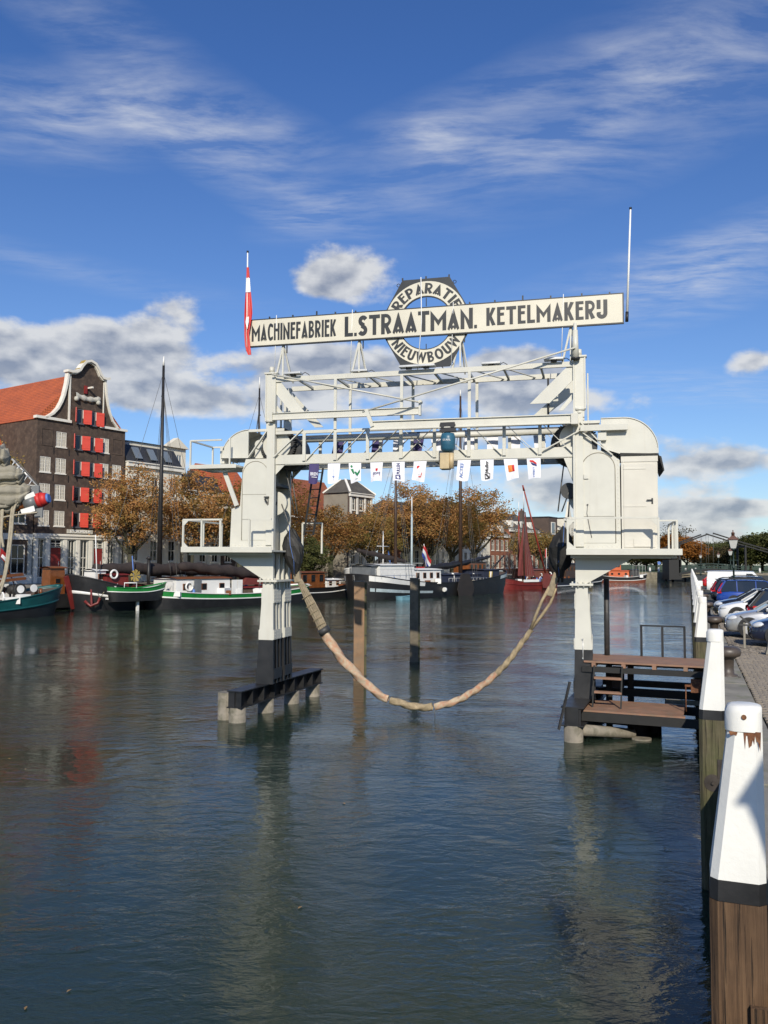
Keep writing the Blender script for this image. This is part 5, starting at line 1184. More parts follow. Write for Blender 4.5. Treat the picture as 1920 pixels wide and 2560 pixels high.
# ================================================================ left bank: quay, street, houses
B_O = Vector((-35.4, 84, 0)); B_AZ = R(34); BT = Vector((math.sin(B_AZ), math.cos(B_AZ), 0)); BN = Vector((BT.y, -BT.x, 0)); B_RZ = R(90 - 34)
SZ = 2.0      # street level
def bpos(s, off=0.0, z=0.0): return B_O + BT * s + BN * off + Vector((0, 0, z))
def bthing(name, label, cat, s, off=0.0, z=SZ, group=None, rz=0.0): return thing(name, label, cat, bpos(s, off, z), B_RZ + rz, group)   # local x along the street, y into the houses, z up
mat('dark_brick', (.080, .055, .041), .85, .3, 1.1, .012, 30, col2=(.135, .095, .068), thr=(.48, .75), streak=.3, streak_col=(.03, .025, .02))
mat('red_brick', (.27, .105, .06), .85, .2, .8, .008, 30, col2=(.20, .09, .06), thr=(.5, .8)); mat('brown_brick', (.10, .07, .055), .85, .2, .8, .008, 30)
mat('plaster', (.72, .67, .55), .8, .08, .6, streak=.08, streak_col=(.4, .37, .3)); mat('cream_plaster', (.66, .58, .38), .8, .08, .6); mat('grey_plaster', (.26, .23, .18), .85, .15, .8); mat('pale_grey', (.42, .43, .40), .7, .12, .8)
mat('trim_white', (.76, .725, .64), .6, .07, 1.2); mat('shutter_red', (.62, .065, .04), .5, .08, 1.5); mat('door_red', (.22, .022, .018), .45, .15, 2); mat('grey_frame', (.10, .10, .115), .6, .1, 2)
mat('stone_carved', (.52, .50, .43), .8, .2, 3, .02, 8); mat('lead_yellow', (.45, .32, .08), .7, .3, 2)
mat('slate', (.035, .037, .042), .6, .25, 1.6, .01, 12); mat('slate_brown', (.095, .085, .07), .75, .25, 1.6, .015, 10)
def tiled(name, col, col2, k=1.25):
    m = bpy.data.materials.new(name); m.use_nodes = True; t = NT(m.node_tree); b = t.n['Principled BSDF']
    co = t.new('ShaderNodeTexCoord').outputs['Object']; n = t.noise(co, .7, 6, .6); n2 = t.noise(co, 9, 3, .5)
    c = t.mix(t.mapr(n, .35, .7), (*col, 1), (*col2, 1)); c = t.mix(1.0, c, t.ramp(n2, [(.3, .75), (.7, 1.15)]), 'MULTIPLY')
    wv = t.new('ShaderNodeTexWave', bands_direction='Z'); t.put(wv.inputs['Vector'], co); wv.inputs['Scale'].default_value = k; wv.inputs['Distortion'].default_value = .2
    wx = t.new('ShaderNodeTexWave', bands_direction='X'); t.put(wx.inputs['Vector'], co); wx.inputs['Scale'].default_value = k * .9
    c = t.mix(1.0, c, t.ramp(wv.outputs[1], [(.0, .62), (.35, 1.0), (1, 1.06)]), 'MULTIPLY')
    t.put(b.inputs['Base Color'], c); b.inputs['Roughness'].default_value = .75
    bn = t.new('ShaderNodeBump'); bn.inputs['Strength'].default_value = .8; bn.inputs['Distance'].default_value = .05
    t.put(bn.inputs['Height'], t.m('ADD', wv.outputs[1], t.m('MULTIPLY', wx.outputs[1], .5))); t.l.new(bn.outputs[0], b.inputs['Normal']); MATS[name] = m
tiled('tile_orange', (.50, .115, .035), (.36, .085, .03)); tiled('tile_red', (.36, .105, .045), (.22, .075, .04)); tiled('tile_brown', (.14, .095, .065), (.10, .075, .055))

# ground of the left bank
structure(MB().add([tuple(bpos(-60, 10, SZ - .02)), tuple(bpos(220, 10, SZ - .02)), tuple(bpos(220, -60, SZ - .02)), tuple(bpos(-60, -60, SZ - .02))], [(0, 1, 2, 3)]).build('street', 'coping'))
structure(MB().add([tuple(bpos(s, o, z)) for z in (-3, SZ - .024) for (s, o) in ((-60, 10), (190, 10), (190, 9.5), (-60, 9.5))], [(0, 1, 5, 4), (1, 2, 6, 5), (3, 0, 4, 7), (4, 5, 6, 7)]).build('basin_wall', 'quay_stone'))

_wc = {}
def window(parent, x, z, w_, h_, kind='sash', y=.0, name='window'):
    """frame at the wall face with a pane set back; x, z lower left corner"""
    key = (round(w_, 2), round(h_, 2), kind)
    if key not in _wc:
        fm = {'bars': 'trim_white', 'sash': 'trim_white', 'dark': 'grey_frame', 'shop': 'trim_white', 'plain': 'trim_white'}[kind]; d0, d1 = .02, .12
        mb = MB(); t_ = {'shop': .06, 'bars': .07}.get(kind, .09)
        mb.plate(rect(0, w_, 0, h_), [rect(t_, w_ - t_, t_, h_ - t_)], d0, d1)
        if kind == 'bars':
            t2 = .16; mb.box(w_ / 2 - .045, w_ / 2 + .045, d0 - .02, d1 - .02, t_, h_ - t_)
            for k in range(3):
                for s_ in (0, 1):
                    xx = t_ + (w_ / 2 - .07 - t_) * (k + 1) / 4 + s_ * (w_ / 2 + .07 - t_); mb.box(xx - .016, xx + .016, d0 + .01, d1 - .03, t_, h_ - t_)
            for k in range(3):
                zz = t_ + (h_ - 2 * t_) * (k + 1) / 4; mb.box(t_, w_ - t_, d0 + .03, d1 - .02, zz - .016, zz + .016)
            mb.box(-.06, w_ + .06, -.08, d1, -.12, 0)
        elif kind in ('sash', 'shop'):
            mb.box(t_, w_ - t_, d0 + .01, d1 - .01, h_ * .52 - .035, h_ * .52 + .035); mb.box(w_ / 2 - .025, w_ / 2 + .025, d0 + .02, d1 - .02, t_, h_ - t_)
            if kind == 'sash': mb.box(-.08, w_ + .08, -.10, d1, -.10, 0)
            else: mb.box(t_, w_ - t_, d0 + .02, d1 - .02, h_ * .26 - .02, h_ * .26 + .02)
        elif kind == 'plain': mb.box(w_ / 2 - .04, w_ / 2 + .04, d0 + .02, d1 - .02, t_, h_ - t_)
        _wc[key] = (mb.mesh(name, fm), MB().box(t_ * .6, w_ - t_ * .6, d1 - .03, d1, t_ * .6, h_ - t_ * .6).mesh('pane', 'glass_dark' if kind != 'plain' else 'glass_light'))
    fme, pme = _wc[key]
    o = put(name, fme, parent, loc=(x, y, z)); put('pane', pme, o); return o
def shell(parent, x0, x1, z0, z1, holes, m, depth=9.0, name='wall', side=None):
    """front wall with openings, side walls and a dark room behind"""
    MB().plate(rect(x0, x1, z0, z1), [rect(*h) for h in holes], .0, .28).build(name, m, parent)
    for xx in (x0, x1 - .25): MB().box(xx, xx + .25, .282, depth, z0, z1).build('side_wall', side or m, parent)
    MB().box(x0 + .26, x1 - .26, .9, 1.0, z0, z1 - .1).build('inner_wall', 'brown_brick', parent)

# ---------------------------------------------------------------- the tall brick warehouse
wh = bthing('brick_warehouse', 'tall dark brick warehouse with bell gable and open red shutters', 'warehouse', 0, 0, 0)
WW = 10.95
rows_ = [7.92, 10.65, 13.42, 16.20]
holes = []
for z in rows_:
    cols = [(.40, 1.62), (2.20, 3.42), (7.62, 8.78), (9.28, 10.48)] if z < 16 else [(2.20, 3.42), (7.62, 8.78)]
    for (a, b_) in cols: holes.append((a, b_, z, z + 1.58))
    for (a, b_) in ((4.50, 5.22), (6.10, 6.84)): holes.append((a, b_, z, z + 1.52))
for (a, b_) in ((4.62, 5.30), (6.22, 6.94)): holes.append((a, b_, 19.02, 20.6))
holes.append((5.38, 5.98, 22.3, 23.15))
gable = [(3.62, 18.9), (3.62, 24.15), (4.25, 24.25), (4.75, 24.62), (5.05, 25.15), (5.45, 25.62), (5.95, 25.75), (6.5, 25.55), (6.85, 25.1), (7.1, 24.6), (7.5, 24.2), (7.92, 24.1), (7.92, 18.9)]
wingL = [(.9, 18.9)] + [(1.78, 19.50), (2.35, 20.15), (2.75, 20.9), (3.05, 21.7), (3.35, 23.0), (3.48, 24.1), (3.62, 24.15)]
wingR = [(7.92, 24.1), (8.02, 23.6), (8.12, 22.6), (8.35, 21.5), (8.65, 20.6), (9.05, 19.75), (9.55, 19.25), (9.9, 18.9)]
out = [(0, 7.1), (WW, 7.1), (WW, 18.9)] + wingR[::-1] + gable[::-1][2:-2] + wingL[::-1] + [(0, 18.9)]
MB().plate(out, [rect(*h) for h in holes], 0, .3).build('front_wall', 'dark_brick', wh)
for xx in (0, WW - .25): MB().box(xx, xx + .25, .302, 26, SZ, 18.8).build('side_wall', 'dark_brick', wh)
MB().box(.26, WW - .26, 1.0, 1.1, SZ, 18.5).build('inner_wall', 'brown_brick', wh)
# blind panels, recessed brick
for (a, b_) in ((.55, 1.70), (9.30, 10.48)): MB().plate(rect(a - .08, b_ + .08, 16.15, 17.9), [rect(a, b_, 16.22, 17.84)], -.05, -.002).build('blind_panel', 'dark_brick', wh)
for z in rows_:
    for (a, b_) in ([(.40, 1.62), (2.20, 3.42), (7.62, 8.78), (9.28, 10.48)] if z < 16 else [(2.20, 3.42), (7.62, 8.78)]): window(wh, a, z, b_ - a, 1.58, 'bars')
def hatch(a, b_, z, h_):
    window(wh, a, z, b_ - a, h_, 'dark')
    MB().box(a - .10, b_ + .10, -.20, -.002, z - .16, z - .002).build('sill', 'grey_frame', wh)
def shutter(x, w_, z, h_, ang, hinge):
    """leaf swung out from the wall; hinge=-1 hinged at its left edge, +1 right edge"""
    mb = MB(); mb.box(0 if hinge < 0 else -w_, w_ if hinge < 0 else 0, -.07, 0, 0, h_)
    o = mb.build('shutter', 'shutter_red', wh); o.location = (x, -.03, z); o.rotation_euler = (0, 0, R(ang))
    for zz in (.22, h_ - .26):
        q = MB().box(.02 if hinge < 0 else -w_ + .02, w_ - .02 if hinge < 0 else -.02, -.088, -.071, zz - .025, zz + .025).build('strap', 'shutter_red', o)
for z in rows_ + [19.02]:
    d = .10 if z > 19 else 0
    hatch(4.50 + d * 1.2, 5.22 + d * .8, z, 1.52); hatch(6.10 + d * 1.2, 6.84 + d, z, 1.52)
    shutter(4.44 + d, .86, z, 1.52, 48, 1); shutter(5.30 + d, .86, z - .04, 1.52, -22, -1); shutter(6.93 + d, .86, z - .06, 1.52, -18, -1)
    for xx in (5.24 + d * .8, 6.86 + d): MB().plate([(0, .55), (.10, .55)] + [(.10, 1.25), (.05, 1.42), (0, 1.48)], [], -.05, .02).build('reveal_panel', 'trim_white', wh).location = (xx, 0, z)
    for xx in (4.36 + d, 5.98 + d * 1.2): MB().plate([(0, 1.0), (.10, 1.0), (.10, 1.48), (.03, 1.45), (0, 1.3)], [], -.06, .01).build('reveal_panel', 'trim_white', wh).location = (xx + .05, 0, z)
# white trims of the gable
def strip(pts, w_, d0, d1, name, m='trim_white', side=1):
    L_, R_ = [], []
    for i, p in enumerate(pts):
        a, b_ = pts[max(i - 1, 0)], pts[min(i + 1, len(pts) - 1)]; t_ = Vector((b_[0] - a[0], b_[1] - a[1])).normalized(); n_ = Vector((-t_.y, t_.x)) * w_ * side
        L_.append(p); R_.append((p[0] + n_.x, p[1] + n_.y))
    return MB().plate(L_ + R_[::-1], [], d0, d1).build(name, m, wh)
strip(wingL, .22, -.22, .34, 'scroll_coping'); strip(wingR, .20, -.22, .34, 'scroll_coping')
MB().box(3.50, 3.72, -.10, -.002, 19.15, 24.1).build('neck_pilaster', 'trim_white', wh); MB().box(7.84, 7.94, -.10, -.002, 19.15, 24.0).build('neck_pilaster', 'trim_white', wh)
MB().box(-.25, 3.85, -.22, .36, 18.86, 19.14).build('shoulder_cornice', 'trim_white', wh); MB().box(7.45, WW + .15, -.22, .36, 18.86, 19.12).build('shoulder_cornice', 'trim_white', wh)
cr = [(3.10, 24.22), (3.7, 24.2), (4.27, 24.3), (4.72, 24.62), (5.0, 25.1), (5.42, 25.62), (5.95, 25.80), (6.5, 25.62), (6.9, 25.1), (7.15, 24.6), (7.55, 24.25), (8.1, 24.2), (8.5, 24.35)]
strip(cr, .26, -.45, .40, 'crest_cornice'); strip([(p[0], p[1] - .14) for p in cr[1:-1]], .13, -.25, -.003, 'crest_cornice')
strip([(4.5, 24.75), (4.72, 24.95), (5.0, 25.4), (5.3, 25.85)], .06, -.40, .38, 'crest_lead', 'lead_yellow')
# carved garland, hoisting hatch and beam
rowsg = []
for i in range(13):
    f = i / 12; cz = 21.95 - .22 * math.sin(PI * f); r_ = .30 + .07 * math.sin(i * 1.9); cy = -.1
    rowsg.append([(4.25 + 3.1 * f, cy - r_ * .7 * math.cos(t_), cz + r_ * math.sin(t_)) for t_ in [2 * PI * k / 10 for k in range(10)]])
MB().grid(rowsg, True).build('carved_garland', 'stone_carved', wh)
for xx in (4.36, 7.12): MB().lathe([(.05, -.25), (.22, -.2), (.26, 0), (.20, .2), (.05, .25)], (xx, -.2, 21.55), 10).build('carved_scroll', 'stone_carved', wh)
MB().box(5.38, 5.72, -.16, .1, 22.3, 23.15).build('loft_hatch', 'door_red', wh); MB().bar((5.85, .2, 22.95), (5.85, -.9, 22.95), .16, .18).build('hoist_beam', 'trim_white', wh)
for (xx, z) in ((1.95, 10.2), (3.75, 10.2), (1.95, 12.9), (3.75, 12.9), (7.3, 12.9), (8.95, 12.9), (1.95, 15.7), (3.75, 15.7), (7.3, 15.7), (8.95, 15.7)): MB().box(xx - .03, xx + .03, -.05, -.002, z - .35, z + .35).build('wall_anchor', 'black_paint', wh)
# roof behind the gable
MB().plate([(-.1, 18.8), (WW + .1, 18.8), (WW / 2, 24.6)], [], .32, 26).build('roof', 'tile_orange', wh)
# shop front
gf = [(.27, 1.12, 2.6, 6.5), (1.86, 3.15, 2.1, 6.5), (3.97, 4.72, 2.6, 6.5), (5.46, 6.30, 2.6, 6.5), (7.10, 8.30, 2.1, 6.5), (8.95, 9.72, 2.6, 6.5)]
MB().plate(rect(-.12, WW - .15, SZ, 7.1), [rect(*h) for h in gf], -.08, .25).build('shop_front', 'pale_grey', wh)
MB().box(-.14, WW - .12, -.24, -.082, 6.58, 7.08).build('shop_cornice', 'trim_white', wh); MB().box(1.7, 9.6, -.36, -.242, 6.86, 7.0).build('shop_cornice', 'trim_white', wh)
for x in (-.1, 1.22, 3.25, 4.80, 6.40, 8.36, 9.80): MB().box(x + .06, x + .50, -.16, -.082, SZ, 6.56).build('pilaster', 'trim_white', wh)
for i, (a, b_, z0, z1) in enumerate(gf):
    if i in (1, 4):
        dd = MB().box(a + .05, b_ - .05, .02, .12, z0, 5.62).build('door', 'door_red', wh); MB().cyl((b_ - .25, .0, 3.6), (b_ - .25, .0, 4.3), .025, n=6).build('handle', 'silver', dd)
        window(wh, a, 5.7, b_ - a, z1 - 5.7, 'shop', .0)
    else: window(wh, a, z0, b_ - a, z1 - z0, 'shop', .0)
o = MB().box(3.76, 6.90, -.12, -.002, 7.2, 7.62).build('name_stone', 'stone_carved', wh)
put('lettering', text_mesh('STOKHOLM', .40, 'white', .02, 1.25, .012), wh, loc=(5.33, -.14, 7.40))

# ---------------------------------------------------------------- neighbours
def roof_gable(parent, x0, x1, ze, zr, depth, m, over=.25, ridge_y=None):
    ry = ridge_y or depth / 2
    MB().plate([(-over, ze - .1), (ry, zr), (depth + over, ze - .1)], [], x0, x1, lambda a, b_, d: (d, a, b_)).build('roof', m, parent)
def house(lab, s0, s1, ze, zr, wall, roofm, kinds, cols, rows, name='town_house', off=0.0, depth=10.0, ww=1.1, wh_=1.9, cornice='trim_white', dormers=0, chim=(), roofkind='gable', plinth=None, side=None, cat='house'):
    h = bthing(name, lab, cat, s0, off, 0); W_ = s1 - s0
    hl = []; wl = []
    for (z, hh) in rows:
        for k in range(cols):
            x = W_ * (k + .5) / cols; w2 = ww / 2; hl.append((x - w2, x + w2, z, z + hh)); wl.append((x - w2, z, ww, hh))
    shell(h, 0, W_, SZ, ze, hl, wall, depth, side=side)
    for (x, z, w_, hh) in wl: window(h, x, z, w_, hh, kinds)
    if cornice: MB().box(-.1, W_ + .1, -.35, -.002, ze - .45, ze).build('cornice', cornice, h); MB().box(-.15, W_ + .15, -.5, .1, ze + .002, ze + .12).build('gutter', cornice, h)
    if plinth: MB().box(0, W_, -.06, -.002, SZ, SZ + 3.4 if plinth == 'tall' else SZ + .9).build('plinth', 'trim_white', h) if plinth != 'tall' else None
    if roofkind == 'gable': roof_gable(h, -.05, W_ + .05, ze + .13, zr, depth, roofm)
    elif roofkind == 'mansard':
        MB().plate([(-.1, ze + .13), (1.5, zr), (depth - 1, zr + .25), (depth, ze)], [], -.02, W_ + .02, lambda a, b_, d: (d, a, b_)).build('roof', roofm, h)
    elif roofkind == 'hip':
        a = 1.9; MB().add([(-.3, -.4, ze + .12), (W_ + .3, -.4, ze + .12), (W_ + .3, depth, ze + .12), (-.3, depth, ze + .12), (a, 1.9, zr), (W_ - a, 1.9, zr), (W_ - a, depth - 1.9, zr), (a, depth - 1.9, zr)], [(0, 3, 2, 1), (0, 1, 5, 4), (1, 2, 6, 5), (2, 3, 7, 6), (3, 0, 4, 7), (4, 5, 6, 7)]).build('roof', roofm, h)
        for (p, q) in (((-.3, -.4, ze + .2), (a, 2.2, zr + .05)), ((W_ + .3, -.4, ze + .2), (W_ - a, 2.2, zr + .05)), ((-.3, depth, ze + .2), (a, depth - 1.9, zr + .05))): MB().bar(p, q, .35, .2).build('hip_ridge', 'trim_white', h)
    elif roofkind == 'flat': MB().box(-.1, W_ + .1, -.1, depth, ze + .121, ze + .35).build('roof', roofm, h)
    for k in range(dormers):
        x = W_ * (k + .5) / dormers; dm = MB().box(x - .75, x + .75, .6, 3.6, ze + .3, ze + 2.0).build('dormer', 'trim_white', h); window(h, x - .5, ze + .45, 1.0, 1.3, 'plain', .45)
    for (x, y, hh) in chim: c = MB().box(x - .5, x + .5, y - .4, y + .4, zr - 2, zr + hh).build('chimney', 'brown_brick', h); MB().box(x - .3, x - .05, y - .1, y + .1, zr + hh, zr + hh + .4).build('chimney_pot', 'tile_red', h); MB().box(x + .1, x + .35, y - .1, y + .1, zr + hh, zr + hh + .4).build('chimney_pot', 'tile_red', h)
    return h
# far left: white storehouse with long orange roof standing back, low brick house in front of it
lh = bthing('roofed_storehouse', 'cream storehouse with a long orange tiled roof left of the warehouse', 'building', -16, -5, 0)
shell(lh, 0, 15.6, SZ, 15.4, [], 'plaster', 14)
MB().plate([(-.2, 15.3), (4.2, 20.9), (9, 20.9), (14, 15.3)], [], -.05, 15.8, lambda a, b_, d: (d, a, b_)).build('roof', 'tile_orange', lh)
for x in (7.0, 11.6):
    sk = MB().bar((x, 1.3, 17.3), (x + .0, 2.3, 18.6), 1.0, .12, (0, -1, .8)).build('skylight', 'slate', lh); MB().box(x - .7, x + .7, .85, 1.1, 16.75, 16.95).build('skylight_sill', 'trim_white', lh)
for x in (8.8, 10.6): MB().box(x, x + 1.4, 5, 6.4, 20.9, 22.0).build('roof_unit', 'trim_white', lh)
house('low dark brick house with a white ground floor at the left edge', -9.5, -.15, 11.8, 13.5, 'dark_brick', 'tile_brown', 'sash', 3, [(3.0, 2.9), (8.0, 2.4)], ww=1.5, plinth='base')
MB().box(0, 9.3, -.12, -.004, 6.4, 7.0).build('shop_cornice', 'trim_white', bpy.data.objects['town_house'])
for x in (.1, 2.6, 5.8, 8.8): MB().box(x, x + .45, -.10, -.004, SZ + .9, 6.4).build('pilaster', 'pale_grey', bpy.data.objects['town_house'])
# white modern block with slate mansard right of the warehouse, gabled block behind it
h = house('white apartment block with black slate mansard and skylights beside the warehouse', 11.3, 19.4, 15.5, 17.75, 'plaster', 'slate', 'sash', 3, [(4.3, 2.4), (8.6, 2.1), (11.9, 2.2)], 'apartment_block', ww=1.05, roofkind='mansard', cat='building')
for x in (1.7, 3.9, 6.1):
    w_ = MB().bar((x, .05, 16.0), (x, .95, 17.35), .95, .12, (0, -1, .7)).build('skylight', 'glass_light', h); w_.location = (0, -.08, .06)
MB().plate([(0, 15.5), (2.0, 15.5), (2.0, 18.2), (0, 18.2)], [], -.02, 1.9, lambda a, b_, d: (a - 1.2, d, b_)).build('parapet', 'plaster', h) if 0 else None
h = house('pale gabled block rising behind the slate mansard', 15.6, 24.6, 18.8, 19.6, 'plaster', 'slate', 'plain', 4, [(15.4, 2.6)], 'apartment_block', off=-5, ww=.9, cornice=None, cat='building')
MB().plate([(5.4, 18.8), (9.2, 18.8), (7.3, 20.1)], [], -.4, .5).build('gable', 'plaster', h)
house('white house with a dark slate roof and chimney behind the trees', 20.0, 26.2, 12.9, 15.1, 'plaster', 'slate', 'sash', 3, [(4.2, 2.4), (8.2, 2.2)], chim=((3.0, 2.0, .6),), roofkind='mansard')
house('house with a steep bright orange roof behind the left tower', 26.3, 33.5, 11.5, 17.2, 'brown_brick', 'tile_orange', 'sash', 3, [(4.2, 2.2), (8.2, 2.0)])
house('brick house with brown roof behind the left tower', 33.6, 44.3, 11.0, 14.0, 'brown_brick', 'tile_brown', 'sash', 4, [(4.0, 2.2), (7.6, 2.0)])
house('long house with a red tiled roof left of the hipped house', 45.4, 59.6, 11.0, 17.6, 'grey_plaster', 'tile_red', 'sash', 3, [(4.2, 2.2)], off=-5.2, depth=9)
h = house('tall grey house with hipped slate roof and ornate white windows', 53.6, 60.0, 15.0, 17.4, 'brown_brick', 'slate_brown', 'sash', 3, [(4.0, 2.5), (8.2, 2.4), (12.4, 1.9)], ww=1.0, roofkind='hip', side='grey_plaster', depth=5.0)
for x in (.15, 1.85, 3.95, 5.75): MB().box(x, x + .42, -.15, -.004, 11.8, 14.5).build('white_pilaster', 'trim_white', h)
MB().plate([(0, 3.2), (6.4, 3.2), (6.4, 7.2), (0, 7.2)], [rect(x - .55, x + .55, 3.9, 6.6) for x in (1.07, 3.2, 5.33)], -.05, -.004).build('stone_base', 'plaster', h)
house('dark gabled house right of the hipped house', 60.2, 65.5, 11.6, 14.8, 'brown_brick', 'slate_brown', 'sash', 3, [(4.0, 2.4), (8.0, 2.1)], ww=1.0)
house('red brick house low between the trees', 65.7, 70.0, 9.5, 12.4, 'red_brick', 'tile_brown', 'sash', 2, [(3.6, 2.4), (6.9, 1.8)])
h = house('cream house with arched ground floor windows behind the trees', 70.2, 79.5, 12.6, 15.2, 'cream_plaster', 'tile_brown', 'sash', 4, [(3.4, 3.0), (8.2, 2.2)], ww=1.3)
house('white stuccoed house with tall windows behind the trees', 79.7, 88.0, 13.2, 15.5, 'plaster', 'slate', 'sash', 4, [(3.4, 2.9), (8.0, 2.4)], ww=1.15)
house('pale tall house partly hidden by the last big tree', 88.2, 97.0, 14.6, 16.4, 'plaster', 'slate_brown', 'sash', 4, [(3.4, 2.9), (7.6, 2.4), (11.2, 2.0)], ww=1.15)
house('brown roofed low house beside the last big tree', 97.2, 101.8, 9.6, 14.6, 'plaster', 'tile_brown', 'sash', 2, [(3.4, 2.6)], depth=11)
house('small red brick house with white dormers', 102.0, 110.6, 10.0, 15.0, 'red_brick', 'slate_brown', 'sash', 4, [(3.2, 2.6), (6.8, 2.2)], ww=1.25, dormers=2, depth=11)
house('wide orange brick house with slate roof and two white dormers', 110.8, 126.2, 11.4, 15.4, 'red_brick', 'slate_brown', 'sash', 6, [(3.2, 2.8), (7.4, 2.4)], ww=1.35, dormers=3, depth=11, chim=((15.0, 4.0, .9),))
house('narrow dark brick house with plain cornice', 126.4, 131.8, 10.6, 13.6, 'brown_brick', 'slate', 'sash', 3, [(3.2, 2.7), (7.0, 2.2)], ww=1.2)
h = house('taller brown brick house with one big white framed window high up', 132.0, 137.2, 14.8, 15.6, 'brown_brick', 'slate', 'sash', 2, [(3.2, 2.7), (7.0, 2.2)], ww=1.2, roofkind='flat', cornice=None)
MB().plate(rect(1.4, 3.8, 11.0, 13.9), [rect(1.6, 3.6, 11.2, 13.7)], -.12, -.003).build('window_frame', 'trim_white', h); MB().box(1.6, 3.6, -.06, -.004, 11.2, 13.7).build('pane', 'glass_light', h)
house('cream house with a dark roof left of the white turret', 137.4, 141.5, 12.6, 14.9, 'cream_plaster', 'slate', 'sash', 2, [(3.2, 2.7), (7.0, 2.2)], ww=1.2)
h = house('white house with a pointed ornamental turret gable', 141.7, 148.0, 15.0, 15.6, 'plaster', 'slate', 'sash', 3, [(3.2, 2.7), (7.0, 2.2), (11, 2.0)], ww=1.1, roofkind='flat')
MB().plate([(1.2, 15.1), (5.0, 15.1), (4.2, 16.2), (3.5, 17.6), (3.1, 19.4), (2.7, 17.6), (2.0, 16.2)], [], -.1, .5).build('gable', 'plaster', h)
house('long grey-roofed hall standing back behind the brick houses', 116, 140, 14.0, 16.6, 'grey_plaster', 'slate', 'plain', 5, [(8, 2)], 'town_hall_block', off=-18, cat='building')
house('brick house row end beside the far bridge', 148.2, 160, 10.5, 13.5, 'red_brick', 'tile_brown', 'sash', 5, [(3.2, 2.7), (7.0, 2.2)], ww=1.2)

# ================================================================ trees
def leafmat(name, cols, tr=.32):
    m = bpy.data.materials.new(name); m.use_nodes = True; t = NT(m.node_tree); b = t.n['Principled BSDF']
    co = t.new('ShaderNodeTexCoord').outputs['Object']; geo = t.new('ShaderNodeNewGeometry').outputs['Random Per Island']
    f = t.m('ADD', t.m('MULTIPLY', t.mapr(t.noise(co, .42, 4, .6), .3, .7), .62), t.m('MULTIPLY', geo, .38))
    n = len(cols); c = t.ramp(f, [(i / (n - 1), cc) for i, cc in enumerate(cols)])
    t.put(b.inputs['Base Color'], c); b.inputs['Roughness'].default_value = .7; b.inputs['Specular IOR Level'].default_value = .25
    tl = t.new('ShaderNodeBsdfTranslucent'); t.put(tl.inputs[0], c); ms = t.new('ShaderNodeMixShader'); ms.inputs[0].default_value = tr
    t.l.new(b.outputs[0], ms.inputs[1]); t.l.new(tl.outputs[0], ms.inputs[2]); t.l.new(ms.outputs[0], t.n['Material Output'].inputs[0]); MATS[name] = m
leafmat('leaf_brown', [(.115, .110, .030), (.22, .155, .042), (.37, .195, .062), (.48, .235, .085), (.38, .17, .07)])
leafmat('leaf_mixed', [(.095, .105, .028), (.18, .15, .040), (.33, .19, .058), (.45, .22, .08)])
leafmat('leaf_orange', [(.10, .055, .012), (.26, .10, .018), (.38, .15, .022)])
leafmat('leaf_green', [(.040, .055, .016), (.075, .085, .025), (.125, .110, .035)])
leafmat('leaf_far', [(.055, .060, .030), (.095, .080, .035), (.10, .060, .030)])
mat('bark', (.050, .045, .028), .9, .3, 3, .03, 10, col2=(.060, .070, .025), thr=(.5, .7))
def tree_meshes(seed, H, Rr, bole, leaf, nclump=125, nleaf=68, size=.145, dense=1.0, spread=.50):
    rnd = random.Random(seed)
    tr = MB(); tips = []
    def limb(p, d, L, r, lvl):
        pts = [Vector(p)]; d = Vector(d).normalized(); n = 4
        for i in range(n):
            d = (d + Vector((rnd.uniform(-.22, .22), rnd.uniform(-.22, .22), rnd.uniform(-.05, .22)))).normalized(); pts.append(pts[-1] + d * (L / n))
        rs = [r * (1 - .55 * i / n) for i in range(n + 1)]; tr.tube(pts, rs, 7 if lvl < 2 else 5)
        if lvl < 3:
            for k in range(3 if lvl else 3):
                i = rnd.choice((2, 3, 4)); q = pts[i]; a = rnd.uniform(0, 2 * PI); nd = (d * .8 + Vector((math.cos(a), math.sin(a), rnd.uniform(.0, .7))) * .75); limb(q, nd, L * rnd.uniform(.5, .72), rs[i] * .65, lvl + 1)
        else: tips.append(pts[-1])
    tr.tube([(0, 0, -.2), (.05, .03, bole * .5), (0, 0, bole + .2)], [.42, .34, .36], 10)
    for k in range(6):
        a = 2 * PI * k / 6 + rnd.uniform(-.3, .3); limb((0, 0, bole), (math.cos(a) * .8, math.sin(a) * .8, rnd.uniform(.55, 1.1)), H * .30, .20, 1)
    limb((0, 0, bole), (0, 0, 1), H * .36, .22, 1)
    cz = (bole * 1.35 + H) / 2; hz_ = (H - bole * 1.35) / 2
    cl = []
    while len(cl) < nclump:
        x, y, z = rnd.uniform(-1, 1), rnd.uniform(-1, 1), rnd.uniform(-1, 1); q = x * x + y * y + z * z
        if q > 1 or q < .35 and rnd.random() < .8: continue
        zz = cz + z * hz_; wob = 1 + .16 * math.sin(3 * math.atan2(y, x) + seed) + .1 * math.sin(5 * z + seed)
        cl.append((Vector((x * Rr * wob, y * Rr * wob, zz)), rnd.uniform(.6, 1.25)))
    for tp in tips: cl.append((tp, .8))
    lf = MB()
    for c, k in cl:
        for i in range(int(nleaf * k * dense)):
            p = c + Vector((rnd.gauss(0, spread), rnd.gauss(0, spread), rnd.gauss(0, spread * .62)))
            a = Vector((rnd.gauss(0, 1), rnd.gauss(0, 1), rnd.gauss(0, .6))).normalized(); b_ = a.orthogonal().normalized(); s_ = size * rnd.uniform(.6, 1.35)
            lf.add([p - a * s_, p + b_ * s_ * .55, p + a * s_, p - b_ * s_ * .55], [(0, 1, 2, 3)])
    return tr.mesh('trunk', 'bark'), lf.mesh('crown', leaf)
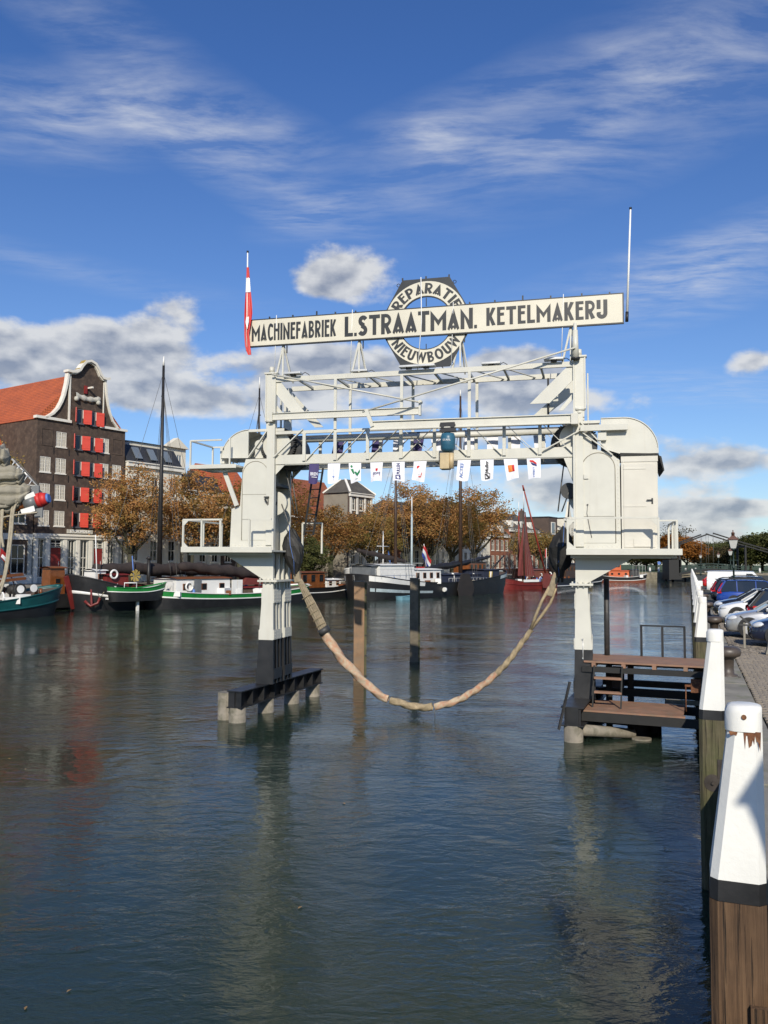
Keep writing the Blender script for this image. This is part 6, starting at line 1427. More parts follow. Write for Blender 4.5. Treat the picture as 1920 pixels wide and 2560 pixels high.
TV = [tree_meshes(11, 12.4, 4.3, 2.9, 'leaf_brown'), tree_meshes(23, 12.0, 4.8, 2.8, 'leaf_mixed'), tree_meshes(37, 12.6, 4.5, 3.0, 'leaf_brown'), tree_meshes(5, 11.5, 4.2, 2.7, 'leaf_mixed')]
SM = tree_meshes(71, 7.5, 1.9, 2.2, 'leaf_mixed', 40, 44)
def tree(lab, s, off, k, var, rz, kz=None, pos=None, name='plane_tree', group='autumn trees on the left quay', mm=None):
    t_ = thing(name, lab, 'tree', pos or bpos(s, off, SZ), rz, group); t_.scale = (k, k, kz or k)
    me = mm or TV[var]; put('trunk', me[0], t_); put('crown', me[1], t_)
    return t_
tree('brown autumn tree in front of the right half of the brick warehouse', 7.2, 6, .84, 0, .4, .98)
tree('brown autumn tree before the white apartment block, behind the tall mast', 15.6, 6, .95, 2, 2.2, .98)
tree('green and brown tree at the left edge before the orange roof', -9.3, 6.4, .70, 1, 1.0, 1.10)
tree('autumn tree hidden behind the left tower', 23.5, 6, 1.0, 1, 3.0)
tree('tall brown tree just right of the left tower', 31.4, 5.5, 1.0, 2, 4.4, 1.06)
tree('spreading brown tree before the red roofed house', 41.3, 6, 1.0, 0, 5.0, .80)
tree('brown tree below the hipped slate roof', 51.0, 6, 1.0, 3, 1.6, .84)
tree('tall brown tree left of the central dark mast', 60.5, 6, 1.22, 2, .2, 1.18)
tree('tree in the thick of the brown row, right of the Dutch flag', 68.0, 6, 1.16, 0, 2.9, 1.10)
tree('dense brown tree behind the second dark mast', 75.5, 6, 1.18, 1, 3.7, 1.12)
tree('last big brown tree of the row, right of the second dark mast', 83.8, 6, 1.34, 2, 5.6, 1.25)
tree('small slim tree before the wide orange brick house', 113.5, 6, 1.25, 0, 1.2, 1.2, mm=SM)
tree('small slim tree left of the red sail by the brick houses', 104.0, 6, 1.15, 0, 2.2, 1.15, mm=SM)
tree('small slim tree before the narrow dark brick house', 124.5, 6, 1.3, 0, 3.2, 1.2, mm=SM)
tree('small tree near the far end of the left row', 134.0, 6, 1.3, 0, 4.2, 1.2, mm=SM)
tree('dark green bush-like tree behind the rope beside the left tower', 34.0, 8, .62, 3, 1.1, .62, mm=tree_meshes(9, 9, 4.5, 1.0, 'leaf_green', 120, 40, .24))
# park beyond the basin
OR = tree_meshes(91, 11, 5.2, 2.5, 'leaf_orange', 150, 44, .30, 1.0, .7); GR = tree_meshes(93, 9.5, 5.5, 1.5, 'leaf_green', 150, 50, .34, 1.0, .8); FR = tree_meshes(95, 9, 5, 1.6, 'leaf_far', 130, 30, .30, 1.0, .9); BR = tree_meshes(97, 12, 4.6, 3.0, 'leaf_far', 40, 14, .22, 1.0, .6)
def far(lab, px, Y, k, me, kz=None):
    tree(lab, 0, 0, k, 0, px * .37, kz, pos=((px - 960) / 2075 * Y, Y, 2.2), name='park_tree', group='park trees beyond the basin', mm=me)
far('bright orange tree beyond the far drawbridge', 1716, 222, .98, OR, .82)
far('second orange tree seen behind the cabin railing', 1672, 228, 1.0, OR, .86)
far('nearly bare tall tree behind the cabin railing', 1688, 250, 1.25, BR, 1.22)
for k, (px, Y, kk, me, d) in enumerate(((1640, 246, .95, GR, 'dark green'), (1750, 268, .72, FR, 'faded'), (1778, 262, .78, FR, 'faded'), (1800, 275, .85, GR, 'dark green'), (1822, 258, .8, FR, 'faded'), (1848, 264, .98, GR, 'dark green'), (1876, 250, 1.05, GR, 'dark green'), (1905, 256, 1.15, GR, 'dark green'), (1940, 246, 1.2, GR, 'dark green'), (1615, 250, .8, FR, 'faded'), (1590, 255, .9, GR, 'dark green'), (1835, 300, 1.1, GR, 'dark green'), (1765, 310, 1.0, GR, 'dark green'), (1790, 330, 1.1, FR, 'faded'))):
    far(d + ' park tree beyond the drawbridge, ' + ('first', 'second', 'third', 'fourth', 'fifth', 'sixth', 'seventh', 'eighth', 'ninth', 'tenth', 'eleventh', 'twelfth', 'thirteenth', 'fourteenth')[k] + ' of the background row', px, Y, kk, me)

# ================================================================ boats
def hullmat(n, c, r=.45): mat(n, c, r, .2, 1.3, .004, 8, streak=.25, streak_col=tuple(x * .6 + .02 for x in c)); return n
hullmat('hull_black', (.017, .017, .018)); hullmat('hull_teal', (.008, .085, .085)); hullmat('hull_green', (.012, .20, .035)); hullmat('hull_red', (.17, .020, .016)); hullmat('hull_brown', (.22, .065, .035)); hullmat('hull_grey', (.16, .17, .175)); hullmat('hull_blue', (.16, .33, .40)); hullmat('hull_paleblue', (.42, .50, .52))
mat('boat_white', (.76, .75, .71), .45, .06, 1.5, streak=.06); mat('varnish', (.20, .065, .018), .35, .25, 2); mat('deck_brown', (.11, .075, .05), .8, .25, 2); mat('sail_dark', (.038, .027, .024), .9, .3, 3, .04, 5); mat('sail_maroon', (.17, .035, .028), .85, .2, 1.2, .03, 3); mat('sail_grey', (.30, .275, .215), .9, .2, 2, .04, 4); mat('tarp_blue', (.018, .025, .05), .8, .2, 2, .03, 4)
mat('mast_black', (.018, .016, .015), .5, .2, 3); mat('mast_brown', (.060, .034, .022), .5, .2, 3); mat('mast_red', (.27, .035, .018), .45, .2, 3); mat('leeboard', (.028, .022, .018), .7, .3, 1.5, .01, 12); mat('rope_pale', (.40, .35, .26), .9, .2, 8, .01, 60); mat('orange_boat', (.52, .10, .02), .45, .1, 2)
def hull(t_, L, B, zm, zb, zs, band='hull_black', body='hull_black', line='boat_white', fb=.68, bow=.10, stern=.14, rake=.6, deck='deck_brown', flare=.84, cap=None):
    """round-bilged inland ship: stern at -L/2, bow at +L/2; sheer zs at stern, zm amidships, zb at bow"""
    N = 26; TT = [i / (N - 1) for i in range(N)]
    def half(t, w):
        e = 1.0
        if t < stern: e = math.sqrt(max(0, 1 - ((stern - t) / stern) ** 2))
        elif t > 1 - bow: e = math.sqrt(max(0, 1 - ((t - 1 + bow) / bow) ** 2))
        return B / 2 * max(e, .02) * w
    def shr(t): 
        u = 2 * t - 1; return zm + (zb - zm) * max(0, u) ** 2.2 + (zs - zm) * max(0, -u) ** 2.2
    def row(f, out=0.0, sub=None):
        r1, r2 = [], []
        for t in (sub or TT):
            # squeeze stations towards the ends
            tt = t if sub else .5 - .5 * math.cos(PI * t); z = -.5 + (shr(tt) + .5) * f; w = flare + (1 - flare) * f ** .8
            x = (tt - .5) * L + rake * (f - .3) * max(0, (tt - .5) * 2) ** 6 - rake * .5 * (f - .3) * max(0, (.5 - tt) * 2) ** 6
            y = half(tt, w) + out; r1.append((x, y, z)); r2.append((x, -y, z))
        return r1 + r2[::-1]
    fs = [0, .25, .5, fb]
    MB().grid([row(f) for f in fs], True).build('hull', body, t_)
    MB().grid([row(fb), row((fb + 1) / 2), row(1)], True).build('wale_band', band, t_)
    if line:
        MB().grid([row(fb - .035, .02), row(fb - .03, .07), row(fb + .03, .07), row(fb + .035, .02)], True).build('rub_rail', line, t_)
    MB().grid([row(.985, .0), row(.99, .05), row(1.03, .05), row(1.03, -.08), row(.98, -.09)], True).build('gunwale', cap or band, t_)
    rr = row(.94, -.06); n = len(TT); MB().grid([rr[:n], rr[n:][::-1]], False).build('deck', deck, t_)
    def panel(t0, t1, f0, f1, m, name='panel', out=.03):
        sub = [t0 + (t1 - t0) * (i / 15) for i in range(16)]; n = 16
        rr_ = [row(f0 + (f1 - f0) * i / 3, out, sub) for i in range(4)]
        for a_, b_2 in ((0, n), (n, 2 * n)): MB().grid([r_[a_:b_2] for r_ in rr_]).build(name, m, t_)
    return panel
def cabin_box(t_, x0, x1, y0, y1, z0, z1, m, name='cabin', wins=0, roof='boat_white', wz=.5, wh_=.38, ww=.42, round_=False, over=.12):
    c = MB(); k = .05; c.add([(x0, y0, z0), (x1, y0, z0), (x1, y1, z0), (x0, y1, z0), (x0 + k, y0 + k, z1), (x1 - k, y0 + k, z1), (x1 - k, y1 - k, z1), (x0 + k, y1 - k, z1)], [(0, 3, 2, 1), (4, 5, 6, 7), (0, 1, 5, 4), (1, 2, 6, 5), (2, 3, 7, 6), (3, 0, 4, 7)])
    o = c.build(name, m, t_)
    ym = (y0 + y1) / 2
    MB().grid([[(x, y0 - over, z1 + .01), (x, y0 * .5 + y1 * .5 - (y1 - y0) * .25, z1 + .10), (x, ym, z1 + .14), (x, y1 * .75 + y0 * .25, z1 + .10), (x, y1 + over, z1 + .01), (x, y1 + over, z1 - .05), (x, y0 - over, z1 - .05)] for x in (x0 - over, x1 + over)], True).build(name + '_roof', roof, o)
    for i in range(wins):
        x = x0 + (x1 - x0) * (i + .5) / wins; z = z0 + (z1 - z0) * wz
        for (yy, s_) in ((y0, -1), (y1, 1)):
            wd = MB().box(x - ww / 2 - .05, x + ww / 2 + .05, min(yy + s_ * .03, yy - s_ * .06), max(yy + s_ * .03, yy - s_ * .06), z - wh_ / 2 - .05, z + wh_ / 2 + .05).build('window', 'varnish', o)
            MB().box(x - ww / 2, x + ww / 2, yy + s_ * .031 if s_ > 0 else yy - .045, yy + .045 if s_ > 0 else yy - .031, z - wh_ / 2, z + wh_ / 2).build('pane', 'glass_dark', wd)
    return o
def mast(t_, x, z0, z1, r, m='mast_black', y=0.0, stays=True, B=4.0, top=None):
    o = MB().cyl((x, y, z0), (x, y, z1), r, r * .45, 10).build('mast', m, t_)
    if top: MB().cyl((x, y, z1), (x, y, z1 + top), r * .42, r * .2, 8).build('topmast', 'boat_white', t_)
    if stays:
        for (dx_, dy_) in ((-.3, B / 2), (-.9, B / 2), (-1.5, B / 2), (-.3, -B / 2), (-.9, -B / 2), (-1.5, -B / 2), (7, 0), (-7, 0)):
            MB().cyl((x + dx_, y + dy_, z0 + .3), (x, y, z0 + (z1 - z0) * (.90 if abs(dx_) < 5 else .97)), .018, n=4, caps=False).build('shroud', 'wire', t_)
        for k in range(9):
            MB().cyl((x, y, z0 + (z1 - z0) * (.55 + .045 * k)), (x + .0, y - .22, z0 + (z1 - z0) * (.55 + .045 * k)), .10, .05, 6).build('mast_block', m, t_) if k % 2 else None
    return o
def furled(t_, a, b_, r, m='sail_dark', seed=0, name='furled_sail'):
    rnd = random.Random(seed); a = Vector(a); b_ = Vector(b_); n = 22; pts = []; rs = []
    for i in range(n + 1):
        f = i / n; p = a + (b_ - a) * f; p.z += .10 * math.sin(f * 17 + seed) * r; pts.append(p); rs.append(r * (.75 + .35 * math.sin(PI * f) + .15 * math.sin(f * 40 + seed)))
    MB().tube(pts, rs, 9).build(name, m, t_)
def leeboard(t_, x, y, z0, w_=1.9, h_=3.1, rot=0.0, m='leeboard'):
    pts = [(0, h_)] + [(w_ * .55 * math.sin(a) * (1 if a < PI / 2 else 1), h_ * .5 - h_ * .5 * math.cos(PI - a) * -1) for a in ()]
    pts = [(-.25 * w_, h_), (.22 * w_, h_)] + [(w_ * .5, h_ * .55), (w_ * .56, h_ * .25), (w_ * .42, .05), (0, 0), (-w_ * .42, .08), (-w_ * .5, h_ * .3), (-w_ * .42, h_ * .6)]
    o = MB().plate(pts, [], -.05, .05).build('leeboard', m, t_); o.location = (x, y, z0); o.rotation_euler = (0, R(rot), 0)
def bboat(name, lab, cat, s, off, rz=0.0, group='boats moored along the left quay'): return bthing(name, lab, cat, s, off, 0, group, rz)
def rail(t_, x0, x1, y, z, n, m='silver', h_=.9):
    mb = MB(); mb.tube([(x0, y, z + h_), (x1, y, z + h_)], .022, 5)
    for k in range(n + 1): mb.tube([(x0 + (x1 - x0) * k / n, y, z), (x0 + (x1 - x0) * k / n, y, z + h_)], .018, 5)
    mb.build('guard_rail', m, t_)

# 1 teal-banded ship at the left edge, bow to the right
L = 20; t_ = bboat('sailing_barge', 'dark ship with a broad teal band, its bow entering at the left edge', 'boat', -19.0, 16.6)
sh = hull(t_, L, 4.6, 1.15, 2.35, 1.5, 'hull_teal', 'hull_black', 'hull_teal', .62, .20, .14, .9)
cabin_box(t_, -6, 4.2, -1.5, 1.5, 1.0, 1.95, 'tarp_blue', 'hatch', 0, 'tarp_blue')
put('lettering', text_mesh('VERANDO', .42, 'boat_white', .01), t_, loc=(2.6, -1.535, 1.45))
w_ = MB(); w_.cyl((6.4, -.9, 2.1), (6.4, .9, 2.1), .34, n=16); w_.cyl((6.4, -1.15, 2.1), (6.4, -1.0, 2.1), .5, n=18); w_.box(6.0, 6.8, -.95, -.75, 1.2, 2.4); w_.box(6.0, 6.8, .75, .95, 1.2, 2.4); w_.build('windlass', 'greasy', t_)
for (x, z) in ((6.4, 2.15), (7.5, 2.2)): MB().cyl((x, -1.2, z), (x, -1.16, z), .30, n=16).build('windlass_wheel', 'boat_white', t_)
for x in (7.9, 8.3): MB().cyl((x, -.9, 1.6), (x, -.9, 2.15), .12, n=10).build('bitt', 'varnish', t_)
MB().box(4.6, 7.4, -1.9, -1.2, 1.42, 1.56).build('hatch_board', 'boat_white', t_)
strut('spar', (-4, -.6, 2.3), (7.6, .5, 3.25), .22, .22, 'varnish', t_); strut('spar', (-6, -1.1, 1.9), (7.4, -.2, 2.95), .20, .20, 'varnish', t_)
cabin_box(t_, 3.9, 6.4, .3, 1.6, 1.4, 2.75, 'boat_white', 'skylight', 2, 'boat_white')
t_ = bboat('boat_flag', 'small red and white flag on a slanting staff above the teal ship', 'flag', -12.0, 16.0); MB().cyl((0, 0, 2.4), (-1.5, 0, 5.6), .04, n=6).build('staff', 'varnish', t_)
MB().grid([[(-1.5 - .1 * k + .9 * i / 5, -.06 * math.sin(i), 5.5 - .35 * i / 5 * 2.2 - .28 * k) for i in range(6)] for k in range(3)]).build('cloth', 'red', t_); MB().grid([[(-1.15 - .1 * k + .7 * i / 5, -.06 * math.sin(i) - .02, 4.86 - .35 * i / 5 * 2.0 - .22 * k) for i in range(6)] for k in range(2)]).build('cloth', 'white', t_)

# 2 black barge with cream stripe and red anchor, bow to the left
t_ = bboat('sailing_barge', 'black barge with cream stripe, red stem and anchor, bow to the left', 'boat', 6.0, 13.6, PI)
hull(t_, 22, 5.2, 1.25, 3.1, 2.0, 'hull_black', 'hull_black', 'boat_white', .60, .17, .14, .7)
MB().bar((10.9, 0, .2), (11.75, 0, 3.0), .28, .35, (1, 0, 0)).build('stem_post', 'hull_red', t_)
a_ = MB(); a_.bar((10.3, 1.5, 1.9), (10.5, 1.9, .5), .14, .14); a_.tube([(10.9, 1.5, .9), (10.6, 1.9, .45), (10.1, 2.2, .7), (9.9, 2.25, 1.2)], .12, 7); a_.build('anchor', 'hull_red', t_)
st = [(.35 * math.cos(PI / 2 + k * PI / 5) * (1 if k % 2 == 0 else .42), .35 * math.sin(PI / 2 + k * PI / 5) * (1 if k % 2 == 0 else .42)) for k in range(10)]
o = MB().plate(st, [], 0, .03).build('star', 'boat_white', t_); o.location = (8.3, 2.46, 2.02); o.rotation_euler = (R(8), 0, R(172))
cabin_box(t_, 6.2, 8.6, -1.5, 1.4, 2.0, 3.1, 'hull_red', 'fore_cabin', 0, 'hull_red'); cabin_box(t_, 8.2, 9.4, -.8, .8, 2.4, 3.5, 'boat_white', 'companion', 1, 'boat_white')
cabin_box(t_, 10.4, 11.9, -3.3, -2.0, 1.4, 3.7, 'varnish', 'wheelhouse', 1, 'varnish'); MB().box(9.6, 12.8, -3.9, -1.8, .2, 1.4).build('aft_house', 'hull_black', t_)
MB().tube([(8.0 + .36 * math.cos(a), 1.6, 3.15 + .36 * math.sin(a)) for a in [k * PI / 8 for k in range(17)]], .09, 7).build('lifebuoy', 'boat_white', t_)
wb = MB(); 
for k in range(8): a = k * PI / 4; wb.plate([(0, 0), (.60 * math.cos(a), .60 * math.sin(a)), (.52 * math.cos(a + .5), .52 * math.sin(a + .5))], [], 0, .05, lambda p, q, d: (p, d, q))
o = wb.build('fan_wheel', 'lead_yellow', t_); o.location = (6.0, 2.0, 3.0)
furled(t_, (9.0, .2, 3.7), (-6, .4, 3.4), .55, 'sail_dark', 3)
mast(t_, 1.5, 1.3, 23.4, .27, 'mast_black', 0, True, 4.6, .9)
MB().tube([(3.8, 1.2, 1.6), (3.8, 1.2, 4.6)], .16, 10).build('stove_pipe', 'mast_black', t_); MB().cyl((3.8, 1.2, 4.55), (3.8, 1.2, 4.75), .3, .12, 10).build('pipe_cap', 'mast_black', t_)
for (x, m, h_) in ((9.6, 'boat_white', 4.4), (1.2, 'mast_black', 2.2), (5.6, 'bluel', 2.6)): MB().cyl((x, 1.4, 2.2), (x + .3, 1.4, 2.2 + h_), .05, n=6).build('pole', m, t_)
cabin_box(t_, -2.0, 4.2, -1.7, 1.7, 1.2, 2.1, 'hull_red', 'hatch', 0, 'deck_brown')

# 3 green-striped barge with tall black mast
t_ = bboat('sailing_barge', 'black barge with bright green and white stripe, white cabin and tall black mast', 'boat', 10.6, 17.2, R(-5))
hull(t_, 20, 4.8, 1.20, 1.9, 1.75, 'hull_green', 'hull_black', 'boat_white', .74, .14, .16, .6, cap='boat_white')
cabin_box(t_, -8.0, -1.6, -1.75, 1.75, 1.2, 2.75, 'boat_white', 'deck_house', 3, 'varnish', .5, .5, .5)
for x in (-1.3, -.6): MB().box(x - .12, x + .5, -1.80, -1.70, 1.2, 2.55).build('open_door', 'boat_white', t_)
MB().tube([(-6.6 + .38 * math.cos(a), -1.86, 2.0 + .38 * math.sin(a)) for a in [k * PI / 8 for k in range(17)]], .09, 7).build('lifebuoy', 'boat_white', t_)
MB().box(-6.0, -5.2, -1.84, -1.76, 1.25, 2.65).build('side_door', 'hull_grey', t_)
leeboard(t_, 3.2, -2.55, .15, 2.0, 2.9, 8)
furled(t_, (-6.4, 0, 3.9), (4.8, 0, 2.95), .50, 'sail_dark', 5); cabin_box(t_, 0.2, 5.5, -1.5, 1.5, 1.2, 1.75, 'deck_brown', 'hatch', 0, 'hull_red')
MB().plate([(1.0, 2.0), (4.8, 2.0), (3.0, 2.6), (1.6, 2.7)], [], -.6, .6).build('folded_sail', 'sail_maroon', t_); rail(t_, -9.3, -8.2, -1.5, 1.6, 2)
mast(t_, 3.4, 1.4, 22.4, .19, 'mast_black', 0, True, 4.0, 1.2)
# 4 green rowing boat hung over the quarter
t_ = bboat('rowing_boat', 'small rowing boat with green and white stripes hanging by the black barge', 'rowing boat', -1.3, 17.4, R(-6)); t_.location.z = 1.35
hull(t_, 5.4, 1.7, .62, 1.05, .75, 'hull_green', 'hull_black', 'boat_white', .70, .45, .35, .5, 'boat_white')
for x in (-1.2, .8): MB().box(x - .15, x + .15, -.75, .75, .42, .48).build('thwart', 'boat_white', t_)
MB().tube([(-1.6, -.6, .6), (-1.6, -.6, 1.1), (-.4, -.6, 1.1), (-.4, -.6, .6)], .05, 6).build('davit_hoop', 'boat_white', t_)
MB().box(-.1, .1, -.3, -.1, -3, -.3).build('davit_post', 'boat_white', t_); MB().box(-2.4, 1.6, .5, 1.0, -.35, -.2).build('fender_board', 'boat_white', t_)

# 5 further boats between the tower and the middle
t_ = bboat('wheelhouse_boat', 'boat with varnished brown wheelhouse behind the left tower', 'boat', 27.0, 13.6)
hull(t_, 15, 4, 1.2, 2.0, 1.6, 'hull_black', 'hull_black', 'boat_white', .72, .2, .16); cabin_box(t_, -3, 1.6, -1.4, 1.4, 1.3, 3.1, 'varnish', 'wheelhouse', 3, 'varnish', .62, .8, .7); cabin_box(t_, 2.2, 5, -1.2, 1.2, 1.3, 2.2, 'boat_white', 'fore_cabin', 2, 'boat_white')
t_ = bboat('motor_barge', 'grey barge seen bow-on with white bulwark, black chevrons and red anchor', 'boat', 46.1, 12.6, PI + R(6))
hull(t_, 20, 5.0, 1.6, 3.5, 2.0, 'boat_white', 'hull_grey', 'hull_black', .74, .16, .12, .7); MB().bar((10.0, 0, .0), (10.75, 0, 3.55), .2, .25, (1, 0, 0)).build('stem_post', 'hull_grey', t_)
for y in (-.55, .55): MB().tube([(10.0, y, 2.4), (10.35, y * .9, 1.8), (10.2, y * .2, 1.55)], .14, 7).build('anchor', 'hull_red', t_)
for s_ in (-1, 1): MB().bar((10.3, s_ * .35, 3.0), (8.4, s_ * 2.2, 2.4), .10, .18).build('chevron', 'hull_black', t_)
cabin_box(t_, 4.5, 7.0, -1.4, 1.4, 2.0, 2.9, 'boat_white', 'fore_cabin', 1, 'hull_red'); rail(t_, 3.5, 8.5, -2.2, 2.6, 4)
t_ = bboat('signal_mast', 'white signal mast with yard and two blue flags left of the big barge', 'mast', 40.6, 15.2); MB().cyl((0, 0, 1.0), (0, 0, 8.4), .09, .06, 8).build('mast', 'boat_white', t_); MB().tube([(-1.4, 0, 6.4), (1.4, 0, 6.4)], .05, 6).build('yard', 'boat_white', t_)
for k, x in enumerate((-1.2, 1.2)):
    MB().grid([[(x + .9 * i / 4 * (1 if k else -.4) , .05 * i, 5.9 - 1.1 * j / 3 - .45 * i / 4 * (2 if k else .6)) for i in range(5)] for j in range(4)]).build('flag_cloth', 'bluel' if k else 'hull_paleblue', t_)
# 6 big black barge in the middle
t_ = bboat('sailing_barge', 'large black two-masted barge with white stern, white deckhouse and brown leeboard', 'boat', 44.6, 20.6, R(-3))
pn = hull(t_, 33, 6.2, 1.75, 3.3, 2.9, 'hull_black', 'hull_black', None, .70, .12, .10, 1.0)
pn(0, .30, .80, .99, 'boat_white', 'stern_band'); pn(.87, 1, .84, .985, 'hull_paleblue', 'bow_band'); pn(.95, 1, .40, .60, 'boat_white', 'bow_mark'); pn(.02, .36, .44, .56, 'hull_paleblue', 'quarter_panel')
cabin_box(t_, -14.6, -7.6, -2.2, 2.2, 2.2, 4.0, 'boat_white', 'deck_house', 0, 'boat_white'); cabin_box(t_, -7.5, -1.5, -2.1, 2.1, 1.8, 3.45, 'boat_white', 'deck_house', 4, 'boat_white', .55, .6, .55); cabin_box(t_, -15.8, -14.7, -1.8, 1.2, 2.5, 3.9, 'hull_grey', 'crate', 0, 'hull_grey')
rail(t_, -16.5, -8, -2.95, 2.6, 7); rail(t_, -1, 9.5, -2.95, 1.75, 12, 'silver', .55)
mast(t_, -8.6, 2.2, 19, .23, 'mast_brown', 0, True, 5.6); mast(t_, 6.6, 1.8, 27.5, .30, 'mast_brown', 0, True, 5.8, .9)
furled(t_, (-1.6, 0, 3.5), (9.5, .3, 4.4), .40, 'mast_black', 9); furled(t_, (-15.5, .4, 5.7), (-6, .2, 4.4), .28, 'sail_dark', 2); furled(t_, (6.8, 0, 4.2), (15.0, .2, 5.2), .26, 'mast_black', 4)
cabin_box(t_, -1.0, 9.0, -2.0, 2.0, 1.7, 2.75, 'tarp_blue', 'hatch', 0, 'tarp_blue'); cabin_box(t_, 9.6, 14.0, -2.0, 2.0, 2.0, 3.3, 'tarp_blue', 'hatch', 0, 'tarp_blue')
leeboard(t_, 2.4, -3.35, -.1, 3.9, 3.0, 0); MB().cyl((14.8, 0, 3.2), (19.0, 0, 5.4), .16, .09, 8).build('bowsprit', 'mast_black', t_)
for (x, m) in ((9.8, 'lead_yellow'), (10.1, 'boat_white'), (10.4, 'lead_yellow')): MB().cyl((x, -2.7, 1.8), (x + .15, -2.7, 3.1), .09, n=6).build('fender', m, t_)
MB().cyl((-2.5, -3.2, .9), (-2.2, -3.2, .9), .28, n=12).build('fender', 'boat_white', t_)
fl = bboat('ship_flag', 'red white and blue tricolour flying from a staff behind the big black barge', 'flag', 50.5, 16.0); MB().cyl((0, 0, 2.4), (-.9, 0, 6.9), .05, n=6).build('staff', 'boat_white', fl)
for k, m in enumerate(('red', 'white', 'blue')): MB().grid([[(-.9 + 2.0 * i / 6 - .18 * (k + j) * 1.0, -.1 * math.sin(i * 1.1), 6.8 - 2.2 * i / 6 - .52 * (k + j)) for i in range(7)] for j in (0, 1)]).build('stripe', m, fl)
t_ = bboat('dinghy', 'light blue rowing dinghy floating beside the stern of the big barge', 'rowing boat', 31.8, 24.4, R(-12)); hull(t_, 2.7, 1.1, .38, .5, .42, 'hull_blue', 'hull_blue', None, .6, .3, .1, .1, 'hull_blue')
# boats behind the big barge
t_ = bboat('cabin_cruiser', 'white cabin boat with long canopy behind the big barge', 'boat', 49.5, 13.8); hull(t_, 16, 4, 1.4, 2.1, 1.7, 'boat_white', 'hull_black', 'boat_white', .66, .22, .14); cabin_box(t_, -5.5, 4.2, -1.5, 1.5, 1.6, 2.9, 'boat_white', 'cabin', 5, 'boat_white'); MB().box(-5, 1.5, -1.6, 1.6, 4.15, 4.25).build('canopy', 'pale_grey', t_)
for x in (-4.8, -1.8, 1.3): MB().box(x, x + .1, -1.5, -1.4, 2.9, 4.15).build('canopy_post', 'varnish', t_)
MB().box(-.8, 1.2, -1.66, -1.5, 3.0, 3.7).build('red_board', 'red', t_)
t_ = bboat('cabin_cruiser', 'boat with varnished saloon windows under a dark flat roof, right of the second mast', 'boat', 66.0, 13.8); hull(t_, 17, 4.2, 1.5, 2.2, 1.8, 'boat_white', 'hull_black', 'boat_white', .66, .22, .14); cabin_box(t_, -6, 5, -1.6, 1.6, 1.7, 2.6, 'boat_white', 'cabin', 5, 'boat_white'); cabin_box(t_, -1.5, 4.2, -1.4, 1.4, 2.75, 4.4, 'varnish', 'saloon', 4, 'mast_black', .55, .7, .8)
t_ = bboat('pole_mast', 'pale blue-grey mast with white head rising left of the first dark mast', 'mast', 47.2, 15.5); MB().cyl((0, 0, 1), (0, 0, 11), .17, .13, 8).build('mast', 'hull_paleblue', t_); MB().cyl((0, 0, 11), (0, 0, 13.4), .10, .06, 8).build('mast_head', 'boat_white', t_); MB().cyl((0, 0, .6), (0, 0, 3.2), .2, n=8).build('mast_foot', 'varnish', t_)
# 7 red tjalk with hoisted maroon sail
t_ = bboat('sailing_barge', 'red sailing barge with a narrow maroon sail hoisted', 'boat', 78.6, 18.4, R(-14))
hull(t_, 15, 4.2, 1.15, 2.3, 1.8, 'hull_red', 'hull_red', 'hull_red', .7, .18, .16, .5); mast(t_, -.6, 1.2, 13.5, .17, 'mast_brown', 0, True, 4.0, 2.8)
MB().grid([[(-.5 + (2.8 - 2.5 * f ** .8) * g_, .12 * math.sin(g_ * 6 + f * 4), 2.2 + 10.6 * f) for g_ in [i / 6 for i in range(7)]] for f in [j / 10 for j in range(11)]]).build('sail', 'sail_maroon', t_)
MB().grid([[(-.7 - (1.6 - 1.5 * f) * g_, .12 * math.sin(g_ * 6 + f * 4), 2.2 + 8.6 * f) for g_ in [i / 4 for i in range(5)]] for f in [j / 8 for j in range(9)]]).build('sail', 'sail_maroon', t_)
leeboard(t_, 2.6, -2.2, .1, 2.4, 2.5, 0, 'sail_maroon'); MB().box(-3.4, .6, -2.2, -2.1, 1.2, 1.6).build('white_board', 'boat_white', t_)
MB().cyl((5.6, 0, 1.6), (-.3, .2, 16.6), .16, .12, 8).build('sprit', 'mast_red', t_); MB().cyl((-.25, .2, 16.4), (-.6, .2, 17.3), .18, .12, 8).build('sprit_head', 'mast_red', t_)
t_ = bboat('sailing_barge', 'barge with brown hatch covers and an upright red mast behind the red one', 'boat', 86.0, 14.4); hull(t_, 20, 4.6, 1.4, 2.6, 1.9, 'hull_black', 'hull_black', 'boat_white', .7, .16, .14); mast(t_, -1.6, 1.4, 13.2, .24, 'mast_red', 0, True, 4.4, 1.9); cabin_box(t_, -1, 7.5, -1.7, 1.7, 1.4, 3.1, 'hull_brown', 'hatch', 0, 'hull_brown')
# 8 dark tug
t_ = bboat('tug_boat', 'dark tug with black funnel marked with a white Y', 'boat', 96.5, 17.0); hull(t_, 22, 5, 1.5, 2.8, 1.8, 'hull_black', 'hull_black', 'boat_white', .35, .16, .14)
cabin_box(t_, -1, 6, -1.7, 1.7, 1.5, 4.2, 'mast_brown', 'wheelhouse', 4, 'hull_black', .65, .6, .7); MB().cyl((-2.6, 0, 1.5), (-2.6, 0, 5.4), .85, n=16).build('funnel', 'mast_black', t_); put('lettering', text_mesh('Y', 2.4, 'boat_white', .03, 1, .05), t_, loc=(-2.6, -.9, 4.5)); MB().box(-6.6, -5.2, -2.3, -2.1, 1.9, 2.7).build('orange_crate', 'orange_boat', t_)
for x in (4.6, 5.4): MB().tube([(x + .22 * math.cos(a), -1.78, 2.4 + .32 * math.sin(a)) for a in [k * PI / 6 for k in range(13)]], .05, 5).build('porthole', 'boat_white', t_)
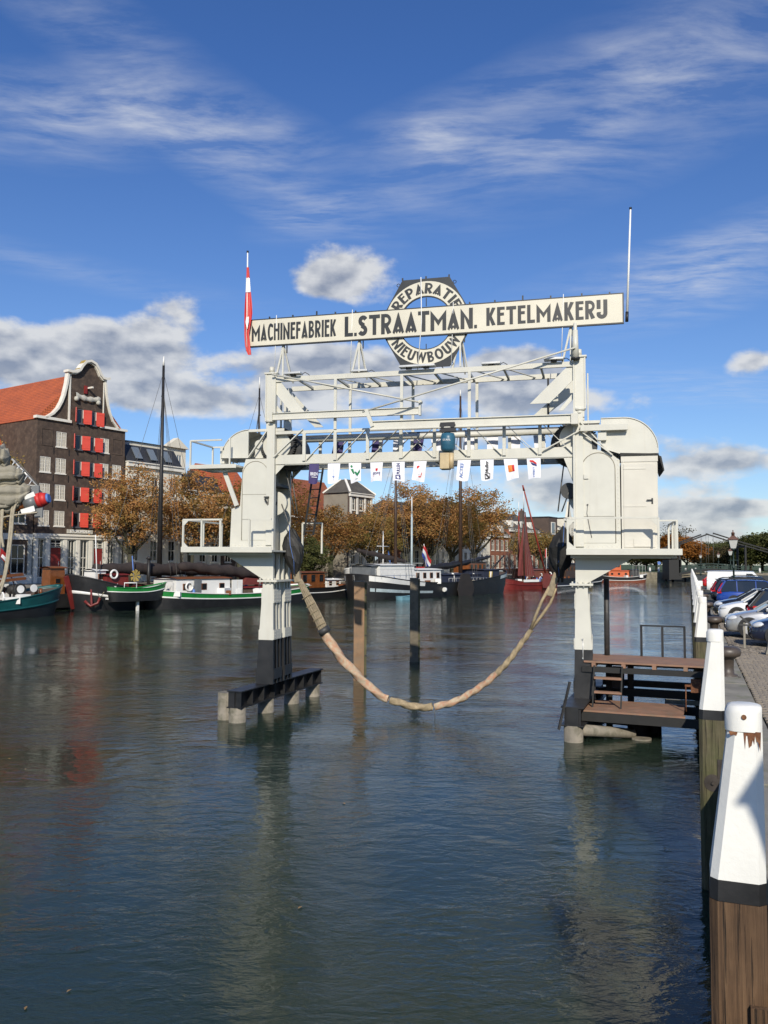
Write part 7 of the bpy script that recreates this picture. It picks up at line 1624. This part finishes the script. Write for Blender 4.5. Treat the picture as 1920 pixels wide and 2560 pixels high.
for k, (s, off) in enumerate(((101, 15.5), (104.5, 15.6))):
    f_ = bboat('quay_flag', ('left' if k == 0 else 'right') + ' red and white flag among the far moored boats', 'flag', s, off - 3); MB().cyl((0, 0, 2), (0, 0, 7.2 + k * 2), .05, n=6).build('staff', 'boat_white', f_); MB().grid([[(.0 - .8 * i / 4, .1 * math.sin(i), 7.0 + k * 2 - 1.6 * j / 4 - .3 * i / 4) for i in range(5)] for j in range(5)]).build('cloth', 'red', f_)
t_ = bboat('motor_barge', 'dark low barge with small yellow tarpaulin beside the right tackle block', 'boat', 112.0, 15.4); hull(t_, 16, 4.6, 1.4, 2.2, 1.7, 'hull_black', 'hull_black', 'boat_white', .5, .16, .14); cabin_box(t_, -4, 2, -1.6, 1.6, 1.4, 3.0, 'lead_yellow', 'tarpaulin', 0, 'deck_brown'); cabin_box(t_, 2.5, 5.5, -1.5, 1.5, 1.5, 3.6, 'boat_white', 'wheelhouse', 2, 'boat_white')
# 9 orange-housed boat towards the end
t_ = thing('tug_boat', 'small boat with orange wheelhouse, brown hull and black rail near the end wall', 'boat', ((1556 - 960) / 2075 * 190, 190, 0), R(-4), 'boats moored along the left quay')
hull(t_, 10.2, 3.8, 1.15, 1.9, 1.5, 'hull_black', 'hull_brown', 'boat_white', .55, .30, .2, .5, cap='boat_white'); cabin_box(t_, -3.4, 1.2, -1.3, 1.3, 1.2, 2.6, 'orange_boat', 'cabin', 3, 'orange_boat'); cabin_box(t_, -3.0, -.6, -1.1, 1.1, 2.75, 4.6, 'orange_boat', 'wheelhouse', 2, 'varnish', .6, .8, .7); cabin_box(t_, 1.4, 3.4, -1.2, 1.2, 1.3, 2.8, 'black_paint', 'winch_house', 0, 'black_paint')
rail(t_, 2.0, 4.8, -1.4, 1.4, 4, 'boat_white', 2.4)

# 10 furled sail and boom of the ship moored just outside the left edge
t_ = thing('moored_ship', 'ship with grey furled sail and red-tipped boom reaching in at the left edge', 'boat', (-24.9, 30.0, 0), R(4), 'boats moored along the left quay')
hull(t_, 15, 4.6, 1.3, 2.4, 1.8, 'hull_black', 'hull_black', 'boat_white', .7, .16, .14); mast(t_, -1.5, 1.4, 16, .22, 'mast_brown', 0, False)
def bp(px, py, D=30.0):    # ship coordinates of a place seen at depth D
    X, Z = (px - 960) / 2075 * D, 4.4 + (1400.5 - py) / 2075 * D; q = Vector((X + 24.9, D - 30.0, 0)); q.rotate(Matrix.Rotation(R(-4), 3, 'Z')); return (q.x, q.y, Z)
a0, a1, a2, a3, a4 = bp(-560, 1420), bp(60, 1262), bp(92, 1253), bp(116, 1247), bp(121, 1246)
MB().cyl(a0, bp(64, 1261), .20, .19, 12).build('boom', 'varnish', t_); MB().cyl(bp(62, 1262), a2, .25, .27, 14).build('boom_band', 'hull_grey', t_); MB().cyl(a2, bp(102, 1250), .275, .275, 16).build('boom_tip', 'red', t_); MB().cyl(bp(102, 1250), a3, .275, .20, 16).build('boom_tip', 'red', t_); MB().cyl(a3, a4, .19, .16, 14).build('boom_cap', 'bluel', t_)
for (p, q) in (((52, 1282), (85, 1272)), ((60, 1248), (84, 1236))): MB().bar(bp(*p, 29.8), bp(*q, 29.8), .04, .20).build('cleat_board', 'boat_white', t_)
MB().box(-.14, .14, -.05, .05, -.3, .1).build('sheave_cheek', 'hull_grey', t_).location = bp(96, 1274); MB().box(-.16, .1, -.05, .05, 0, .3).build('sheave_cheek', 'hull_grey', t_).location = bp(88, 1236)
# cloth: heavy folds laid over the boom
rnd = random.Random(6)
def fold(c_list, r0, seed, flat_=.62):
    rnd_ = random.Random(seed); P = [Vector(p) for p in c_list]; rows = []; n = 44; m_ = 34; ph = [rnd_.uniform(0, 6.28) for _ in range(6)]
    for i in range(m_):
        f = i / (m_ - 1) * (len(P) - 1); k = min(int(f), len(P) - 2); p = P[k].lerp(P[k + 1], f - k); g_ = i / (m_ - 1)
        rr = r0 * (.62 + .5 * math.sin(PI * min(1, .08 + g_)) + .10 * math.sin(i * .9 + seed)) * (1 if i < m_ - 3 else (.88, .62, .06)[i - m_ + 3])
        rows.append([(p.x, p.y + rr * math.cos(t_2) * (1 + .13 * math.sin(6 * t_2 + g_ * 1.5 + ph[1]) + .06 * math.sin(13 * t_2 - g_ * 2 + ph[2])),
                      p.z - .25 * rr * math.sin(PI * g_ * 2.0 + seed) + rr * flat_ * math.sin(t_2) * (1 + .13 * math.sin(6 * t_2 + g_ * 1.5 + ph[1]) + .06 * math.sin(13 * t_2 - g_ * 2 + ph[2]))) for t_2 in [2 * PI * k2 / n for k2 in range(n)]])
    MB().grid(rows, True).build('furled_sail', 'sail_grey', t_)
fold([bp(-160, 1190), bp(-40, 1168), bp(0, 1150), bp(18, 1142)], .46, 1, .9); fold([bp(-160, 1215), bp(-20, 1205), bp(40, 1192), bp(58, 1182)], .42, 2, .8); fold([bp(-160, 1262), bp(-20, 1250), bp(46, 1234), bp(74, 1228)], .48, 3, .9); fold([bp(-160, 1285), bp(0, 1270), bp(40, 1255), bp(70, 1245)], .38, 4)
MB().cyl(bp(24, 1148), bp(92, 1218), .035, n=6).build('leech_rope', 'silver', t_); MB().cyl(bp(30, 1146), bp(94, 1214), .02, n=6).build('leech_rope', 'wire', t_)
for k in range(5): MB().cyl(bp(32 + 11 * k, 1152 + 12 * k, 29.9), bp(24 + 11 * k, 1166 + 12 * k, 29.8), .02, n=5).build('hank', 'silver', t_)
def hang_rope(px_pts, r_=.045): MB().tube(spline([bp(*p, 29.7) for p in px_pts], 5), r_, 7).build('hanging_rope', 'rope_pale', t_)
hang_rope([(46, 1256), (38, 1262), (32, 1285), (30, 1330), (24, 1400), (14, 1455), (2, 1490), (-14, 1500), (-30, 1480)]); hang_rope([(40, 1258), (30, 1266), (26, 1300), (24, 1340), (14, 1440), (-6, 1480), (-28, 1470)]); hang_rope([(6, 1272), (4, 1330), (6, 1350), (10, 1370)]); hang_rope([(2, 1270), (2, 1340), (-4, 1440)])
hang_rope([(-40, 1305), (20, 1292), (60, 1286), (92, 1282)], .03)

# things lying about on the decks, and mooring lines
_cl = {}
def clutter(parent, x0, x1, hw, z, n, seed):
    rnd = random.Random(seed)
    if not _cl:
        mb = MB(); 
        for k in range(3): mb.tube([((.34 - .03 * k) * math.cos(a), (.34 - .03 * k) * math.sin(a), .05 + .07 * k) for a in [i * PI / 7 for i in range(15)]], .045, 6)
        _cl['rope_coil'] = mb.mesh('rope_coil', 'rope_pale'); _cl['deck_crate'] = MB().box(-.4, .4, -.28, .28, 0, .42).mesh('deck_crate', 'varnish'); _cl['deck_chest'] = MB().box(-.6, .6, -.3, .3, 0, .5).mesh('deck_chest', 'boat_white')
        mb = MB(); mb.cyl((-.15, 0, 0), (-.15, 0, .6), .09, n=8); mb.cyl((.15, 0, 0), (.15, 0, .6), .09, n=8); mb.bar((-.3, 0, .42), (.3, 0, .42), .07, .07); _cl['bitt'] = mb.mesh('bitt', 'black_paint')
        mb = MB(); mb.lathe([(.0, 0), (.2, .05), (.24, .35), (.2, .62), (.06, .7), (.0, .7)], n=10); _cl['fender_buoy'] = mb.mesh('fender_buoy', 'orange_boat')
        _cl['vent_pipe'] = MB().tube([(0, 0, 0), (0, 0, .75), (.08, 0, .92), (.26, 0, .95)], .09, 8).mesh('vent_pipe', 'boat_white'); _cl['gas_bottle'] = MB().lathe([(.15, 0), (.15, .5), (.08, .6), (.05, .7)], n=10).mesh('gas_bottle', 'bluel')
    for i in range(n):
        nm = rnd.choice(list(_cl)); o = put(nm, _cl[nm], parent); k = rnd.uniform(.8, 1.35)
        o.location = (rnd.uniform(x0, x1), rnd.choice((-1, -1, 1)) * rnd.uniform(hw * .55, hw), z); o.rotation_euler = (0, 0, rnd.uniform(0, 6.3)); o.scale = (k, k, k)
for o in list(bpy.data.objects):
    if o.parent is None and o.get('category') == 'boat' and o.name.split('.')[0] in ('sailing_barge', 'motor_barge', 'tug_boat', 'wheelhouse_boat', 'cabin_cruiser'):
        hu = [c for c in o.children if c.name.startswith('hull')]
        xs = [v.co.x for v in hu[0].data.vertices]; ys = [v.co.y for v in hu[0].data.vertices]; dk = [c for c in o.children if c.name.startswith('deck') and not c.name.startswith('deck_')]
        zz = min(v.co.z for v in dk[0].data.vertices); clutter(o, min(xs) * .82, max(xs) * .82, max(ys) * .92, zz + .05, 12 if o.name.startswith('sailing') else 8, sum(map(ord, o.name)) + int(max(xs) * 7))
        for sx_ in (-1, 1):
            a = Vector((sx_ * max(xs) * .86, max(ys) * .6, zz + .5)); b_ = a + Vector((sx_ * 3.5, 5.5, .2)); MB().tube([a, (a + b_) / 2 - Vector((0, 0, .5)), b_], .03, 5).build('mooring_line', 'rope_pale', o)
# autumn leaves adrift on the water
mat('leaf_dry', (.34, .20, .07), .7, .2, 4); random.seed(14)
names_ = ['left of the open middle', 'furthest out at the left edge', 'second at the left edge', 'before the middle of the span', 'nearest at the left edge corner', 'at the lower left corner', 'beside the right quay posts', 'under the sling']
for i_, (x, y) in enumerate([(-5.14, 17.98), (-8.25, 18.63), (-7.5, 17.73), (-1.04, 10.82), (-3.19, 8.75), (-3.49, 8.42), (4.35, 13.07), (-0.7, 15.37)]):
    k = random.uniform(.022, .038); a = random.uniform(0, 6.3); c_, s_ = math.cos(a) * k, math.sin(a) * k
    o = MB().add([(-c_ * 1.4, -s_ * 1.4, .006), (s_ * .6, -c_ * .6, .012), (c_ * 1.4, s_ * 1.4, .008), (-s_ * .6, c_ * .6, .016)], [(0, 1, 2, 3)]).build('floating_leaf', 'leaf_dry'); o.location = (x, y, .004)
    tag(o, 'small dry leaf drifting on the water ' + names_[i_ % 8], 'leaf', 'leaves adrift on the water')
